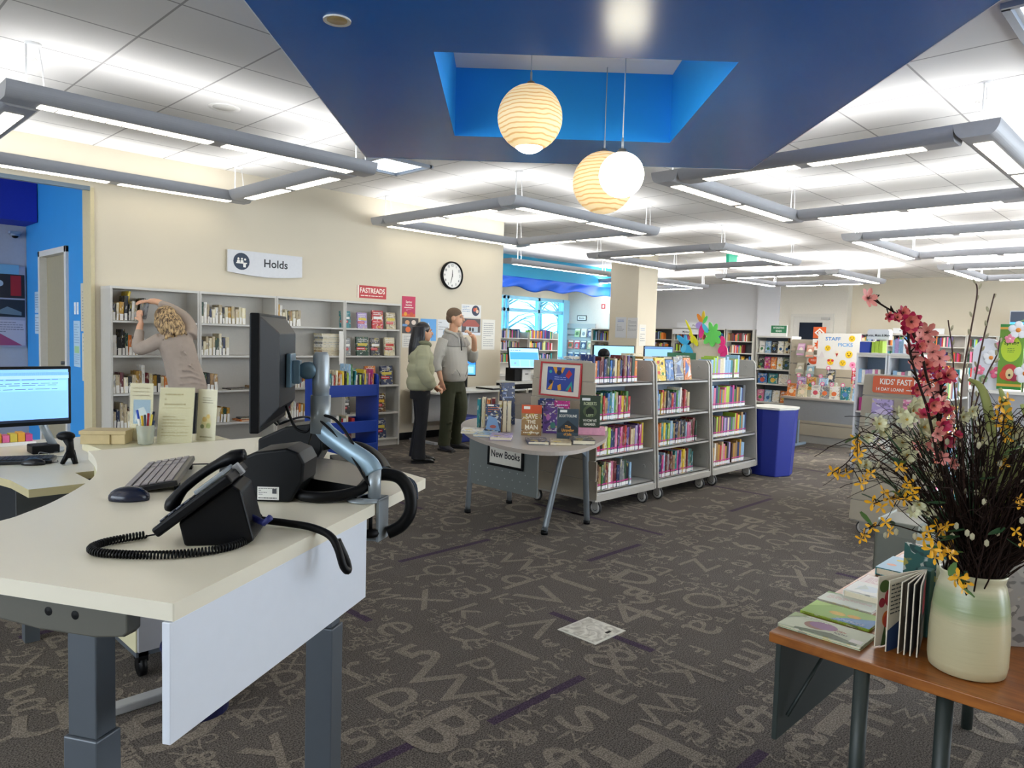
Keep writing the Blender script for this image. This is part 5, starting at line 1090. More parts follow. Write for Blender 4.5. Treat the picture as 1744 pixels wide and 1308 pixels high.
cc = B((.7, 1.6, 1.0)); cc.tube(coil(cp, .0075, .0022, 108), .0026, 5)
cc.tube(spline([(.615, 1.786, 1.006), (.640, 1.752, 1.02), (.665, 1.74, 1.05), (.690, 1.742, 1.075)], 5), .0022, 6); tag(cc.obj('coiled_phone_cord', PB), 'black coiled telephone cord looping over the desk', 'cord')
hc = B((.9, 1.6, 1.0)); hc.tube(spline([(.815, 1.745, 1.06), (.832, 1.738, 1.03), (.86, 1.715, 1.02), (.90, 1.66, 1.016), (.935, 1.60, 1.012), (.955, 1.545, 1.0), (.96, 1.515, .975), (.968, 1.50, .93), (.985, 1.505, .915), (.992, 1.525, .935), (.975, 1.54, .985)], 6), .0095, 10)
tag(hc.obj('sleeved_cable', BLACK), 'black sleeved cable running from the telephone and drooping over the desk edge', 'cable')
# ---- mouse and keyboard
ms = thing('computer_mouse', 'dark blue-black computer mouse beside the grey keyboard on the staff desk', 'mouse', (.715, 2.215, 1.0005), radians(-38))
b = B(); b.ball((0, 0, .008), (.056, .033, .032), 24); vv = [Vector((p.x, p.y, max(p.z, 0))) for p in b.v]; b.v = vv; b.obj('mouse_shell', mat('mouse_navy', '141a30', .22), ms); B().cyl((.030, -.004, .030), (.030, .004, .030), .007, n=12).obj('scroll_wheel', mat('wheel_grey', '4a5060', .4), ms)
kb = thing('keyboard', 'black keyboard with keys painted pale for reflected light in the middle of the staff desk', 'keyboard', (.898, 2.475, 1.0), atan2(.42, .225))
Tq = Euler((radians(-10), 0, 0)).to_matrix().to_4x4(); Tq = Matrix.Translation((0, -.075, .004)) @ Euler((0, 0, 0)).to_matrix().to_4x4()
KT = Matrix.Translation((0, .0, .018)) @ Euler((radians(-9), 0, 0)).to_matrix().to_4x4()
B().box(-.228, .228, -.078, .078, -.011, .007, 0, KT).obj('keyboard_body', mat('kb_black', '16181d', .3), kb, .004)
b = B(); 
for r_ in range(6):
    for c_ in range(22):
        if c_ in (15, 19) : continue
        x = -.219+c_*.0200; y = .062-r_*.0222-(.004 if r_ else 0)
        if r_ == 5 and 4 <= c_ <= 9:
            if c_ == 4: b.box(x+.001, x+.119, y-.009, y+.009, .007, .0115, 0, KT)
            continue
        b.box(x+.001, x+.0186, y-.009, y+.009, .007, .0115, 0, KT)
b.obj('keys', mat('keys_pale_reflected', '9a9294', .4, var=.06), kb, .0012)  # pale key colour holds the light reflecting off them
for x in (-.17, .17): B().box(x-.02, x+.02, -.076, -.062, -.017, .014).obj('kb_foot', BLACK, kb)
B().tube(spline([(.20, -.07, .01), (.22, -.14, .006), (.20, -.2, .006)], 4), .0025, 6).obj('keyboard_cable', BLACK, kb)
# ---- two receipt printers
RZR = radians(-45.7)
def printer(label, x, y, s_, lid=False):
    t = thing('receipt_printer', label, 'printer', (x, y, 1.0005), RZR)
    P_ = [(-.125, .03), (-.125, .095), (-.02, .145), (.07, .158), (.105, .145), (.122, .115), (.118, .06), (.085, .0), (-.06, .0), (-.07, .03)]
    P_ = [(a*s_, c*s_) for a, c in P_]; n = len(P_); w_ = .075*s_
    b = B(); b.add([(a, -w_, c) for a, c in P_]+[(a, w_, c) for a, c in P_], [tuple(range(n)), tuple(range(n, 2*n))[::-1]]+[(i, n+i, n+(i+1) % n, (i+1) % n) for i in range(n)]); b.obj('printer_body', mat('printer_black', '090b0e', .4, var=.08, spec=.2), t, .008*s_, 3)
    sheet('rating_label', '', '', (.02*s_, -w_-.0015, .026*s_), (0, -1, 0), .062*s_, .038*s_, 'dcdcd6', [('l', .05, .35, .95, .95, 4, '2a2c30'), ('l', .05, .05, .95, .25, 1, '101216'), ('r', .7, .5, .9, .85, '3a3c40')], t=.0005).parent = t
    b = B(); b.box(-.10*s_, -.0*s_, -w_*.7, w_*.7, 0, .003, 0, Matrix.Translation((0, 0, .112*s_)) @ Euler((0, -.45, 0)).to_matrix().to_4x4()); b.obj('paper_cover', mat('printer_grey_lid', '5d626a', .3), t, .001)
    B().box(-.135*s_, -.118*s_, -w_*.8, -w_*.3, .012, .022).obj('status_strip', mat('strip_yellow', 'd8a828', .5), t)
    return t
p1_ = printer('black receipt printer nearer the telephone, pale rating label on its side', 1.045, 2.02, 1.0)
p2_ = printer('second black receipt printer behind, its curved black cover raised', 1.40, 2.50, .98, True)
b = B(); b.tube(spline([(-.05, 0, .15), (-.10, 0, .20), (-.14, 0, .26), (-.125, 0, .285)], 5), [(.06, .006)]*16, 8); b.tube(spline([(-.055, -.06, .145), (-.108, -.06, .20), (-.148, -.06, .26), (-.125, -.06, .29)], 5), .004, 6); b.obj('raised_cover', mat('printer_black', ''), p2_)
# ---- thin client box, card pad
b = B((1.29, 2.03, 1.0)); b.prism([(1.133, 2.061), (1.202, 1.797), (1.44, 2.05), (1.365, 2.31)], 1.002, 1.048, 0, None, 1)
tag(b.obj('black_computer_box', [BLACK, mat('box_top_sheen', '5b5853', .25)], None, .004), 'flat black computer box on the staff desk next to the monitor arm', 'computer')  # top coloured paler than the black case for its reflected light
b = B((1.53, 2.30, 1.0)); b.prism([(1.455, 2.33), (1.53, 2.19), (1.60, 2.20), (1.625, 2.28), (1.575, 2.42), (1.50, 2.43)], 1.0005, 1.026, 0)
tag(b.obj('card_reader_pad', BLACK, None, .008), 'low black rounded pad near the far desk edge', 'pad')
# ---- monitor seen edge-on, on a silver arm
mo = thing('monitor', 'black monitor seen edge-on from behind, mounted on the silver arm', 'monitor', (1.06, 2.03, 1.38), 0); org = mo.location
mdir = Vector((.605, .796, 0)); mb_ = Vector((.796, -.605, 0))
TM = Matrix((mdir, Vector((0, 0, 1)), mb_)).transposed().to_4x4(); TM.translation = Vector((1.06, 2.03, 1.380))
MO = org
b = B(MO); b.box(-.225, .225, -.163, .163, -.026, .0, 0, TM); b.obj('screen_frame', BLACK, mo, .004)
b = B(MO); b.box(-.215, .215, -.150, .153, -.0275, -.026, 0, TM); b.obj('screen', mat('screen_dark', '1a2636', .1), mo)
P0 = [(-.215, -.15, 0), (.215, -.15, 0), (.215, .155, 0), (-.215, .155, 0)]; P1 = [(-.15, -.10, .040), (.15, -.10, .040), (.15, .11, .040), (-.15, .11, .040)]
b = B(MO); b.add(P0+P1, [(4, 5, 6, 7), (0, 1, 5, 4), (1, 2, 6, 5), (2, 3, 7, 6), (3, 0, 4, 7)], 0, TM); b.obj('back_housing', mat('monitor_back', '15171c', .4, var=.05, spec=.25), mo, .004)
ARM = mat('arm_silver', 'a3adb5', .3, metal=.35, var=.03); ARD = mat('arm_blue_grey', '5b7688', .35, metal=.3)
ma = thing('monitor_mount', 'silver articulated monitor arm clamped to the desk edge', 'monitor arm', (1.25, 1.775, 1.0)); ao = ma.location
b = B(ao); b.box(-.05, .05, -.05, .05, .042, .056, 0, TM); b.box(-.022, .022, -.04, .03, .056, .078, 0, TM); b.obj('mounting_plate', ARD, ma, .003)
hub = TM @ Vector((0, 0, .10)); pole = Vector((1.172, 1.952, 0))
b = B(ao); b.tube([TM @ Vector((0, 0, .07)), hub, Vector((pole.x, pole.y, hub.z+.005))], .013, 12); b.lathe([(.010, -.02), (.026, -.018), (.026, .018), (.010, .02)], (0, 0, 0), 20, 0, Matrix.Translation(hub+Vector((.0, .0, 0))) @ Euler((pi/2, 0, RZR)).to_matrix().to_4x4()); b.obj('tilt_hub', ARD, ma)
b = B(ao); b.tube([(pole.x, pole.y, 1.30), (pole.x, pole.y, 1.34), (pole.x, pole.y, 1.425), (pole.x, pole.y, 1.436)], [.025, .026, .024, .018], 16); b.obj('upper_arm_post', ARM, ma)
b = B(ao); b.tube([(pole.x, pole.y, 1.19), (pole.x, pole.y, 1.305)], .030, 18); b.obj('elbow_joint', mat('arm_joint', '8e969a', .3, metal=.4), ma)
lo = [(pole.x, pole.y, 1.245), (1.178, 1.94, 1.205), (1.20, 1.89, 1.175), (1.23, 1.82, 1.12), (1.248, 1.79, 1.10)]
b = B(ao); b.tube(spline([(pole.x, pole.y, 1.215), (1.182, 1.925, 1.188), (1.212, 1.865, 1.148), (1.242, 1.80, 1.112), (1.25, 1.780, 1.085)], 4), [(.022, .030)]*17, 12); b.obj('lower_arm', mat('arm_pale_blue', '8fa9ba', .3, metal=.3, var=.03), ma)
b = B(ao); b.tube([(1.25, 1.777, 1.0), (1.25, 1.777, 1.10)], .019, 16); b.lathe([(.0, .0), (.055, .001), (.055, .007), (.03, .012), (0, .012)], (1.235, 1.80, 1.0), 24); b.obj('base_column', ARM, ma)
Tc_ = TU.copy(); Tc_.translation = Vector((1.265, 1.767, 0)); 
b = B(ao); b.box(-.035, .035, -.012, -.002, .885, 1.012, 0, Tc_); b.box(-.035, .035, -.012, .06, 1.0005, 1.012, 0, Tc_); b.box(-.03, .03, -.008, .05, .885, .893, 0, Tc_); b.obj('clamp', mat('clamp_silver', '9aa4ac', .35, metal=.4), ma, .003)
b = B(ao); b.lathe([(0, .0), (.022, .003), (.026, .012), (.022, .022), (0, .025)], (1.225, 1.758, .900), 18).tube([(1.225, 1.758, .92), (1.225, 1.758, .962)], .006, 8); b.obj('clamp_knob', BLACK, ma)
def cable(label, pts, r, nm='cable', m_=BLACK): 
    b = B(pts[0]); b.tube(spline(pts, 6), r, 10); return tag(b.obj(nm, m_), label, 'cable')
cable('thick black cable sleeve from the nearer printer to the arm clamp', [(1.12, 2.02, 1.05), (1.085, 1.93, 1.02), (1.105, 1.86, 1.018), (1.16, 1.82, 1.022), (1.215, 1.80, 1.035), (1.255, 1.80, 1.06)], .016, 'cable_sleeve')
cable('thick black cable sleeve looping over the desk edge beside the clamp', [(1.25, 1.80, 1.065), (1.285, 1.79, 1.075), (1.325, 1.755, 1.065), (1.345, 1.73, 1.02), (1.34, 1.72, .965), (1.315, 1.73, .925), (1.28, 1.75, .905)], .019, 'cable_sleeve')
cable('black cable sleeve lying along the far desk edge behind the arm', [(1.33, 2.36, 1.055), (1.42, 2.40, 1.06), (1.50, 2.36, 1.075), (1.545, 2.27, 1.075), (1.50, 2.10, 1.06), (1.36, 1.86, 1.065)], .013, 'cable_sleeve')
cable('black cable hanging in a loop below the monitor', [(1.10, 2.03, 1.27), (1.12, 2.01, 1.205), (1.145, 1.98, 1.195), (1.155, 1.965, 1.25), (1.15, 1.95, 1.30)], .0045)
cable('black cable running down the silver arm, upper one', [(1.15, 1.945, 1.25), (1.19, 1.90, 1.235), (1.215, 1.845, 1.17), (1.235, 1.80, 1.08), (1.25, 1.775, 1.04)], .0045)
cable('black cable running down the silver arm, lower one', [(1.15, 1.94, 1.24), (1.18, 1.90, 1.20), (1.205, 1.84, 1.14), (1.225, 1.79, 1.07), (1.24, 1.77, 1.04)], .004)
cable('thin black cable bundle lying between printer and computer box', [(1.35, 2.42, 1.02), (1.27, 2.36, 1.006), (1.20, 2.27, 1.004), (1.24, 2.18, 1.004), (1.32, 2.30, 1.03), (1.36, 2.36, 1.05)], .003)
cable('thin black cable arching from the monitor base to the far sleeve', [(1.13, 2.13, 1.20), (1.20, 2.12, 1.22), (1.27, 2.17, 1.20), (1.31, 2.25, 1.12), (1.34, 2.34, 1.06)], .0035)
b = B((1.33, 1.77, 1.03))
for k in range(3): b.tube(spline([(1.26, 1.80, 1.085), (1.31, 1.80-.01*k, 1.09-.004*k), (1.36+.006*k, 1.745, 1.05), (1.355+.006*k, 1.72, 1.0)], 5), .0028, 6)
tag(b.obj('network_cables', mat('cable_steel_blue', '26384c', .4)), 'thin dark blue cables looping beside the thick black sleeve', 'cable')

# ---- second staff desk at the far left
ld = thing('side_desk', 'lower cream desk at the left edge with a monitor and black keyboard', 'desk', (.9, 4.2, 0)); lo_ = ld.location
B(lo_).prism([(.752, 3.547), (1.0, 3.546), (1.0, 3.83), (1.45, 3.83), (1.45, 5.05), (.40, 5.05), (.30, 4.6), (.52, 4.33), (.68, 4.08), (.74, 3.80)], .765, .80, 0, None, 0, 1).obj('desktop', [DW, mat('desk_edge_warm', 'c2b78f', .4)], ld, .003)
B(lo_).box(.80, 1.42, 4.98, 5.0, .1, .765).obj('back_panel', mat('panel_dark', '3d4146', .5), ld); 
for x, y in ((.84, 3.95), (1.36, 3.9), (1.36, 4.9), (.5, 4.9)): B(lo_).box(x-.03, x+.03, y-.03, y+.03, 0, .765).obj('leg', DL, ld)
B(lo_).box(.78, 1.40, 3.60+.3, 3.62+.3, .45, .765).obj('front_panel', mat('panel_dark', ''), ld)
lm = thing('monitor', 'wide black framed monitor showing a pale blue table on the side desk', 'monitor', (.88, 4.43, 1.115)); TMl = facing((0, 0, 0), (.03, -1, .0))
b = B(); b.box(-.27, .265, -.155, .155, -.03, 0, 0, TMl); b.obj('monitor_frame', BLACK, lm, .005)
b = B(); mats = [SCR('7fb6ee', .9)]; b.box(-.255, .25, -.13, .14, 0, .0015, 0, TMl); art(b, [('r', 0, .90, 1, .96, SCR('6f9fdc', .9)), ('r', .0, .60, .98, .80, SCR('8cc8ee', .9)), ('l', .05, .62, .9, .84, 6, '6f94b4'), ('r', .0, 0, 1, .05, '1a2c48'), ('r', 0, .84, 1, .90, SCR('9cc4ea', .9))], mats, TMl, .505, .27, .0012); b.obj('screen', mats, lm)
B().tube([(.10, .05, -.02), (.16, .12, -.18), (.20, .10, -.28)], .02, 10).obj('arm', ARM, lm); B().lathe([(0, 0), (.05, .0), (.05, .02), (0, .03)], (.20, .10, -.313), 18).obj('arm_base', ARM, lm)
lk = thing('keyboard', 'black keyboard on the side desk at the left edge', 'keyboard', (.80, 4.30, .8005), radians(-22)); B().box(-.225, .225, -.075, .075, .0, .018, 0).obj('keyboard_body', mat('kb_black', ''), lk, .004)
b = B()
for r_ in range(6):
    for c_ in range(21): b.box(-.215+c_*.0205, -.197+c_*.0205, .050-r_*.0215, .067-r_*.0215, .018, .023)
b.obj('keys', mat('keys_black', '23262c', .35), lk)
lm2 = thing('computer_mouse', 'black computer mouse on the side desk', 'mouse', (.905, 4.16, .8005), radians(-35)); b = B(); b.ball((0, 0, .006), (.055, .032, .030), 18); b.v = [Vector((p.x, p.y, max(p.z, 0))) for p in b.v]; b.obj('mouse_shell', mat('kb_black', ''), lm2)
B().tube(spline([(.05, 0, .01), (.09, .04, .006), (.07, .10, .004)], 4), .002, 6).obj('mouse_cable', BLACK, lm2)
ss = thing('barcode_scanner', 'black barcode scanner on a splayed stand on the side desk', 'scanner', (1.05, 4.10, .8005), radians(-40))
B().tube([(0, 0, .03), (0, 0, .09), (-.01, 0, .125)], [(.024, .02), (.018, .016), (.026, .024)], 12).obj('scanner_body', BLACK, ss)
B().tube([(.0, -.01, .06), (-.03, -.02, .0)], [.014, .010], 8).tube([(.0, .01, .06), (.03, -.01, .0)], [.014, .012], 8).tube([(0, .02, .06), (.0, .05, .0)], [.014, .012], 8).obj('stand_legs', BLACK, ss)
B().ball((-.02, 0, .138), (.045, .028, .024), 14).obj('scanner_head', BLACK, ss)
b = B((1.02, 4.55, .8)); b.box(.97, 1.10, 4.48, 4.60, .8005, .845, 0); tag(b.obj('black_dock', BLACK, None, .006), 'small black dock box behind the scanner on the side desk', 'dock')
ct = thing('card_tray', 'tray of yellow and pink index cards at the left edge of the side desk', 'card tray', (.93, 4.90, .8005)); B().box(-.14, .14, -.05, .05, 0, .02).obj('tray', WHITE, ct)
for k, c in enumerate(('d8a83a', 'e2c24a', 'd8902c', 'e06a9a', 'd8c24a', 'e0a030', 'c84888')): B().box(-.13+k*.037, -.097+k*.037, -.04, .04, .021, .06+.006*(k % 3)).obj('card', mat('card_'+c, c, .6), ct)
b = B((.98, 4.25, .8)); b.tube(spline([(.98, 4.33, .803), (1.02, 4.36, .815), (1.03, 4.42, .81), (.99, 4.42, .82), (.98, 4.36, .812), (1.03, 4.33, .806), (1.09, 4.30, .803)], 5), .002, 6); tag(b.obj('coiled_cable', mat('cable_grey', '7d8084', .4)), 'thin grey cable coiled behind the keyboard on the side desk', 'cable')
# ============================================================ wood table at the right, vase and spring branches
m, N, L, P = new_mat('table_wood'); MATS['table_wood'] = m; tc = N.new('ShaderNodeTexCoord'); mp_ = N.new('ShaderNodeMapping'); mp_.inputs['Scale'].default_value = (60, 5, 40); L.new(tc.outputs['Object'], mp_.inputs[0])
nz = N.new('ShaderNodeTexNoise'); nz.inputs['Scale'].default_value = 1.5; nz.inputs['Detail'].default_value = 4; L.new(mp_.outputs[0], nz.inputs['Vector'])
wv = N.new('ShaderNodeTexNoise'); wv.inputs['Scale'].default_value = 9; wv.inputs['Distortion'].default_value = 2; L.new(tc.outputs['Object'], wv.inputs['Vector'])
cr = N.new('ShaderNodeValToRGB'); cr.color_ramp.elements[0].position = .3; cr.color_ramp.elements[0].color = lin('7a4216'); cr.color_ramp.elements[1].position = .7; cr.color_ramp.elements[1].color = lin('b06c2e')
mx = N.new('ShaderNodeMix'); mx.inputs[0].default_value = .35; L.new(nz.outputs['Fac'], mx.inputs[2]); L.new(wv.outputs['Fac'], mx.inputs[3]); L.new(mx.outputs[0], cr.inputs[0]); L.new(cr.outputs[0], P.inputs['Base Color']); P.inputs['Roughness'].default_value = .32
tb = thing('wood_table', 'orange-brown wooden table on dark green legs at the right edge', 'table', (2.7, .2, 0)); to = tb.location
B(to).box(2.033, 3.44, -.95, .903, .630, .66).obj('tabletop', MATS['table_wood'], tb, .003)
DG = mat('leg_dark_green', '2d3634', .45, var=.05)
B(to).box(2.05, 3.40, .872, .888, .335, .625).obj('end_panel', DG, tb, .003)
for x, y in ((2.045, .645), (2.085, .455), (3.30, .64), (3.30, .40), (2.1, -.8), (3.3, -.8)): B(to).cyl((x, y, 0), (x, y, .63), .020, n=18).obj('leg', DG, tb)
B(to).tube([(2.09, .86, .40), (2.25, .80, .60)], .006, 6).obj('panel_stay', DG, tb)
TZ = .661
vs0 = thing('vase', 'cream stoneware vase with a pale green band holding spring branches', 'vase', (2.19, .435, TZ))
m, N, L, P = new_mat('stoneware'); tc = N.new('ShaderNodeTexCoord'); sp_ = N.new('ShaderNodeSeparateXYZ'); L.new(tc.outputs['Object'], sp_.inputs[0])
nz = N.new('ShaderNodeTexNoise'); mp_ = N.new('ShaderNodeMapping'); mp_.inputs['Scale'].default_value = (6, 6, 90); L.new(tc.outputs['Object'], mp_.inputs[0]); L.new(mp_.outputs[0], nz.inputs['Vector']); nz.inputs['Scale'].default_value = 1
ad = N.new('ShaderNodeMath'); ad.operation = 'MULTIPLY_ADD'; ad.inputs[1].default_value = .03; L.new(nz.outputs['Fac'], ad.inputs[0]); L.new(sp_.outputs[2], ad.inputs[2])
cr = N.new('ShaderNodeValToRGB'); e = cr.color_ramp.elements; e[0].color = lin('c6bd98'); e[0].position = .155; e[1].color = lin('98a47a'); e[1].position = .19
k = e.new(.225); k.color = lin('a2ac86'); k = e.new(.245); k.color = lin('c8c4a4'); L.new(ad.outputs[0], cr.inputs[0]); L.new(cr.outputs[0], P.inputs['Base Color']); P.inputs['Roughness'].default_value = .28
bp = N.new('ShaderNodeBump'); bp.inputs['Strength'].default_value = .25; bp.inputs['Distance'].default_value = .003; L.new(nz.outputs['Fac'], bp.inputs['Height']); L.new(bp.outputs[0], P.inputs['Normal'])
prof = [(0, .0), (.080, .0), (.090, .006), (.094, .03), (.094, .10), (.091, .16), (.086, .20), (.078, .232), (.0745, .242), (.0765, .252), (.080, .262), (.078, .266), (.073, .262), (.072, .245), (.080, .19), (.084, .10), (.08, .02), (0, .015)]
B().lathe([(r_*.98, z_) for r_, z_ in prof], (0, 0, 0), 48).obj('vase_body', m, vs0)
VC = (2.19, .435, .925)
BARK = mat('twig_bark', '24150f', .8, var=.3, spec=.2); GRN = mat('leaf_green', '54793a', .5, var=.15); GRND = mat('leaf_dark_green', '2f5230', .5, var=.15)
PINK_MAIN = [(-0.017,0.017,-0.006), (-0.047,0.030,0.113), (-0.093,0.044,0.209), (-0.137,0.055,0.317), (-0.168,0.068,0.421), (-0.194,0.089,0.508), (-0.201,0.101,0.565), (-0.214,0.118,0.608), (-0.224,0.132,0.639), (-0.241,0.150,0.657), (-0.259,0.170,0.672), (-0.284,0.198,0.694)]
PINK_FORK = [(-0.137,0.055,0.317), (-0.138,0.066,0.420), (-0.125,0.074,0.493), (-0.120,0.089,0.559), (-0.134,0.108,0.602)]
PINK_LEFT = [(-0.047,0.030,0.113), (-0.189,0.049,0.294), (-0.239,0.069,0.425), (-0.256,0.095,0.509), (-0.254,0.112,0.565), (-0.235,0.126,0.614)]
PINK_BLOOMS = [((-0.316,0.196,0.692),0.0241,0), ((-0.297,0.151,0.649),0.0121,2), ((-0.239,0.139,0.660),0.0166,1), ((-0.277,0.139,0.647),0.0121,1), ((-0.264,0.111,0.638),0.0226,1), ((-0.231,0.129,0.626),0.0211,1), ((-0.155,0.132,0.621),0.0181,2), ((-0.171,0.128,0.601),0.0181,1), ((-0.153,0.106,0.615),0.0241,0), ((-0.231,0.098,0.597),0.0196,0), ((-0.213,0.126,0.567),0.0211,2), ((-0.237,0.108,0.553),0.0241,0), ((-0.240,0.097,0.579),0.0166,1), ((-0.233,0.080,0.580),0.0181,0), ((-0.212,0.075,0.566),0.0211,0), ((-0.123,0.093,0.530),0.0181,1), ((-0.148,0.102,0.533),0.0181,1), ((-0.157,0.106,0.506),0.0166,1), ((-0.170,0.121,0.538),0.0181,0), ((-0.203,0.061,0.552),0.0211,0), ((-0.177,0.048,0.510),0.0211,1), ((-0.151,0.071,0.501),0.0181,1), ((-0.178,0.112,0.472),0.0166,1), ((-0.141,0.095,0.484),0.0181,0), ((-0.123,0.079,0.466),0.0211,0), ((-0.229,0.060,0.439),0.0196,1), ((-0.150,0.061,0.443),0.0181,0), ((-0.135,0.054,0.421),0.0181,2), ((-0.195,0.088,0.409),0.0196,2), ((-0.203,0.043,0.390),0.0196,2), ((-0.153,0.040,0.401),0.0181,0), ((-0.225,0.050,0.372),0.0196,0), ((-0.106,0.059,0.344),0.0211,2), ((-0.139,0.081,0.334),0.0181,0), ((-0.134,0.028,0.362),0.0151,2), ((-0.191,0.043,0.310),0.0166,0), ((-0.099,0.042,0.286),0.0151,0)]
WILLOW = [[(-0.042,0.001,0.004), (-0.044,0.016,0.146), (-0.045,0.031,0.297), (-0.046,0.043,0.417), (-0.040,0.045,0.508), (-0.024,0.039,0.614), (-0.009,0.033,0.720), (-0.012,0.040,0.752)], [(-0.004,-0.011,-0.002), (0.003,-0.005,0.143), (0.002,0.014,0.325), (-0.003,0.029,0.432), (0.014,0.023,0.554), (0.029,0.015,0.638), (0.046,0.006,0.722)], [(-0.007,0.021,-0.009), (-0.007,0.038,0.183), (-0.007,0.054,0.352), (-0.010,0.069,0.475), (-0.012,0.079,0.567), (-0.017,0.093,0.651)], [(0.059,-0.019,-0.013), (0.074,-0.020,0.135), (0.059,0.013,0.320), (0.048,0.032,0.413), (0.073,0.016,0.507), (0.094,-0.000,0.563), (0.100,-0.003,0.602)]]
FORSYTHIA = [([(-0.138,0.000,0.029), (-0.175,0.042,0.133), (-0.218,0.089,0.233), (-0.271,0.145,0.311), (-0.315,0.186,0.331), (-0.351,0.212,0.288), (-0.379,0.233,0.265)], [((-0.368,0.236,0.267),0.0151), ((-0.340,0.233,0.257),0.0136), ((-0.327,0.217,0.261),0.0136), ((-0.324,0.183,0.240),0.0136), ((-0.324,0.176,0.258),0.0136), ((-0.301,0.169,0.265),0.0121), ((-0.335,0.196,0.332),0.0121)]),
 ([(-0.138,0.000,0.029), (-0.188,0.050,0.104), (-0.240,0.097,0.132), (-0.281,0.132,0.142), (-0.323,0.165,0.132)], [((-0.343,0.162,0.119),0.0151), ((-0.341,0.170,0.108),0.0121), ((-0.288,0.162,0.127),0.0151), ((-0.314,0.125,0.154),0.0136), ((-0.308,0.117,0.133),0.0136)]),
 ([(-0.133,-0.005,0.025), (-0.177,0.044,0.162), (-0.223,0.086,0.205), (-0.269,0.126,0.207), (-0.308,0.156,0.193)], [((-0.298,0.162,0.193),0.0166), ((-0.306,0.140,0.187),0.0151), ((-0.276,0.133,0.204),0.0181), ((-0.268,0.120,0.213),0.0166), ((-0.296,0.139,0.223),0.0151), ((-0.213,0.111,0.240),0.0166), ((-0.259,0.089,0.235),0.0181), ((-0.257,0.103,0.207),0.0151), ((-0.256,0.085,0.221),0.0151)]),
 ([(-0.133,-0.005,0.025), (-0.161,0.016,0.062), (-0.184,0.031,0.085), (-0.201,0.041,0.115)], [((-0.212,0.067,0.107),0.0181), ((-0.222,0.045,0.089),0.0181), ((-0.204,0.032,0.084),0.0196), ((-0.165,0.025,0.083),0.0211), ((-0.215,0.039,0.068),0.0151), ((-0.186,0.036,0.129),0.0181), ((-0.171,0.050,0.138),0.0151), ((-0.240,0.052,0.134),0.0136), ((-0.210,0.020,0.151),0.0151), ((-0.195,0.011,0.077),0.0181)]),
 ([(-0.137,-0.001,0.024), (-0.186,0.056,0.190), (-0.260,0.136,0.333), (-0.315,0.188,0.367), (-0.332,0.195,0.346)], [((-0.314,0.205,0.346),0.0136), ((-0.326,0.202,0.323),0.0136), ((-0.346,0.188,0.305),0.0136), ((-0.333,0.185,0.319),0.0121), ((-0.280,0.114,0.287),0.0136), ((-0.254,0.111,0.281),0.0121)]),
 ([(-0.107,-0.031,0.026), (-0.085,-0.048,0.180), (-0.078,-0.051,0.312), (-0.073,-0.056,0.413), (-0.084,-0.049,0.457)], [((-0.113,-0.054,0.444),0.0181), ((-0.059,-0.055,0.420),0.0181), ((-0.050,-0.051,0.389),0.0181), ((-0.040,-0.058,0.360),0.0151), ((-0.069,-0.043,0.412),0.0151), ((-0.035,-0.054,0.455),0.0151)]),
 ([(-0.133,-0.005,0.020), (-0.147,-0.001,0.027), (-0.160,0.001,0.022), (-0.167,-0.004,0.002)], [((-0.197,-0.010,0.026),0.0196), ((-0.169,-0.016,0.013),0.0181), ((-0.140,0.011,0.003),0.0151), ((-0.138,-0.009,-0.015),0.0136)]),
 ([(-0.082,-0.057,0.027), (-0.052,-0.086,0.168), (-0.047,-0.090,0.285), (-0.050,-0.092,0.343)], [((-0.059,-0.100,0.201),0.0151), ((-0.021,-0.103,0.100),0.0151), ((-0.054,-0.094,0.133),0.0121), ((-0.058,-0.058,0.296),0.0136), ((-0.070,-0.098,0.216),0.0136)])]
WHITE_BLOOMS = [((-0.170,0.124,0.416),0.0241), ((-0.103,0.130,0.427),0.0211), ((-0.190,0.127,0.395),0.0211), ((-0.152,0.159,0.404),0.0181), ((0.034,0.134,0.388),0.0226), ((-0.118,0.107,0.373),0.0241), ((-0.172,0.071,0.374),0.0211), ((-0.259,0.171,0.384),0.0181), ((-0.225,0.169,0.363),0.0181), ((-0.121,0.237,0.332),0.0136), ((-0.231,0.223,0.274),0.0136), ((-0.167,0.142,0.331),0.0226), ((-0.201,0.119,0.308),0.0211), ((-0.024,0.190,0.292),0.0181), ((-0.096,0.109,0.345),0.0196), ((-0.121,0.063,0.247),0.0151), ((-0.202,0.097,0.171),0.0166), ((-0.192,0.087,0.186),0.0166), ((-0.152,0.077,0.167),0.0151), ((-0.006,0.074,0.177),0.0151), ((-0.088,0.028,0.406),0.0151), ((-0.098,0.008,0.423),0.0151), ((0.019,0.013,0.370),0.0181), ((-0.033,-0.006,0.353),0.0181), ((0.204,-0.033,0.354),0.0226), ((0.005,-0.080,0.359),0.0211), ((0.083,-0.046,0.326),0.0181), ((0.162,-0.060,0.297),0.0166), ((-0.091,0.091,0.247),0.0151), ((0.056,0.111,0.305),0.0166), ((-0.193,0.217,0.267),0.0136), ((-0.177,0.127,0.209),0.0151)]
def petal(b, c, d, up, ln, wd, m_=0, cup=.35):
    d = Vector(d).normalized(); up = Vector(up).normalized(); s_ = d.cross(up).normalized(); c = Vector(c); v = []
    for i, (t, w_) in enumerate(((0, .12), (.35, .8), (.7, 1.0), (1.0, .35))):
        lift_ = up*cup*ln*t*(t if t < .8 else .7)
        for k in (-1, 0, 1): v.append(c+d*ln*t+s_*wd*w_*k*.5+lift_+up*abs(k)*ln*.06)
    f = []
    for i in range(3):
        for k in range(2): a = i*3+k; f.append((a, a+1, a+4, a+3))
    b.add(v, f, m_, None, True)
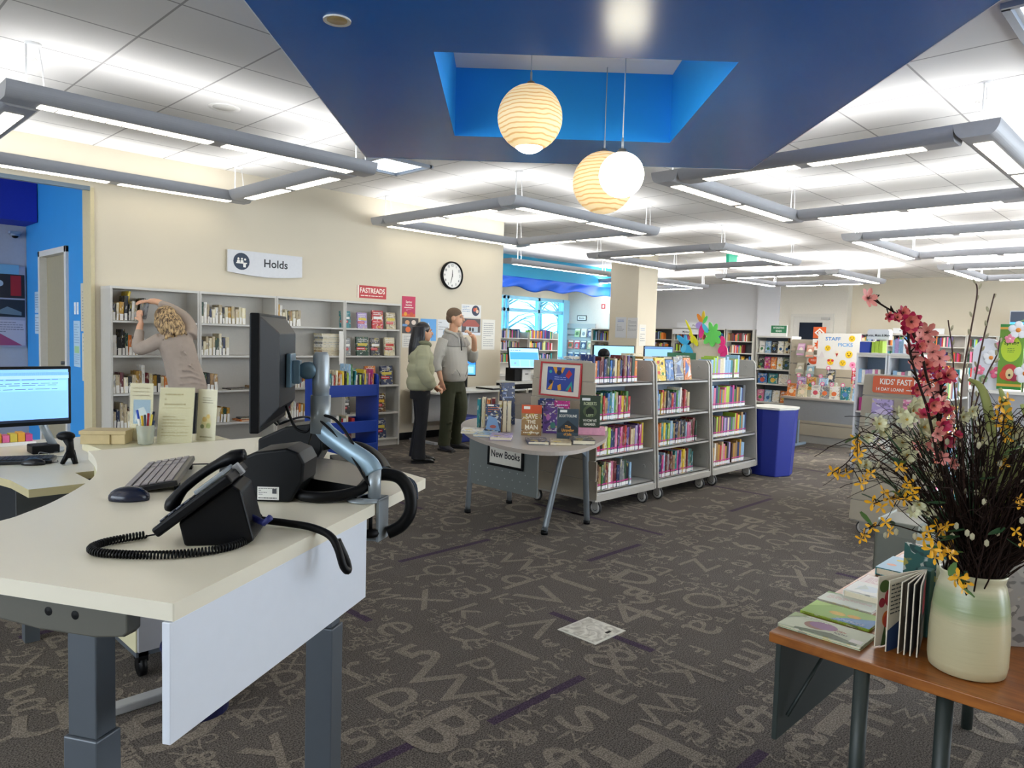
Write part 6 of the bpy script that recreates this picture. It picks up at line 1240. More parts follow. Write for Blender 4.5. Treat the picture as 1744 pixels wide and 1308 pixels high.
def bloom_mesh(n, cols, cup=.4, double=False, wd=.62, cen='3c2a1c'):
    b = B()
    for ring in range(2 if double else 1):
        for k in range(n):
            a = 2*pi*(k+.5*ring)/n; u = Vector((cos(a), sin(a), 0)); petal(b, u*.05, u+Vector((0, 0, ring*.5)), (0, 0, 1), 1-.3*ring, wd, ring if len(cols) > 2 else 0, cup+.25*ring)
    b.ball((0, 0, .10), (.13, .13, .12), 8, len(cols)-1)
    for k in range(6): a = k*1.05; b.tube([(0, 0, .1), (cos(a)*.2, sin(a)*.2, .38)], .02, 4, len(cols)-1)
    me = b.obj('proto', cols); mesh = me.data; bpy.data.objects.remove(me); return mesh
PINKA = mat('petal_pale_pink', 'e0887f', .5, var=.15); PINKB = mat('petal_deep_pink', 'b82850', .5, var=.2); PINKC = mat('petal_salmon', 'dc776c', .5, var=.15); CEN = mat('flower_centre', '5a2a24', .6); CENY = mat('flower_centre_yellow', 'c8a23a', .6)
YEL = mat('petal_yellow', 'efb014', .5, var=.12); WHT = mat('petal_cream_white', 'dedcb6', .5, var=.06); CAT = mat('catkin_pale', 'b5ae90', .8, var=.15)
BM = [bloom_mesh(6, [PINKA, CEN], .35), bloom_mesh(7, [PINKB, PINKC, CEN], .5, True), bloom_mesh(6, [PINKC, PINKB, CEN], .45, True)]
YM = bloom_mesh(4, [YEL, CENY], .25, False, .45); WM = bloom_mesh(7, [WHT, WHT, CENY], .55, True, .55)
br_ = random.Random(11)
def put(mesh, name, parent, p, s_, face=None):
    o = bpy.data.objects.new(name, mesh); COL.objects.link(o); o.parent = parent; o.location = p; o.scale = (s_, s_, s_)
    d = Vector((-.716+br_.uniform(-.6, .6), -.698+br_.uniform(-.6, .6), br_.uniform(-.2, .7))) if face is None else Vector(face)
    o.rotation_euler = d.to_track_quat('Z', 'Y').to_euler(); o.rotation_euler.rotate_axis('Z', br_.uniform(0, 6)); return o
def leaf(b, p, d, ln, wd, m_=0): petal(b, p, d, (br_.uniform(-.3, .3), br_.uniform(-.3, .3), 1), ln, wd, m_, .15)
def stemmy(b, pts, r0, r1, twigs=0):
    S_ = spline(pts, 5); n = len(S_); b.tube(S_, [r0+(r1-r0)*i/(n-1) for i in range(n)], 6)
    for k in range(twigs):
        i = br_.randrange(n//3, n-1); a = br_.uniform(0, 6.28); p = S_[i]; e_ = p+Vector((cos(a)*.012, sin(a)*.012, .012)); b.tube([p, e_], [r1*1.3, r1*.6], 4)
    return S_
for lb_, pts, sel in (('tall peach blossom branch arching to the upper left over the vase', PINK_MAIN, lambda i: i % 3 == 0 or i < 7), ('peach blossom branch with deep pink double flowers in the middle', PINK_FORK, lambda i: i % 3 == 1 and i >= 7), ('lower peach blossom branch left of the others', PINK_LEFT, lambda i: i % 3 == 2 and i >= 7)):
    t = thing('blossom_branch', lb_, 'branch', VC, 0, 'peach blossom branches'); b = B(); S_ = stemmy(b, [(0, 0, -.24)]+list(pts), .0045, .0022, 14); b.obj('stem', BARK, t)
    for i, (p, r_, kd) in enumerate(PINK_BLOOMS):
        if not sel(i): continue
        P_ = Vector(p); q_ = min(S_, key=lambda s: (s-P_).length); 
        if (q_-P_).length > .10 and i > 6: P_ = q_+(P_-q_)*.5
        o = put(BM[kd], 'blossom', t, P_, r_*1.05)
        if (q_-P_).length > .012: B().tube([q_, P_], .0014, 4).obj('twig', BARK, t)
for i, pts in enumerate(WILLOW):
    t = thing('willow_branch', ['tallest bare pussy willow stem, rising above the bouquet', 'tall pussy willow stem right of the tallest one', 'short straight pussy willow stem beside the blossoms', 'pussy willow stem forking to the right of the bouquet'][i], 'branch', VC, 0, 'pussy willow stems')
    b = B(); S_ = stemmy(b, [(0, 0, -.24)]+list(pts), .0035, .0016, 0); b.obj('stem', mat('willow_bark', '4a2f26', .7, var=.2), t)
    for k in range(12, len(S_)-1, 2):
        d = (S_[k+1]-S_[k]).normalized(); a = k*2.4; p = S_[k]+Vector((cos(a), sin(a), 0))*.004
        M4 = Matrix.Translation(p) @ (d+Vector((cos(a), sin(a), 0))*.5).to_track_quat('Z', 'Y').to_matrix().to_4x4()
        B().ball((0, 0, .007), (.0032, .0032, .0085), 8, 0, M4).obj('catkin', CAT, t)
fl_ = ['yellow forsythia spray reaching farthest to the left', 'yellow forsythia spray hanging low before the table carpet gap', 'yellow forsythia spray in the middle left of the bouquet', 'yellow forsythia cluster just above the vase rim on the left', 'yellow forsythia spray curving over the slatted cart panel', 'yellow forsythia spray upright behind the willow stems', 'yellow forsythia flower hanging over the vase rim', 'yellow forsythia spray at the right picture edge']
for i, (pts, fls) in enumerate(FORSYTHIA):
    t = thing('forsythia_spray', fl_[i], 'branch', VC, 0, 'forsythia sprays'); b = B(); S_ = stemmy(b, [(0, 0, -.12)]+list(pts) if i != 6 else pts, .0022, .0012, 4); b.obj('stem', BARK, t)
    for p, r_ in fls:
        P_ = Vector(p); q_ = min(S_, key=lambda s: (s-P_).length); put(YM, 'forsythia_flower', t, P_, r_*1.15)
        if (q_-P_).length > .01: B().tube([q_, q_.lerp(P_, .5)+Vector((0, 0, .01)), P_], .0010, 4).obj('twig', BARK, t)
    for k in range(4):
        b = B(); leaf(b, S_[min(len(S_)-1, 8+k*5)], (br_.uniform(-1, 1), br_.uniform(-1, 1), br_.uniform(-.6, .5)), .045, .018); b.obj('leaf', br_.choice([GRN, GRND]), t)
gp = [WHITE_BLOOMS[i::4] for i in range(4)]
for i, g_ in enumerate(gp):
    t = thing('white_blossom_spray', ['cream white blossom spray at the left top of the twigs', 'cream white blossom spray among the twigs, second', 'cream white blossom spray low in the bouquet', 'cream white blossom spray at the back right of the bouquet'][i], 'branch', VC, 0, 'cream white blossom sprays')
    for p, r_ in g_:
        P_ = Vector(p); put(WM, 'blossom', t, P_, r_*1.1)
        B().tube(spline([(0, 0, -.02), P_*.5+Vector((0, 0, .03)), P_], 4), .0013, 4).obj('stem', GRND, t)
# dense curly birch twigs: nobody could count them
tw = B(VC); R3 = random.Random(21)
rv = Vector((.698, -.716, 0)); fv = Vector((.716, .698, 0))
for k in range(720):
    side = R3.uniform(-.27, .50); 
    if R3.random() < .45: side = R3.uniform(-.05, .45)
    dep = R3.uniform(-.20, .22); hgt = max(.06, .43*sqrt(max(0, 1-(side/.58)**2)))*R3.uniform(.45, 1.0)
    a = R3.uniform(0, 6.28); r0 = R3.uniform(0, .060)
    p0 = Vector((cos(a)*r0, sin(a)*r0, -.05)); p3 = rv*side+fv*dep+Vector((0, 0, hgt))
    p1 = Vector((p0.x, p0.y, .03))+rv*side*.12+fv*dep*.1; p2 = rv*side*.62+fv*dep*.6+Vector((0, 0, hgt*.72))
    j = lambda s_: Vector((R3.uniform(-s_, s_), R3.uniform(-s_, s_), R3.uniform(-s_, s_)))
    cur_ = rv*R3.uniform(-.06, .06)+Vector((0, 0, -R3.uniform(0, .05)))
    pts = [p0, p1, p2+j(.02), p3+j(.03), p3+rv*side*.20+cur_+j(.02)]
    S_ = spline(pts, 5); n = len(S_); S_ = [s_+j(.0025) for s_ in S_]
    r_ = R3.uniform(.0012, .0024); tw.tube([s_+Vector(VC) for s_ in S_], [r_*(1-.6*i/(n-1)) for i in range(n)], 4)
    if R3.random() < .5:
        i = R3.randrange(n//2, n-2); q_ = S_[i]; e_ = q_+j(.05)+Vector((0, 0, .03)); tw.tube([q_+Vector(VC), (q_+e_)/2+j(.008)+Vector(VC), e_+Vector(VC)], [r_*.6, r_*.5, r_*.3], 4)
tw_o = tw.obj('birch_twigs', BARK); tag(tw_o, 'dense tangle of dark curly twigs filling the vase', 'twigs'); tw_o['kind'] = 'stuff'
pb_ = B(VC)
for k in range(70):
    side = R3.uniform(-.28, .40); hgt = R3.uniform(.08, .36); dep = R3.uniform(-.20, .1); p = rv*side+fv*dep+Vector((0, 0, hgt))+Vector(VC); pb_.ball(p, (.006, .006, .0095), 7)
o = pb_.obj('willow_buds', CAT); tag(o, 'scattered pale fuzzy buds among the dark twigs', 'buds'); o['kind'] = 'stuff'
lf = thing('leafy_stem', 'long pale green strap leaves standing at the right of the blossoms', 'branch', VC)
for pts in ([(0, 0, 0), (-.01, -.01, .18), (0, -.02, .34), (-.03, .0, .47), (-.05, .03, .50)], [(0, 0, 0), (.02, -.03, .2), (.03, -.05, .38), (.0, -.03, .48)], [(0, 0, 0), (.03, -.05, .2), (.06, -.09, .36), (.05, -.07, .44)]):
    B().tube(spline(pts, 5), [(.004+.008*sin(pi*i/(5*(len(pts)-1))), .002) for i in range(5*(len(pts)-1)+1)], 6).obj('strap_leaf', mat('strap_leaf', 'a8b06a', .5, var=.15), lf)
# flat picture books along the back edge of the table
def pbook(label, pts, t_, base, items, w, h):
    """pts: centre x, y and rotation"""
    x, y, rz = pts; return flat_book(label, x, y, TZ, w, h, t_, base, rz, None, items)
pbook('thin picture book with a girl in a purple hat, nearest the table corner', (2.152, .785, -pi/2), .010, 'c3ccb0', [('r', 0, 0, 1, 1, 'c9cfb4'), ('o', .38, .52, .15, .13, '8c5a48'), ('o', .45, .6, .17, .12, '8a5a86'), ('p', [(.2, .1), (.6, .3), (.95, .1), (.95, 0), (.2, 0)], '4a5a38'), ('t', 'CORN', .66, .50, .10, '9c3a2c', 'C', .7), ('t', 'POETRY', .70, .34, .10, '2c2a30', 'C', .6), ('r', .84, .12, .98, .34, 'e9e6de'), ('l', .05, .75, .5, .95, 2, 'e8ecdc'), ('p', [(0, .6), (.2, .95), (.1, 1), (0, 1)], '9cae7a')], .235, .125)
pbook('green and blue picture book, second on the wooden table', (2.315, .80, -pi/2), .008, 'lime', [('r', 0, 0, 1, 1, '8ab04c'), ('p', [(.45, 0), (1, 0), (1, .7), (.6, .3)], '5c92c4'), ('o', .45, .45, .12, .08, 'd8b24a'), ('o', .68, .5, .10, .07, 'e0b04a'), ('p', [(0, .5), (.3, .95), (0, 1)], 'a8c86a'), ('l', .5, .05, .9, .2, 2, 'e6eef4')], .205, .130)
pbook('white picture book with pink scribbles, third on the wooden table', (2.45, .825, -pi/2), .008, 'white', [('r', 0, 0, 1, 1, 'd5d9cc'), ('l', .1, .3, .9, .7, 4, 'd09a9a'), ('p', [(0, .8), (.3, 1), (0, 1)], '7da06a')], .17, .10)
pbook('thick white square book with rounded corners on the wooden table', (2.555, .80, -pi/2), .030, 'white', [('r', .02, .02, .98, .98, 'e4e4de'), ('o', .5, .5, .3, .28, 'd2dadf'), ('p', [(.2, .2), (.5, .5), (.3, .8)], 'c9d0c8')], .12, .13)
pbook('small book with a red back cover and pink pattern on the wooden table', (2.72, .81, -pi/2), .012, 'dark red', [('r', .03, .03, .97, .97, 'e6d9d4'), ('l', .15, .2, .85, .8, 5, 'c89aa4')], .14, .12)
pbook('light blue picture book with a yellow duck shape, thick, on the wooden table', (2.95, .79, -pi/2), .028, 'teal', [('r', 0, 0, 1, 1, '9fc0d4'), ('o', .3, .75, .14, .08, 'e0cc5a'), ('l', .5, .3, .9, .6, 3, 'e6f0f4'), ('o', .2, .35, .1, .08, 'e0a08c'), ('o', .55, .78, .1, .06, 'b8d08a')], .17, .20)
pbook('pale pink booklet near the far end of the wooden table', (3.14, .80, -pi/2), .008, 'pink', [('r', 0, 0, 1, 1, 'e0d4d4'), ('o', .5, .5, .2, .1, 'c8a8b4')], .16, .10)
pbook('white booklet at the far end of the wooden table', (3.30, .82, -pi/2), .008, 'white', [('r', 0, 0, 1, 1, 'dedede'), ('o', .5, .6, .2, .1, 'a8a8b0')], .14, .09)
# open board book standing on its edge, pages fanned
bb = thing('board_book', 'open board book with flower pages standing fanned beside the vase', 'book', (2.30, .60, TZ)); SP = Vector((2.335, .578, 0)); PAGEW = mat('board_edge', 'e6dcc8', .6)
for k, ((ex, ey), base, its) in enumerate((((2.150, .650), 'e3d9c4', [('o', .12, .85, .10, .09, '4c6a30'), ('o', .24, .68, .11, .13, 'b02c38'), ('o', .08, .62, .06, .07, 'a83040'), ('p', [(.10, .0), (.16, .3), (.22, .0)], '3c5a2c'), ('o', .20, .38, .10, .12, 'd8702c'), ('p', [(.55, .0), (.62, .28), (.68, .0)], '3c5a2c'), ('o', .2, .35, .08, .1, 'c84a3c')]),
        ((2.136, .617), 'ddd6c4', [('l', .04, .5, .4, .95, 8, '2c3430'), ('p', [(0, 0), (1, 0), (1, .35), (.4, .42), (0, .3)], '24406c'), ('o', .6, .3, .2, .12, '3c68a0')]), ((2.148, .589), '5a5248', [('r', .1, .5, .9, .95, '8c8474')]), ((2.150, .574), '3a3a40', []), ((2.154, .560), '3c3c3c', []),
        ((2.160, .545), '43504e', [('o', .55, .70, .24, .28, 'b02a38'), ('l', .35, .62, .75, .82, 3, '7c1c28'), ('r', .1, .05, .9, .4, '5c5a50')]))):
    e_ = Vector((ex, ey, 0)); d = (SP-e_); ln = d.length; d.normalize(); nrm = Vector((d.y, -d.x, 0))
    if nrm.dot(Vector((-.7, -.7, 0))) < 0: nrm = -nrm
    T = facing((e_+SP)/2-Vector((2.30, .60, 0))+Vector((0, 0, .102)), nrm); mats = [PAGEW]; b = B(); b.box(-ln/2, ln/2, -.10, .10, -.0022, .0012, 0, T); 
    art(b, [('r', .01, .01, .99, .99, base)]+its, mats, T, ln, .2, .0014); b.obj('page', mats, bb, .0008)
B((2.30, .60, 0)).box(2.325, 2.365, .565, .60, .003, .20).obj('spine', mat('spine_teal', '3f6f6c', .5), bb, .002)
face_book('dark teal book standing behind the vase, left side', (2.42, .60, TZ), -1.9, .15, .24, .012, '2f5c58', [], .0)
face_book('cream book standing close behind the vase', (2.36, .52, TZ), -2.2, .12, .225, .012, 'cccca8', [], .0)
for k, (x, y) in enumerate(((2.50, .33), (2.44, .24), (2.38, .12))):
    face_book(['grey-white book standing open right of the vase', 'black book standing right of the vase', 'black book at the right picture edge on the wooden table'][k], (x, y, TZ), -.9-.15*k, .17, .26, .015, ['c9c6c4', '1c1a1e', '141216'][k], [], .02)
# ============================================================ the far half of the room
FARB = B((20, 8, 1)); FBM = []
def frow(axis, fixed, a0, a1, z, hts=(.18, .26), dep=.16, sgn=1, hues=MULTI, band=False):
    """row of distant books collected in one countless object; axis 'y': plane x = fixed"""
    a = min(a0, a1); e_ = max(a0, a1); bands = band
    while a < e_-.02:
        t_ = rnd.uniform(.022, .05); h_ = rnd.uniform(*hts); mm = mat('book_'+rnd.choice(hues).replace(' ', '_'), '777777')
        if mm not in FBM: FBM.append(mm)
        k = FBM.index(mm)
        if rnd.random() > .05:
            if axis == 'y': FARB.box(fixed, fixed+dep, a, a+t_*.93, z, z+h_, k)
            else: FARB.box(a, a+t_*.93, fixed, fixed+dep, z, z+h_, k)
            if bands:
                for mm2, z0, z1 in ((LAB, .006, .036), (PINK, .044, .056)):
                    if mm2 not in FBM: FBM.append(mm2)
                    FARB.box(a+.001, a+t_*.9, fixed-.001, fixed, z+z0, z+z1, FBM.index(mm2))
        a += t_
for nm, hx in HUES: mat('book_'+nm.replace(' ', '_'), hx, .5, var=.25, scale=90)
def bookcase_x(label, X, y0, y1, h, zs, dep=.32, group=None, m_=CASE, back=BACK):
    """case whose open side looks toward -x"""
    t = thing('bookcase', label, 'bookcase', (X+dep/2, (y0+y1)/2, 0), 0, group); o = t.location
    for y in (y0, y1-.02): B(o).box(X, X+dep, y, y+.02, 0, h).obj('side_panel', m_, t)
    B(o).box(X, X+dep, y0, y1, h, h+.025).obj('top_panel', EDGE, t); B(o).box(X+dep-.015, X+dep, y0+.02, y1-.02, .05, h).obj('back_panel', back, t)
    for z in zs: B(o).box(X+.003, X+dep-.016, y0+.021, y1-.021, z-.022, z).obj('shelf', EDGE, t)
    return t
def bookcase_y(label, Y, x0, x1, h, zs, dep=.32, group=None):
    t = thing('bookcase', label, 'bookcase', ((x0+x1)/2, Y+dep/2, 0), 0, group); o = t.location
    for x in (x0, x1-.02): B(o).box(x, x+.02, Y, Y+dep, 0, h).obj('side_panel', CASE, t)
    B(o).box(x0+.02, x1-.02, Y+dep-.015, Y+dep, .05, h).obj('back_panel', BACK, t)
    for z in zs: B(o).box(x0+.021, x1-.021, Y+.003, Y+dep-.016, z-.022, z).obj('shelf', EDGE, t)
    return t
G = 'tall bookcases along the far wall'
rz4 = [1.55, 1.20, .86, .5, .1]
def fill(X, y0, y1, zs, frac=(.5, .95)):
    for z in zs:
        w_ = (y1-y0-.08)*rnd.uniform(*frac); frow('y', X+.05, y1-.04-w_, y1-.04, z+.002, (.18, .25))
# right far wall cases (x 19.8)
ys = [6.85, 6.15, 5.12, 4.40, 3.78, 3.05, 2.3, 1.5]
ordn = ['far wall bookcase beside the door', 'second far wall bookcase from the door', 'third far wall bookcase from the door', 'fourth far wall bookcase, behind the blossoms', 'fifth far wall bookcase, behind the willow stems', 'sixth far wall bookcase, below the television', 'last far wall bookcase at the right edge']
for k in range(7):
    bookcase_x(ordn[k], 19.8, ys[k+1]+.005, ys[k]-.005, 1.81, rz4, group=G); fill(19.8, ys[k+1], ys[k], rz4[:4])
# left far wall cases (x 20.05)
for k, (a, b_) in enumerate(((12.55, 13.4), (11.65, 12.5), (10.75, 11.6), (9.85, 10.7))):
    bookcase_x(['far left bookcase next to the column', 'second far left bookcase below the white signs', 'third far left bookcase behind the paper flowers', 'far left bookcase beside the green sign rack'][k], 20.05, a, b_, 1.88, rz4, .32, G, back=mat('back_dark', '3d3f42', .6)); fill(20.05, a, b_, rz4[:4])
for k, (y, z, w_, s_) in enumerate(((11.7, 2.0, 1.2, 'Fiction'), (12.0, 1.80, .9, 'Mystery'))):
    sheet('shelf_sign', ['upper white shelf sign on the far left bookcases', 'lower white shelf sign on the far left bookcases'][k], 'sign', (19.9, y, z), (-1, 0, 0), w_, .16, 'dfe2e8', [('t', s_, .55, .3, .4, '4a5058')], t=.02)
# low cases in front of the alcove window
for k, (a, b_) in enumerate(((13.05, 14.20), (14.24, 15.42))):
    bookcase_y(['low bookcase under the window, left one', 'low bookcase under the window, right one'][k], 13.3, a, b_, 1.62, [1.46, 1.15, .83, .5, .1])
    for z in (1.46, 1.15, .83): frow('x', 13.33, a+.04, b_-.30+.1*k, z+.002, (.18, .24))
# magazine slatwall at the alcove's right wall
mw = thing('magazine_wall', 'grey slatwall with three rows of magazines beside the window', 'magazine rack', (16.60, 13.43, 1.3))
b = B()
for k in range(8): b.box(-.05, -.01, -.52, .52, -.75+k*.175, -.60+k*.175)
b.obj('slat_board', mat('slat_grey', 'a9abad', .5), mw)
for r_ in range(3):
    for k in range(4):
        if r_ == 0 and k == 0: continue
        c = ['b83a3a', '9ab07a', 'd8d4c8', '3c3f6a', 'c0583c', 'c0283c', '2c3458', '8a9a7a', '4a6a98', '203060', '2c48a0', 'c8c4b8'][r_*4+k]
        sheet('magazine', f'magazine on the grey slatwall, {ORD[k]} in the {["top", "middle", "bottom"][r_]} row', 'magazine', (16.53, 13.78-k*.24, 1.66-r_*.34), (-1, 0, .15), .19, .25, c, [('r', .05, .78, .95, .94, 'f0ece4'), ('o', .5, .4, .28, .3, ['e0c8a0', '506a3c', '8a9098', 'c8c8d8'][(k+r_) % 4]), ('l', .1, .06, .8, .2, 2, 'f0ece4')], 'magazines on the slatwall')
sheet('wall_sign', 'small black framed sign above the magazine slatwall', 'sign', (16.6, 13.45, 2.09), (-1, 0, 0), .34, .15, '16181c', [('r', .06, .14, .94, .86, 'e9e9e9'), ('t', 'Magazines', .5, .35, .3, '2a2c30', 'C', .8)], t=.02)
sheet('fire_alarm', 'red and white fire alarm on the alcove wall', 'alarm', (16.61, 12.69, 2.42), (-1, 0, 0), .13, .13, 'b8202c', [('r', .25, .2, .75, .8, 'e9e9e9')], t=.03)
tag(B((16.6, 12.2, 1.9)).box(16.57, 16.6, 12.2, 12.24, 1.2, 2.2).box(16.57, 16.6, 12.42, 12.46, 1.2, 2.2).box(16.57, 16.6, 12.24, 12.42, 2.16, 2.2).obj('grab_frame', mat('steel_pale', 'b9bdc2', .35, metal=.4)), 'narrow pale steel frame on the wall left of the column', 'frame')
bookcase_x('small bookcase just left of the column', 14.9, 11.1, 11.75, 1.74, [1.46, 1.12, .8, .4], .3); frow('y', 14.95, 11.2, 11.7, 1.462); frow('y', 14.95, 11.15, 11.5, 1.122)
# notices on the column
sheet('notice', 'white notice with a blue heading on the column, left sheet', 'notice', (12.395, 9.00, 1.75), (-1, 0, 0), .27, .42, 'd6d8dc', [('l', .2, .75, .8, .9, 2, '5a7fc0'), ('l', .15, .3, .85, .65, 5, '8d9096')])
sheet('notice', 'white table notice on the column, right sheet', 'notice', (12.395, 8.71, 1.74), (-1, 0, 0), .25, .42, 'd9d9d9', [('l', .1, .35, .9, .9, 9, '8d9096')])
sheet('notice', 'narrow notice on the right face of the column', 'notice', (12.60, 8.595, 1.60), (0, -1, 0), .24, .44, 'dcd9cf', [('l', .2, .7, .8, .85, 2, '5a7fc0'), ('l', .15, .2, .85, .6, 4, '9a9a9a')])
# computer desk behind the carts with two screens and a seated reader
cdk = thing('computer_desk', 'computer desk behind the rolling carts', 'desk', (9.3, 6.7, 0)); B().box(-1.1, 1.3, -.3, .4, .70, .73).obj('desktop', mat('white_laminate', ''), cdk)
for x in (-1.0, 1.2): B().box(x-.03, x+.03, -.25, .3, 0, .70).obj('leg', GREY, cdk)
for k, (x, w_, lb_) in enumerate(((8.88, .70, 'pale blue computer screen behind the first rolling cart'), (10.08, .54, 'darker blue computer screen behind the middle rolling cart'))):
    t = thing('monitor', lb_, 'monitor', (x, 6.55, 1.22)); T = facing((0, 0, 0), (-.45, -1, 0)); B().box(-w_/2, w_/2, -.19, .19, -.03, 0, 0, T).obj('monitor_frame', BLACK, t, .004)
    b = B(); mats = [SCR(['8ccdf4', '6f9fdc'][k], .9)]; b.box(-w_/2+.012, w_/2-.012, -.178, .178, 0, .001, 0, T); art(b, [('o', .12, .6, .015, .015, '3f97ea')] if k == 0 else [('r', 0, .9, 1, .98, '5f8fcc')], mats, T, w_, .36); b.obj('screen', mats, t); B().cyl((0, .05, -.49), (0, .05, -.15), .02, n=10).lathe([(0, -.49), (.1, -.49), (.1, -.48), (0, -.47)], (0, .05, 0), 16).obj('stand', BLACK, t)
SIT = thing('person', 'person in a black cap sitting at the computers, only the cap showing above the books', 'person', (8.30, 6.30, 0), 2.3)
b = B(); T = head(b, (0, 0, 1.24), 0, .1); b.tube([(0, .02, 1.04), (0, 0, 1.18)], [.055, .055], 12); rings(b, [(.46, .16, .13, 0, 0), (.75, .16, .11, 0, 0), (.98, .18, .1, 0, 0), (1.06, .08, .07, 0, 0)])
for s_ in (-1, 1): limb(b, [(s_*.18, 0, .98), (s_*.22, -.08, .76), (s_*.12, -.30, .76)], [.05, .042, .028]); hand(b, (s_*.12, -.31, .765), (-s_*.1, -1, 0), (0, 0, 1), .3, .95, .1, s_); limb(b, [(s_*.10, 0, .48), (s_*.12, -.42, .46), (s_*.12, -.42, .08)], [.08, .06, .045])
voxel(b.obj('body', SK, SIT), .010, 3); face_parts(SIT, T)
b = B(); rings(b, [(.44, .19, .15, 0, 0), (.75, .19, .14, 0, 0), (.98, .20, .12, 0, 0), (1.07, .09, .08, 0, 0)]); voxel(b.obj('jacket', cloth('jacket_dark', '23262c'), SIT), .012, 3)
b = B(); b.ball((0, .01, .045), (.088, .106, .085), 18, 0, T); b.box(-.06, .06, -.17, -.06, .045, .055, 0, T); voxel(b.obj('cap', BLACK, SIT), .007, 2)
ch = thing('chair', 'black chair of the person in the cap behind the carts', 'chair', (8.36, 6.22, 0), 2.3); B().box(-.22, .22, -.22, .22, .38, .42).obj('seat', BLACK, ch, .01); B().box(-.2, .2, .22, .25, .5, .85).obj('backrest', BLACK, ch, .01)
for x in (-.2, .2):
    for y in (-.2, .2): B().cyl((x, y, 0), (x, y, .38), .012, n=8).obj('leg', GREY, ch)
# arched cart end with paper flowers
ah = thing('arched_cart', 'cart behind the row with a beige arched end panel topped with paper flowers', 'book cart', (8.9, 4.86, 0))
pp = [(-.30, .12), (.30, .12), (.30, 1.38)]+[(.30*cos(a), 1.38+.155*sin(a)) for a in [pi*i/12 for i in range(1, 12)]]+[(-.30, 1.38)]
b = B(); n = len(pp); b.add([(-.30, y, z) for y, z in pp]+[(-.275, y, z) for y, z in pp], [tuple(range(n))[::-1], tuple(range(n, 2*n))]+[(i, (i+1) % n, n+(i+1) % n, n+i) for i in range(n)]); b.obj('arched_panel', mat('arch_beige', 'd6ccb6', .6), ah, .004)
B().box(-.27, .75, -.28, .28, .12, .16).box(-.27, .75, -.01, .01, .16, 1.2).obj('cart_frame', CARTM, ah)
for x in (-.2, .65):
    for y in (-.22, .22): caster(ah, x, y)
def paper_flower(label, y, z, X, petals, s_):
    b = B((X, y, z)); mats = []
    for k, (ang, ln, wd, c) in enumerate(petals):
        mm = mat('paper_'+c, c, .6, var=.04)
        if mm not in mats: mats.append(mm)
        a = radians(ang); dy, dz = -cos(a), sin(a)          # +angle counter-clockwise as seen from the front
        n = 14; v0 = []; 
        for sx in (-.004, .004):
            for i in range(n):
                t = 2*pi*i/n; u = (.5+.5*cos(t))*ln; w_ = sin(t)*wd*.5
                v0.append((X+sx-.002*k, y+dy*u*s_+dz*w_*s_, z+dz*u*s_-dy*w_*s_))
        b.add(v0, [tuple(range(n))[::-1], tuple(range(n, 2*n))]+[(i, (i+1) % n, n+(i+1) % n, n+i) for i in range(n)], mats.index(mm))
    b.tube([(X, y, z), (X+.02, y, z-.15)], .004, 6, 0); return tag(b.obj('paper_flower', mats), label, 'paper flower')
paper_flower('multicoloured paper flower, topmost on the arched cart end', 4.915, 1.735, 8.58, [(90, .17, .05, 'e2c02c'), (125, .16, .055, 'e88a2c'), (60, .12, .045, '5ccf5a'), (200, .11, .09, 'b49ae0'), (262, .19, .075, 'e8308c'), (305, .14, .06, '4cc8e0')], 1)
paper_flower('green paper flower on the right of the arched cart end', 4.765, 1.60, 8.58, [(110, .17, .065, '6ad860'), (70, .15, .065, '6ad860'), (170, .13, .07, '6ad860'), (225, .17, .08, '6ad860'), (270, .16, .09, '6ad860'), (315, .16, .08, '6ad860'), (10, .12, .08, '6ad860')], 1)
paper_flower('blue paper butterfly at the left foot of the beige arch', 5.16, 1.46, 8.58, [(140, .18, .07, '3cb4e8'), (95, .13, .05, '3cb4e8'), (300, .21, .11, '3cb4e8'), (250, .12, .08, '5cc8f0'), (50, .08, .04, '3cb4e8')], 1)
paper_flower('yellow paper butterfly leaning on the beige arch', 5.06, 1.58, 8.58, [(120, .24, .03, 'e8e020'), (300, .16, .06, 'e8e020'), (150, .06, .05, 'e8e020'), (270, .10, .05, 'e8e020')], 1)
paper_flower('magenta paper flower at the right side of the beige arch', 4.60, 1.47, 8.58, [(270, .21, .10, 'ee2c84'), (110, .12, .06, 'ee2c84'), (150, .13, .06, 'ee2c84'), (240, .13, .08, 'ee2c84')], 1)
sheet('small_sign', 'small dark green sign on top of the middle cart', 'sign', (6.75, 4.10, 1.345), (-.7, -.7, 0), .30, .07, '2f6a48', [('l', .3, .3, .8, .7, 1, 'e9e6de')], t=.02)
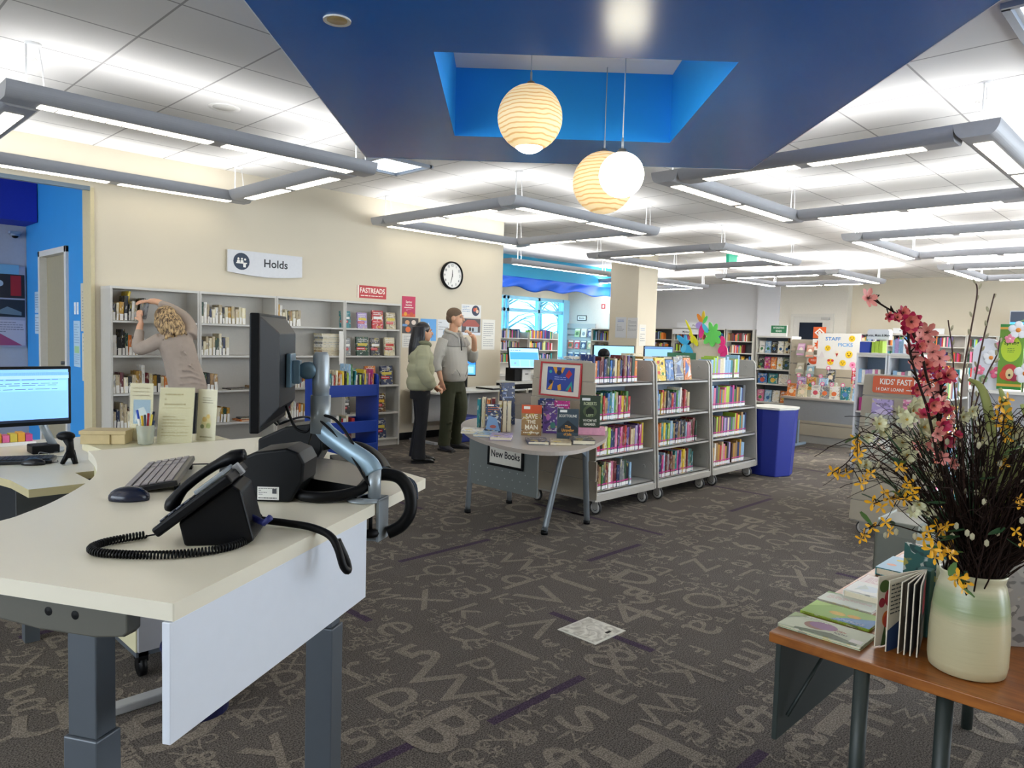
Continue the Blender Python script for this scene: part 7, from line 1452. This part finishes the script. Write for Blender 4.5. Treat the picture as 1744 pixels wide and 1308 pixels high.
# rack of face-out books with the green sign
X = 11.2; mr = bookcase_x('grey rack of face-out books under the green sign, beside the blue bin', X, 4.86, 5.45, 1.60, [1.355, 1.10, .865, .57, .15], .35, back=mat('back_slate', '6d7480', .6))
sheet('shelf_sign', 'green and white sign on top of the face-out rack', 'sign', (11.25, 5.10, 1.70), (-1, 0, 0), .27, .20, 'e6e6e2', [('r', .03, .38, .97, .97, '2c7a52'), ('t', 'INTERESTING', .5, .72, .15, 'e9f2ea', 'C', .72), ('t', 'READS', .5, .47, .15, 'e9f2ea', 'C', .8)], t=.01)
rk = [(1.357, ['white', 'pale blue', 'black', 'white', 'cream']), (1.102, ['black', 'magenta', 'orange', 'white', 'dark green']), (.867, ['blue', 'teal', 'white']), (.572, ['pink', 'pale blue', 'white', 'orange'])]
for r_, (z, hs2) in enumerate(rk):
    for k, hue in enumerate(hs2):
        w_ = .52/len(hs2); y = 5.42-(k+.5)*w_
        face_book(f'{hue} face-out book, {ORD[k]} on the {ORD[r_]} shelf of the green sign rack', (X+.05, y, z), -pi/2, w_*.88, .19 if r_ != 2 else .16, .02, hue, [('l', .15, .7, .85, .9, 2, 'f0ece4'), ('o', .5, .35, .25, .25, rnd.choice(['c8503c', '2c5a8a', 'd8b24a', '3c7a4a', 'e8e0d0']))], .08, 'face-out books on the rack under the green sign')
bt_ = thing('plush_toy', 'small brown plush bear in a black shirt on the rack top', 'toy', (11.3, 4.92, 1.356)); b = B(); b.ball((0, 0, .19), (.045, .045, .045), 12).ball((-.0, .03, .235), .016, 8).ball((0, -.03, .235), .016, 8).ball((-.04, 0, .18), .018, 8); voxel(b.obj('head', mat('plush_brown', '8a6a4c', .9), bt_), .006, 1)
b = B(); b.ball((0, 0, .09), (.05, .05, .075), 12).tube([(0, .04, .13), (-.02, .07, .08)], .018, 8).tube([(0, -.04, .13), (-.02, -.07, .08)], .018, 8); b.obj('shirt', BLACK, bt_); B().tube([(0, .02, .04), (-.05, .03, .01)], .02, 8).tube([(0, -.02, .04), (-.05, -.03, .01)], .02, 8).obj('legs', mat('plush_brown', ''), bt_)
# slatwall end with leaflets, staff picks board, table
sw = thing('slatwall_unit', 'grey slatwall unit behind the staff picks table', 'display unit', (11.3, 4.2, 0)); b = B()
for k in range(8): b.box(-.15, -.12, -.55, .64, .12+k*.183, .12+k*.183+.172)
b.obj('slat_board', mat('slat_warm_grey', ''), sw); B().box(-.12, .1, -.55, .64, 0, 1.585).obj('core', CARTM, sw)
for k, (y, z, c, lb_) in enumerate(((4.66, 1.42, 'b48aa8', 'upper left'), (4.52, 1.40, 'c8907c', 'upper right'), (4.66, 1.13, 'b0a890', 'lower left'), (4.50, 1.11, '8fb0c0', 'lower right'))):
    t = thing('leaflet_pocket', f'leaflet pocket on the grey slatwall, {lb_} one', 'leaflet holder', (11.12, y, z)); sheet('leaflet', '', '', (11.12-.03, y, z+.01), (-1, 0, .3), .11, .19, c, [('o', .5, .5, .25, .3, 'e6ddd0'), ('l', .1, .75, .9, .92, 2, 'f0ece4')], parent=t); B().box(-.05, -.045, -.065, .065, -.10, .0).obj('pocket', CLR, t)
for k, (z, its) in enumerate(((1.69, [('p', [(.5, .1), (.9, .5), (.5, .9), (.1, .5)], 'e9e6de'), ('p', [(.5, .25), (.75, .5), (.5, .75), (.25, .5)], 'c84a1c'), ('o', .5, .5, .12, .12, 'e9e6de')]), (1.51, [('p', [(.5+.42*cos(a)*(1 if i % 2 else .6), .5+.42*sin(a)*(1 if i % 2 else .6)) for i, a in enumerate([pi*j/8 for j in range(16)])], 'e05a1c')]), (1.27, [('o', .5, .5, .38, .3, 'e0501c'), ('l', .3, .4, .7, .6, 2, 'f3f1ec'), ('p', [(0, 0), (.3, .1), (.1, .3)], '22242a'), ('p', [(1, 1), (.7, .9), (.9, .7)], '22242a')]))):
    sheet('activity_sheet', ['orange diamond pattern sheet, highest of the three', 'orange starburst sheet below the diamond sheet', 'orange round badge sheet, lowest of the three'][k], 'sheet', (11.11, 4.40 if k < 2 else 4.47, z), (-1, 0, 0), .19 if k < 2 else .20, .17, ['d05a24', 'f0ede6', 'e6e4de'][k], its)
def smile(cx, cy, r, kind=0): 
    c = 'efc51e'; L_ = [('o', cx, cy, r, r, c)]
    if kind != 2: L_ += [('o', cx-r*.4, cy+r*.3, r*.12, r*.2, '3a2a14'), ('o', cx+r*.4, cy+r*.3, r*.12, r*.2, '3a2a14'), ('p', [(cx-r*.5, cy-r*.2), (cx+r*.5, cy-r*.2), (cx, cy-r*.6)], '7a4a14')]
    else: L_ += [('o', cx-r*.6, cy+r*.5, r*.45, r*.4, 'd8302c'), ('o', cx+r*.6, cy+r*.5, r*.45, r*.4, 'd8302c'), ('p', [(cx-r*.4, cy-r*.2), (cx+r*.4, cy-r*.2), (cx, cy-r*.6)], '7a4a14')]
    return L_
it = [('t', 'STAFF', .36, .80, .10, '2f7fc4', 'C', 1.15), ('t', 'PICKS', .66, .64, .10, '5aa0d8', 'C', 1.15)]+smile(.80, .86, .075)+smile(.25, .58, .07)+smile(.76, .42, .085)+smile(.34, .20, .075, 2)+smile(.63, .18, .075)+[('o', .86, .14, .07, .07, 'ee8fb4'), ('o', .86, .14, .025, .025, 'c84a6c'), ('o', .48, .44, .045, .06, 'efe2c8'), ('p', [(.45, .44), (.51, .44), (.48, .34)], 'c8302c'), ('p', [(.05, .32), (.19, .32), (.16, .40), (.12, .50), (.08, .40)], 'dcd2d0')]
sheet('staff_picks_board', 'white board with drawn smiley faces reading staff picks', 'sign board', (10.86, 4.02, 1.42), (-1, 0, .05), .60, .52, 'e6e2da', it, t=.015)
st = thing('display_table', 'grey table with rows of staff picks under the smiley board', 'table', (10.66, 4.04, 0)); SX = -.31
B().box(-.32, .30, -.55, .56, .72, .75).obj('tabletop', TOPM, st, .003); B().box(-.27, -.255, -.53, .54, .42, .72).obj('front_panel', mat('panel_mid_grey', '8d8f92', .45), st)
for y in (-.46, .44): B().box(.0, .05, y-.02, y+.02, .04, .72).obj('leg', mat('table_leg_blue_grey', '7f8f9c', .4, metal=.2), st); B().box(-.32, .32, y-.025, y+.025, 0, .04).obj('foot', mat('table_leg_blue_grey', ''), st, .01)
c2 = thing('low_cart', 'low grey cart parked behind the staff picks table', 'book cart', (11.6, 3.95, 0)); B().box(-.3, .5, -.45, .2, .12, .55).obj('cart_body', CARTM, c2, .02)
for y in (-.38, .12): caster(c2, -.24, y)
sp2 = [('orange', 4.50, 0), ('cream', 4.34, 0), ('mustard', 4.27, 1), ('white', 4.15, 0), ('grey', 4.02, 0), ('pale blue', 4.10, 1), ('white', 3.89, 0), ('teal', 3.74, 0), ('beige', 3.64, 1), ('pale blue', 3.58, 0), ('lilac', 4.42, 1), ('dark grey', 4.05, 2), ('red', 3.70, 2), ('navy', 3.62, 1)]
for k, (hue, y, row) in enumerate(sp2):
    z0 = .752+(.10 if row else 0)+(.12 if row == 2 else 0)
    if row: b = B((10.52+row*.13, y, .752)); b.box(10.49+row*.13, 10.58+row*.13, y-.06, y+.06, .752, z0-.001); tag(b.obj('book_riser', CLR), f'clear riser under the {hue} staff pick, {ORD[k]} in the display', 'riser')
    face_book(f'{hue} staff pick standing on the grey table, {ORD[k]} of the smiley board display', (10.44+row*.13, y, z0), -pi/2, .125, .185, .02, hue, [('o', .5, .4, .28, .26, rnd.choice(['e0703c', '3c7a5a', 'f0dcc0', 'c84a5c', '4a7ab0'])), ('l', .12, .72, .88, .92, 2, rnd.choice(['2c3440', 'f3f1ec', 'b8402c'])), ('l', .2, .08, .8, .16, 1, '5a5650')], .12, 'staff picks on the grey table')
    tg = B((10.43+row*.13, y, z0+.2)); mm = [mat('tag_pink', 'e0609c', .5), WHITE]; T = facing((10.43+row*.13, y+.03, z0+.205), (-1, 0, .1)); mt2 = [WHITE]; art(tg, [('o', .5, .5, .42, .42, 'e0609c'), ('o', .5, .5, .26, .26, 'f3f1ec'), ('l', .3, .4, .7, .6, 1, 'c0307c')], mt2, T, .07, .07); tg.tube([(10.432+row*.13, y+.03, z0+.12), (10.432+row*.13, y+.03, z0+.205)], .002, 5); tag(tg.obj('pink_tag', mt2), f'round pink tag on the {hue} staff pick, {ORD[k]} in the display', 'tag')
# white cases with baskets behind the kids cart
WC = mat('case_white', 'd6d9df', .4, var=.02)
for k, (a, b_) in enumerate(((2.87, 3.22), (2.50, 2.86))):
    bookcase_x(['white low bookcase with a blue box, left of the blossoms', 'white low bookcase with white baskets, behind the blossoms'][k], 9.3, a, b_, 1.40, [1.398, 1.06, .72, .35], .35, None, WC, mat('back_blue_grey', '7d92a8', .5))
    frow('y', 9.34, a+.08, b_-.03, 1.062, (.15, .17), .16, 1, ['white', 'pale blue', 'lilac', 'white', 'pink', 'grey']); frow('y', 9.34, a+.05, b_-.03, .722, (.15, .2))
bk = thing('basket', 'pale perforated basket on the right white case', 'basket', (9.40, 2.70, 1.425)); B().box(-.08, .10, -.15, -.06, 0, .16).box(-.08, .10, .0, .01, 0, .16).obj('basket_wall', WC, bk); B().box(-.08, .1, -.15, .14, 0, .01).obj('basket_floor', WC, bk)
frow('y', 9.36, 2.72, 2.84, 1.43, (.15, .17), .14, 1, ['white', 'lilac', 'pale blue'])
tag(B((9.40, 3.14, 1.425)).box(9.33, 9.47, 3.09, 3.20, 1.427, 1.56).obj('blue_box', mat('box_royal_blue', '2340a0', .5)), 'royal blue box on the left white case', 'box'); frow('y', 9.36, 2.95, 3.07, 1.43, (.13, .15), .14, 1, ['pale blue', 'lime', 'white', 'grey'])
sg2 = thing('shelf_sign', 'white box sign reading Movies, Music & More above the white cases', 'sign', (9.45, 3.03, 1.59)); B().box(-.02, .1, -.125, .125, 0, .10).prism([(-.125, .10), (.125, .10), (.11, .125), (-.11, .125)], -.02, .1, 0, Matrix(((0, 0, 1, 0), (1, 0, 0, 0), (0, 1, 0, 0), (0, 0, 0, 1)))).obj('sign_box', WC, sg2)
b = B(); mats = []; art(b, [('t', 'Movies, Music & More', .5, .38, .30, '3a3f48', 'C', .75)], mats, facing((-.0205, 0, .05), (-1, 0, 0)), .25, .10); b.obj('lettering', mats, sg2)
for k, (y, z) in enumerate(((6.10, 1.92), (5.45, 1.92))): sheet('shelf_sign', ['small white sign on the far bookcase, left of the arched sign', 'small white sign on the far bookcase, right of the arched sign'][k], 'sign', (19.9, y-.3, z), (-1, 0, 0), .5, .14, 'dfe0e2', [('l', .3, .3, .7, .7, 1, '5a5f68')], t=.02)
# far door
dr2 = thing('door_2', 'pale grey far door with a dark glass panel', 'door', (20.19, 8.22, 0)); struct(dr2); do = dr2.location
b = B(do); b.box(20.14, 20.2, 7.62, 7.70, 0, 2.36); b.box(20.14, 20.2, 8.72, 8.80, 0, 2.36); b.box(20.14, 20.2, 7.70, 8.72, 2.28, 2.36); b.obj('door_frame', mat('frame_pale', 'c9c6bd', .5), dr2)
B(do).box(20.16, 20.19, 7.70, 8.72, .01, 2.28).obj('door_leaf', mat('door_pale', 'c3c1ba', .5), dr2); B(do).box(20.15, 20.165, 7.92, 8.55, 1.2, 2.12).obj('pane', mat('dark_glass', '1a2230', .1), dr2); B(do).box(20.10, 20.16, 7.74, 7.95, 2.20, 2.26).obj('door_closer', GREY, dr2)
# television
tv = thing('television', 'wall mounted television with a dark and blue picture, far right', 'television', (19.6, 3.22, 2.2)); B().box(0, .06, -.45, .32, -.20, .20).obj('frame', mat('tv_grey', 'c4c8d0', .3), tv); b = B(); mats = [SCR('1c2a3c', .8)]; T = facing((-.001, -.065, 0), (-1, 0, 0)); b.box(-.37, .37, -.18, .18, 0, .001, 0, T); art(b, [('r', 0, .0, 1, .35, SCR('3c9ae0', 1)), ('p', [(.2, .4), (.45, .6), (.8, .4)], SCR('4a6a3c', .8)), ('o', .6, .6, .1, .1, SCR('2c6ad8', 1)), ('l', .1, .08, .9, .25, 2, SCR('d0ecff', 1))], mats, T, .74, .36); b.obj('screen', mats, tv)
B().box(.06, .9, -.05, .05, -.05, .05).obj('wall_bracket', GREY, tv)
tag(B((13.7, 7.3, 3.2)).box(13.6, 13.95, 7.28, 7.34, 3.02, 3.28).obj('exit_sign', mat('exit_green', '2cae8a', .4, emit=.5)), 'small green exit sign hanging below the far ceiling', 'sign')
# kids fast reads cart
kc = thing('book_cart', 'slatted cart end with the orange kids fast reads sign behind the vase', 'book cart', (6.6, 1.78, 0)); 
def yy(z): return .285-(z-.12)*.048
b = B()
for k in range(7):
    z0 = .13+k*.166; z1 = z0+.158; b.add([(x, s_*yy(z)+.0, z) for x in (-.60, -.58) for s_ in (-1, 1) for z in (z0, z1)], [(0, 1, 3, 2), (4, 6, 7, 5), (0, 4, 5, 1), (2, 3, 7, 6), (0, 2, 6, 4), (1, 5, 7, 3)])
b.obj('slatwall_panel', mat('slat_warm_grey', ''), kc, .002)
for x in (-.57, .57): b = B(); b.add([(x+dx, s_*yy(z)*.97, z) for dx in (-.012, .012) for s_ in (-1, 1) for z in (.12, 1.29)], [(0, 1, 3, 2), (4, 6, 7, 5), (0, 4, 5, 1), (2, 3, 7, 6), (0, 2, 6, 4), (1, 5, 7, 3)]); b.obj('side_panel', CARTM, kc)
for z in (.2, .5, .8, 1.1): B().box(-.555, .555, -yy(z)*.95, yy(z)*.95, z-.015, z).obj('shelf', CARTS, kc)
B().box(-.555, .555, -.01, .01, .15, 1.2).obj('centre_panel', CPAN, kc)
for x in (-.5, .5):
    for y in (-.2, .2): caster(kc, x, y)
for z in (.2, .5, .8, 1.1): frow('x', 1.55, 6.08, 6.95, z+.002, (.18, .24), .14)
ks_ = thing('cart_sign', 'orange sign reading kids fast reads, 14 day loan, on the slatted cart end', 'sign', (5.985, 1.70, 1.215)); T = facing((0, 0, 0), (-1, 0, .05)); b = B(); mats = [mat('sign_orange', 'd9561c', .45)]; b.prism([(-.24+.01, -.065), (.23, -.065), (.24, -.055), (.24, .055), (.23, .065), (-.23, .065), (-.24, .055), (-.24, -.055)], -.004, 0, 0, T)
art(b, [('t', "KIDS' FAST READS", .50, .52, .34, 'f6efe2', 'C', .78), ('t', '14 DAY LOAN!', .26, .14, .19, 'f6efe2', 'C', .9), ('l', .50, .14, .95, .32, 1, 'f6efe2')], mats, T, .48, .13); b.obj('sign_face', mats, ks_)
kb_ = [('lilac', 1.86, .99), ('pink', 1.64, 1.0), ('white', 1.86, .72), ('salmon', 1.64, .70)]
for k, (c, y, z) in enumerate(kb_):
    t = thing('book_pocket', f'clear wire pocket holding a book on the slatted cart end, {ORD[k]} one', 'book holder', (5.97, y, z)); B().box(-.05, -.046, -.10, .10, -.10, .0).box(-.05, .0, -.10, -.096, -.10, .0).box(-.05, .0, .096, .10, -.10, .0).obj('pocket', CLR, t)
    face_book(f'{c} children book in a pocket of the slatted cart end, {ORD[k]} one', (5.965, y, z-.098), -pi/2, .15, .21, .02, {'salmon': 'e08a78'}.get(c, c), [('o', .5, .45, .3, .3, 'c9b8d8' if c == 'lilac' else 'e8d0c0'), ('p', [(0, 0), (.6, .0), (.4, .25), (0, .3)], 'd8603c'), ('l', .2, .75, .8, .9, 1, '7d6a8a')], .08)
lp = thing('low_cabinet', 'grey folding panel standing before the far end of the wooden table', 'panel', (3.75, 1.10, 0)); pp = [(-.02, 0), (.0, .60), (.03, .66), (.30, .66), (.34, .0)]
b = B(); b.add([(x, -.12, z) for x, z in pp]+[(x, .06, z) for x, z in pp], [(0, 1, 2, 3, 4)[::-1], (5, 6, 7, 8, 9)]+[(i, 5+i, 5+(i+1) % 5, (i+1) % 5) for i in range(5)]); b.obj('panel_body', mat('panel_olive_grey', '6f7268', .5), lp, .01)
# white arch cut-outs and the spring book banner on a low white unit
lw = thing('display_cabinet', 'low pale cabinet carrying the spring decorations at the right', 'cabinet', (8.35, 1.40, 0)); B().box(-.35, .4, -.65, .45, 0, 1.10).obj('body', mat('cab_grey', 'a9aaae', .5), lw); B().box(-.37, .42, -.67, .47, 1.10, 1.13).obj('top', WHITE, lw)
wa = thing('white_arch', 'white paper arch decorated with pink and white flowers', 'decoration', (8.02, 1.60, 1.131)); pp = [(-.12, 0), (.12, 0), (.12, .34)]+[(.12*cos(a), .34+.14*sin(a)) for a in [pi*i/10 for i in range(1, 10)]]+[(-.12, .34)]
b = B(); n = len(pp); b.add([(0, y, z) for y, z in pp]+[(.03, y, z) for y, z in pp], [tuple(range(n))[::-1], tuple(range(n, 2*n))]+[(i, (i+1) % n, n+(i+1) % n, n+i) for i in range(n)]); b.obj('arch_panel', mat('arch_white', 'dcdfe8', .6), wa)
def cutflower(par, x, y, z, s_, c, cc): 
    b = B(); mats = [mat('paper_'+c, c, .6), mat('paper_'+cc, cc, .6)]
    for k in range(5): a = k*2*pi/5+.3; b.ball((x, y+cos(a)*s_*.55, z+sin(a)*s_*.55), (.004, s_*.42, s_*.42), 10, 0)
    b.ball((x-.006, y, z), (.005, s_*.25, s_*.25), 10, 1); return b.obj('cutout_flower', mats, par)
for y, z, s_, c, cc in ((-.03, .30, .075, 'eef0f6', 'e8923c'), (.06, .18, .05, 'ee7a98', 'f3c8d0'), (-.08, .16, .06, 'e86a90', 'f3c8d0'), (-.09, .42, .04, 'ee8fa8', 'f3c8d0'), (.02, .10, .04, '7a9a6c', 'a8c08a')): cutflower(wa, -.008, y, z, s_, c, cc)
sb = sheet('spring_banner', 'tall green spring banner with yellow lettering oval and a red flower face', 'banner', (8.0, 1.415, 1.445), (-1, 0, 0), .19, .60, '6a9a2c', [('r', 0, .955, 1, 1, '2c8a3c'), ('r', 0, .92, 1, .955, 'e8b04a'), ('r', 0, 0, 1, .045, '2c8a3c'), ('r', 0, .045, 1, .085, 'e8b04a'), ('o', .5, .62, .42, .62, 'b8d42c'), ('t', "It's", .32, .76, .055, '20401c'), ('t', 'Spring', .5, .69, .06, '20401c', 'C', .95), ('l', .35, .56, .65, .64, 3, '5a8a2c'), ('o', .5, .26, .34, .42, 'c83a3c'), ('o', .3, .22, .2, .24, 'd8552c'), ('o', .7, .2, .2, .24, 'a82c4c'), ('o', .5, .24, .16, .26, 'ecd8a0'), ('o', .5, .22, .05, .06, '2c2420')], t=.02)
fw = thing('flower_cutout', 'large white paper flowers with orange centres at the right edge', 'decoration', (7.95, 1.30, 1.13)); B().tube([(0, 0, 0), (0, 0, .6)], .006, 6).obj('stem', GRN, fw)
for y, z, s_, c, cc in ((.06, .56, .085, 'eef0f6', 'e8923c'), (-.02, .17, .10, 'eef0f6', 'e87a1c'), (.12, .48, .045, 'ee8fa8', 'f3c8d0')): cutflower(fw, -.01, y, z, s_, c, cc)
for s_, xe, hz in ((0, 7.50, ['pale blue', 'white', 'lilac', 'cream', 'pale blue', 'lime', 'teal', 'white']), (1, 7.60, MULTI), (2, 7.62, MULTI), (3, 7.58, MULTI)): frow('x', yfront(ZC[s_])+.03, 6.87, xe, ZC[s_]+.002, (.19, .245), .15, 1, hz, True)
frow('x', 6.95, 4.26, 4.62, .402, (.12, .17), .15, 1, ['white', 'grey', 'dark green', 'white', 'red', 'cream', 'black'])
fb = FARB.obj('distant_books', FBM); tag(fb, 'rows of small distant books in the far bookcases and low cases', 'books'); fb['kind'] = 'stuff'
# ============================================================ floor box and blue bin under the staff desk
fbx = thing('floor_outlet', 'pale square floor outlet cover in the carpet', 'floor outlet', (2.935, 2.24, 0)); m, N, L, P = new_mat('marbled_cover'); tc = N.new('ShaderNodeTexCoord'); nz = N.new('ShaderNodeTexNoise'); nz.inputs['Scale'].default_value = 14; nz.inputs['Distortion'].default_value = 2; L.new(tc.outputs['Object'], nz.inputs['Vector'])
cr = N.new('ShaderNodeValToRGB'); cr.color_ramp.elements[0].color = lin('a9a498'); cr.color_ramp.elements[0].position = .35; cr.color_ramp.elements[1].color = lin('dcd9ce'); cr.color_ramp.elements[1].position = .6; L.new(nz.outputs['Fac'], cr.inputs[0]); L.new(cr.outputs[0], P.inputs['Base Color']); P.inputs['Roughness'].default_value = .4
B().box(-.127, .127, -.123, .123, .001, .004).obj('rim', mat('rim_pale', 'd2cfc4', .4), fbx); B().box(-.113, .113, -.109, .109, .004, .0055).obj('cover_plate', m, fbx); B().box(.02, .055, -.085, -.07, .0055, .0075, 0, TR((0, 0, 0), 0)).obj('finger_hole', BLACK, fbx)
bw = thing('waste_bin', 'dark blue waste bin under the staff desk', 'bin', (1.15, 2.80, 0)); B().lathe([(.115, 0), (.13, .27), (.135, .27), (.132, .28), (.10, .02), (0, .02)], (0, 0, 0), 24).obj('bin_body', mat('bin_navy', '1a2058', .5), bw)
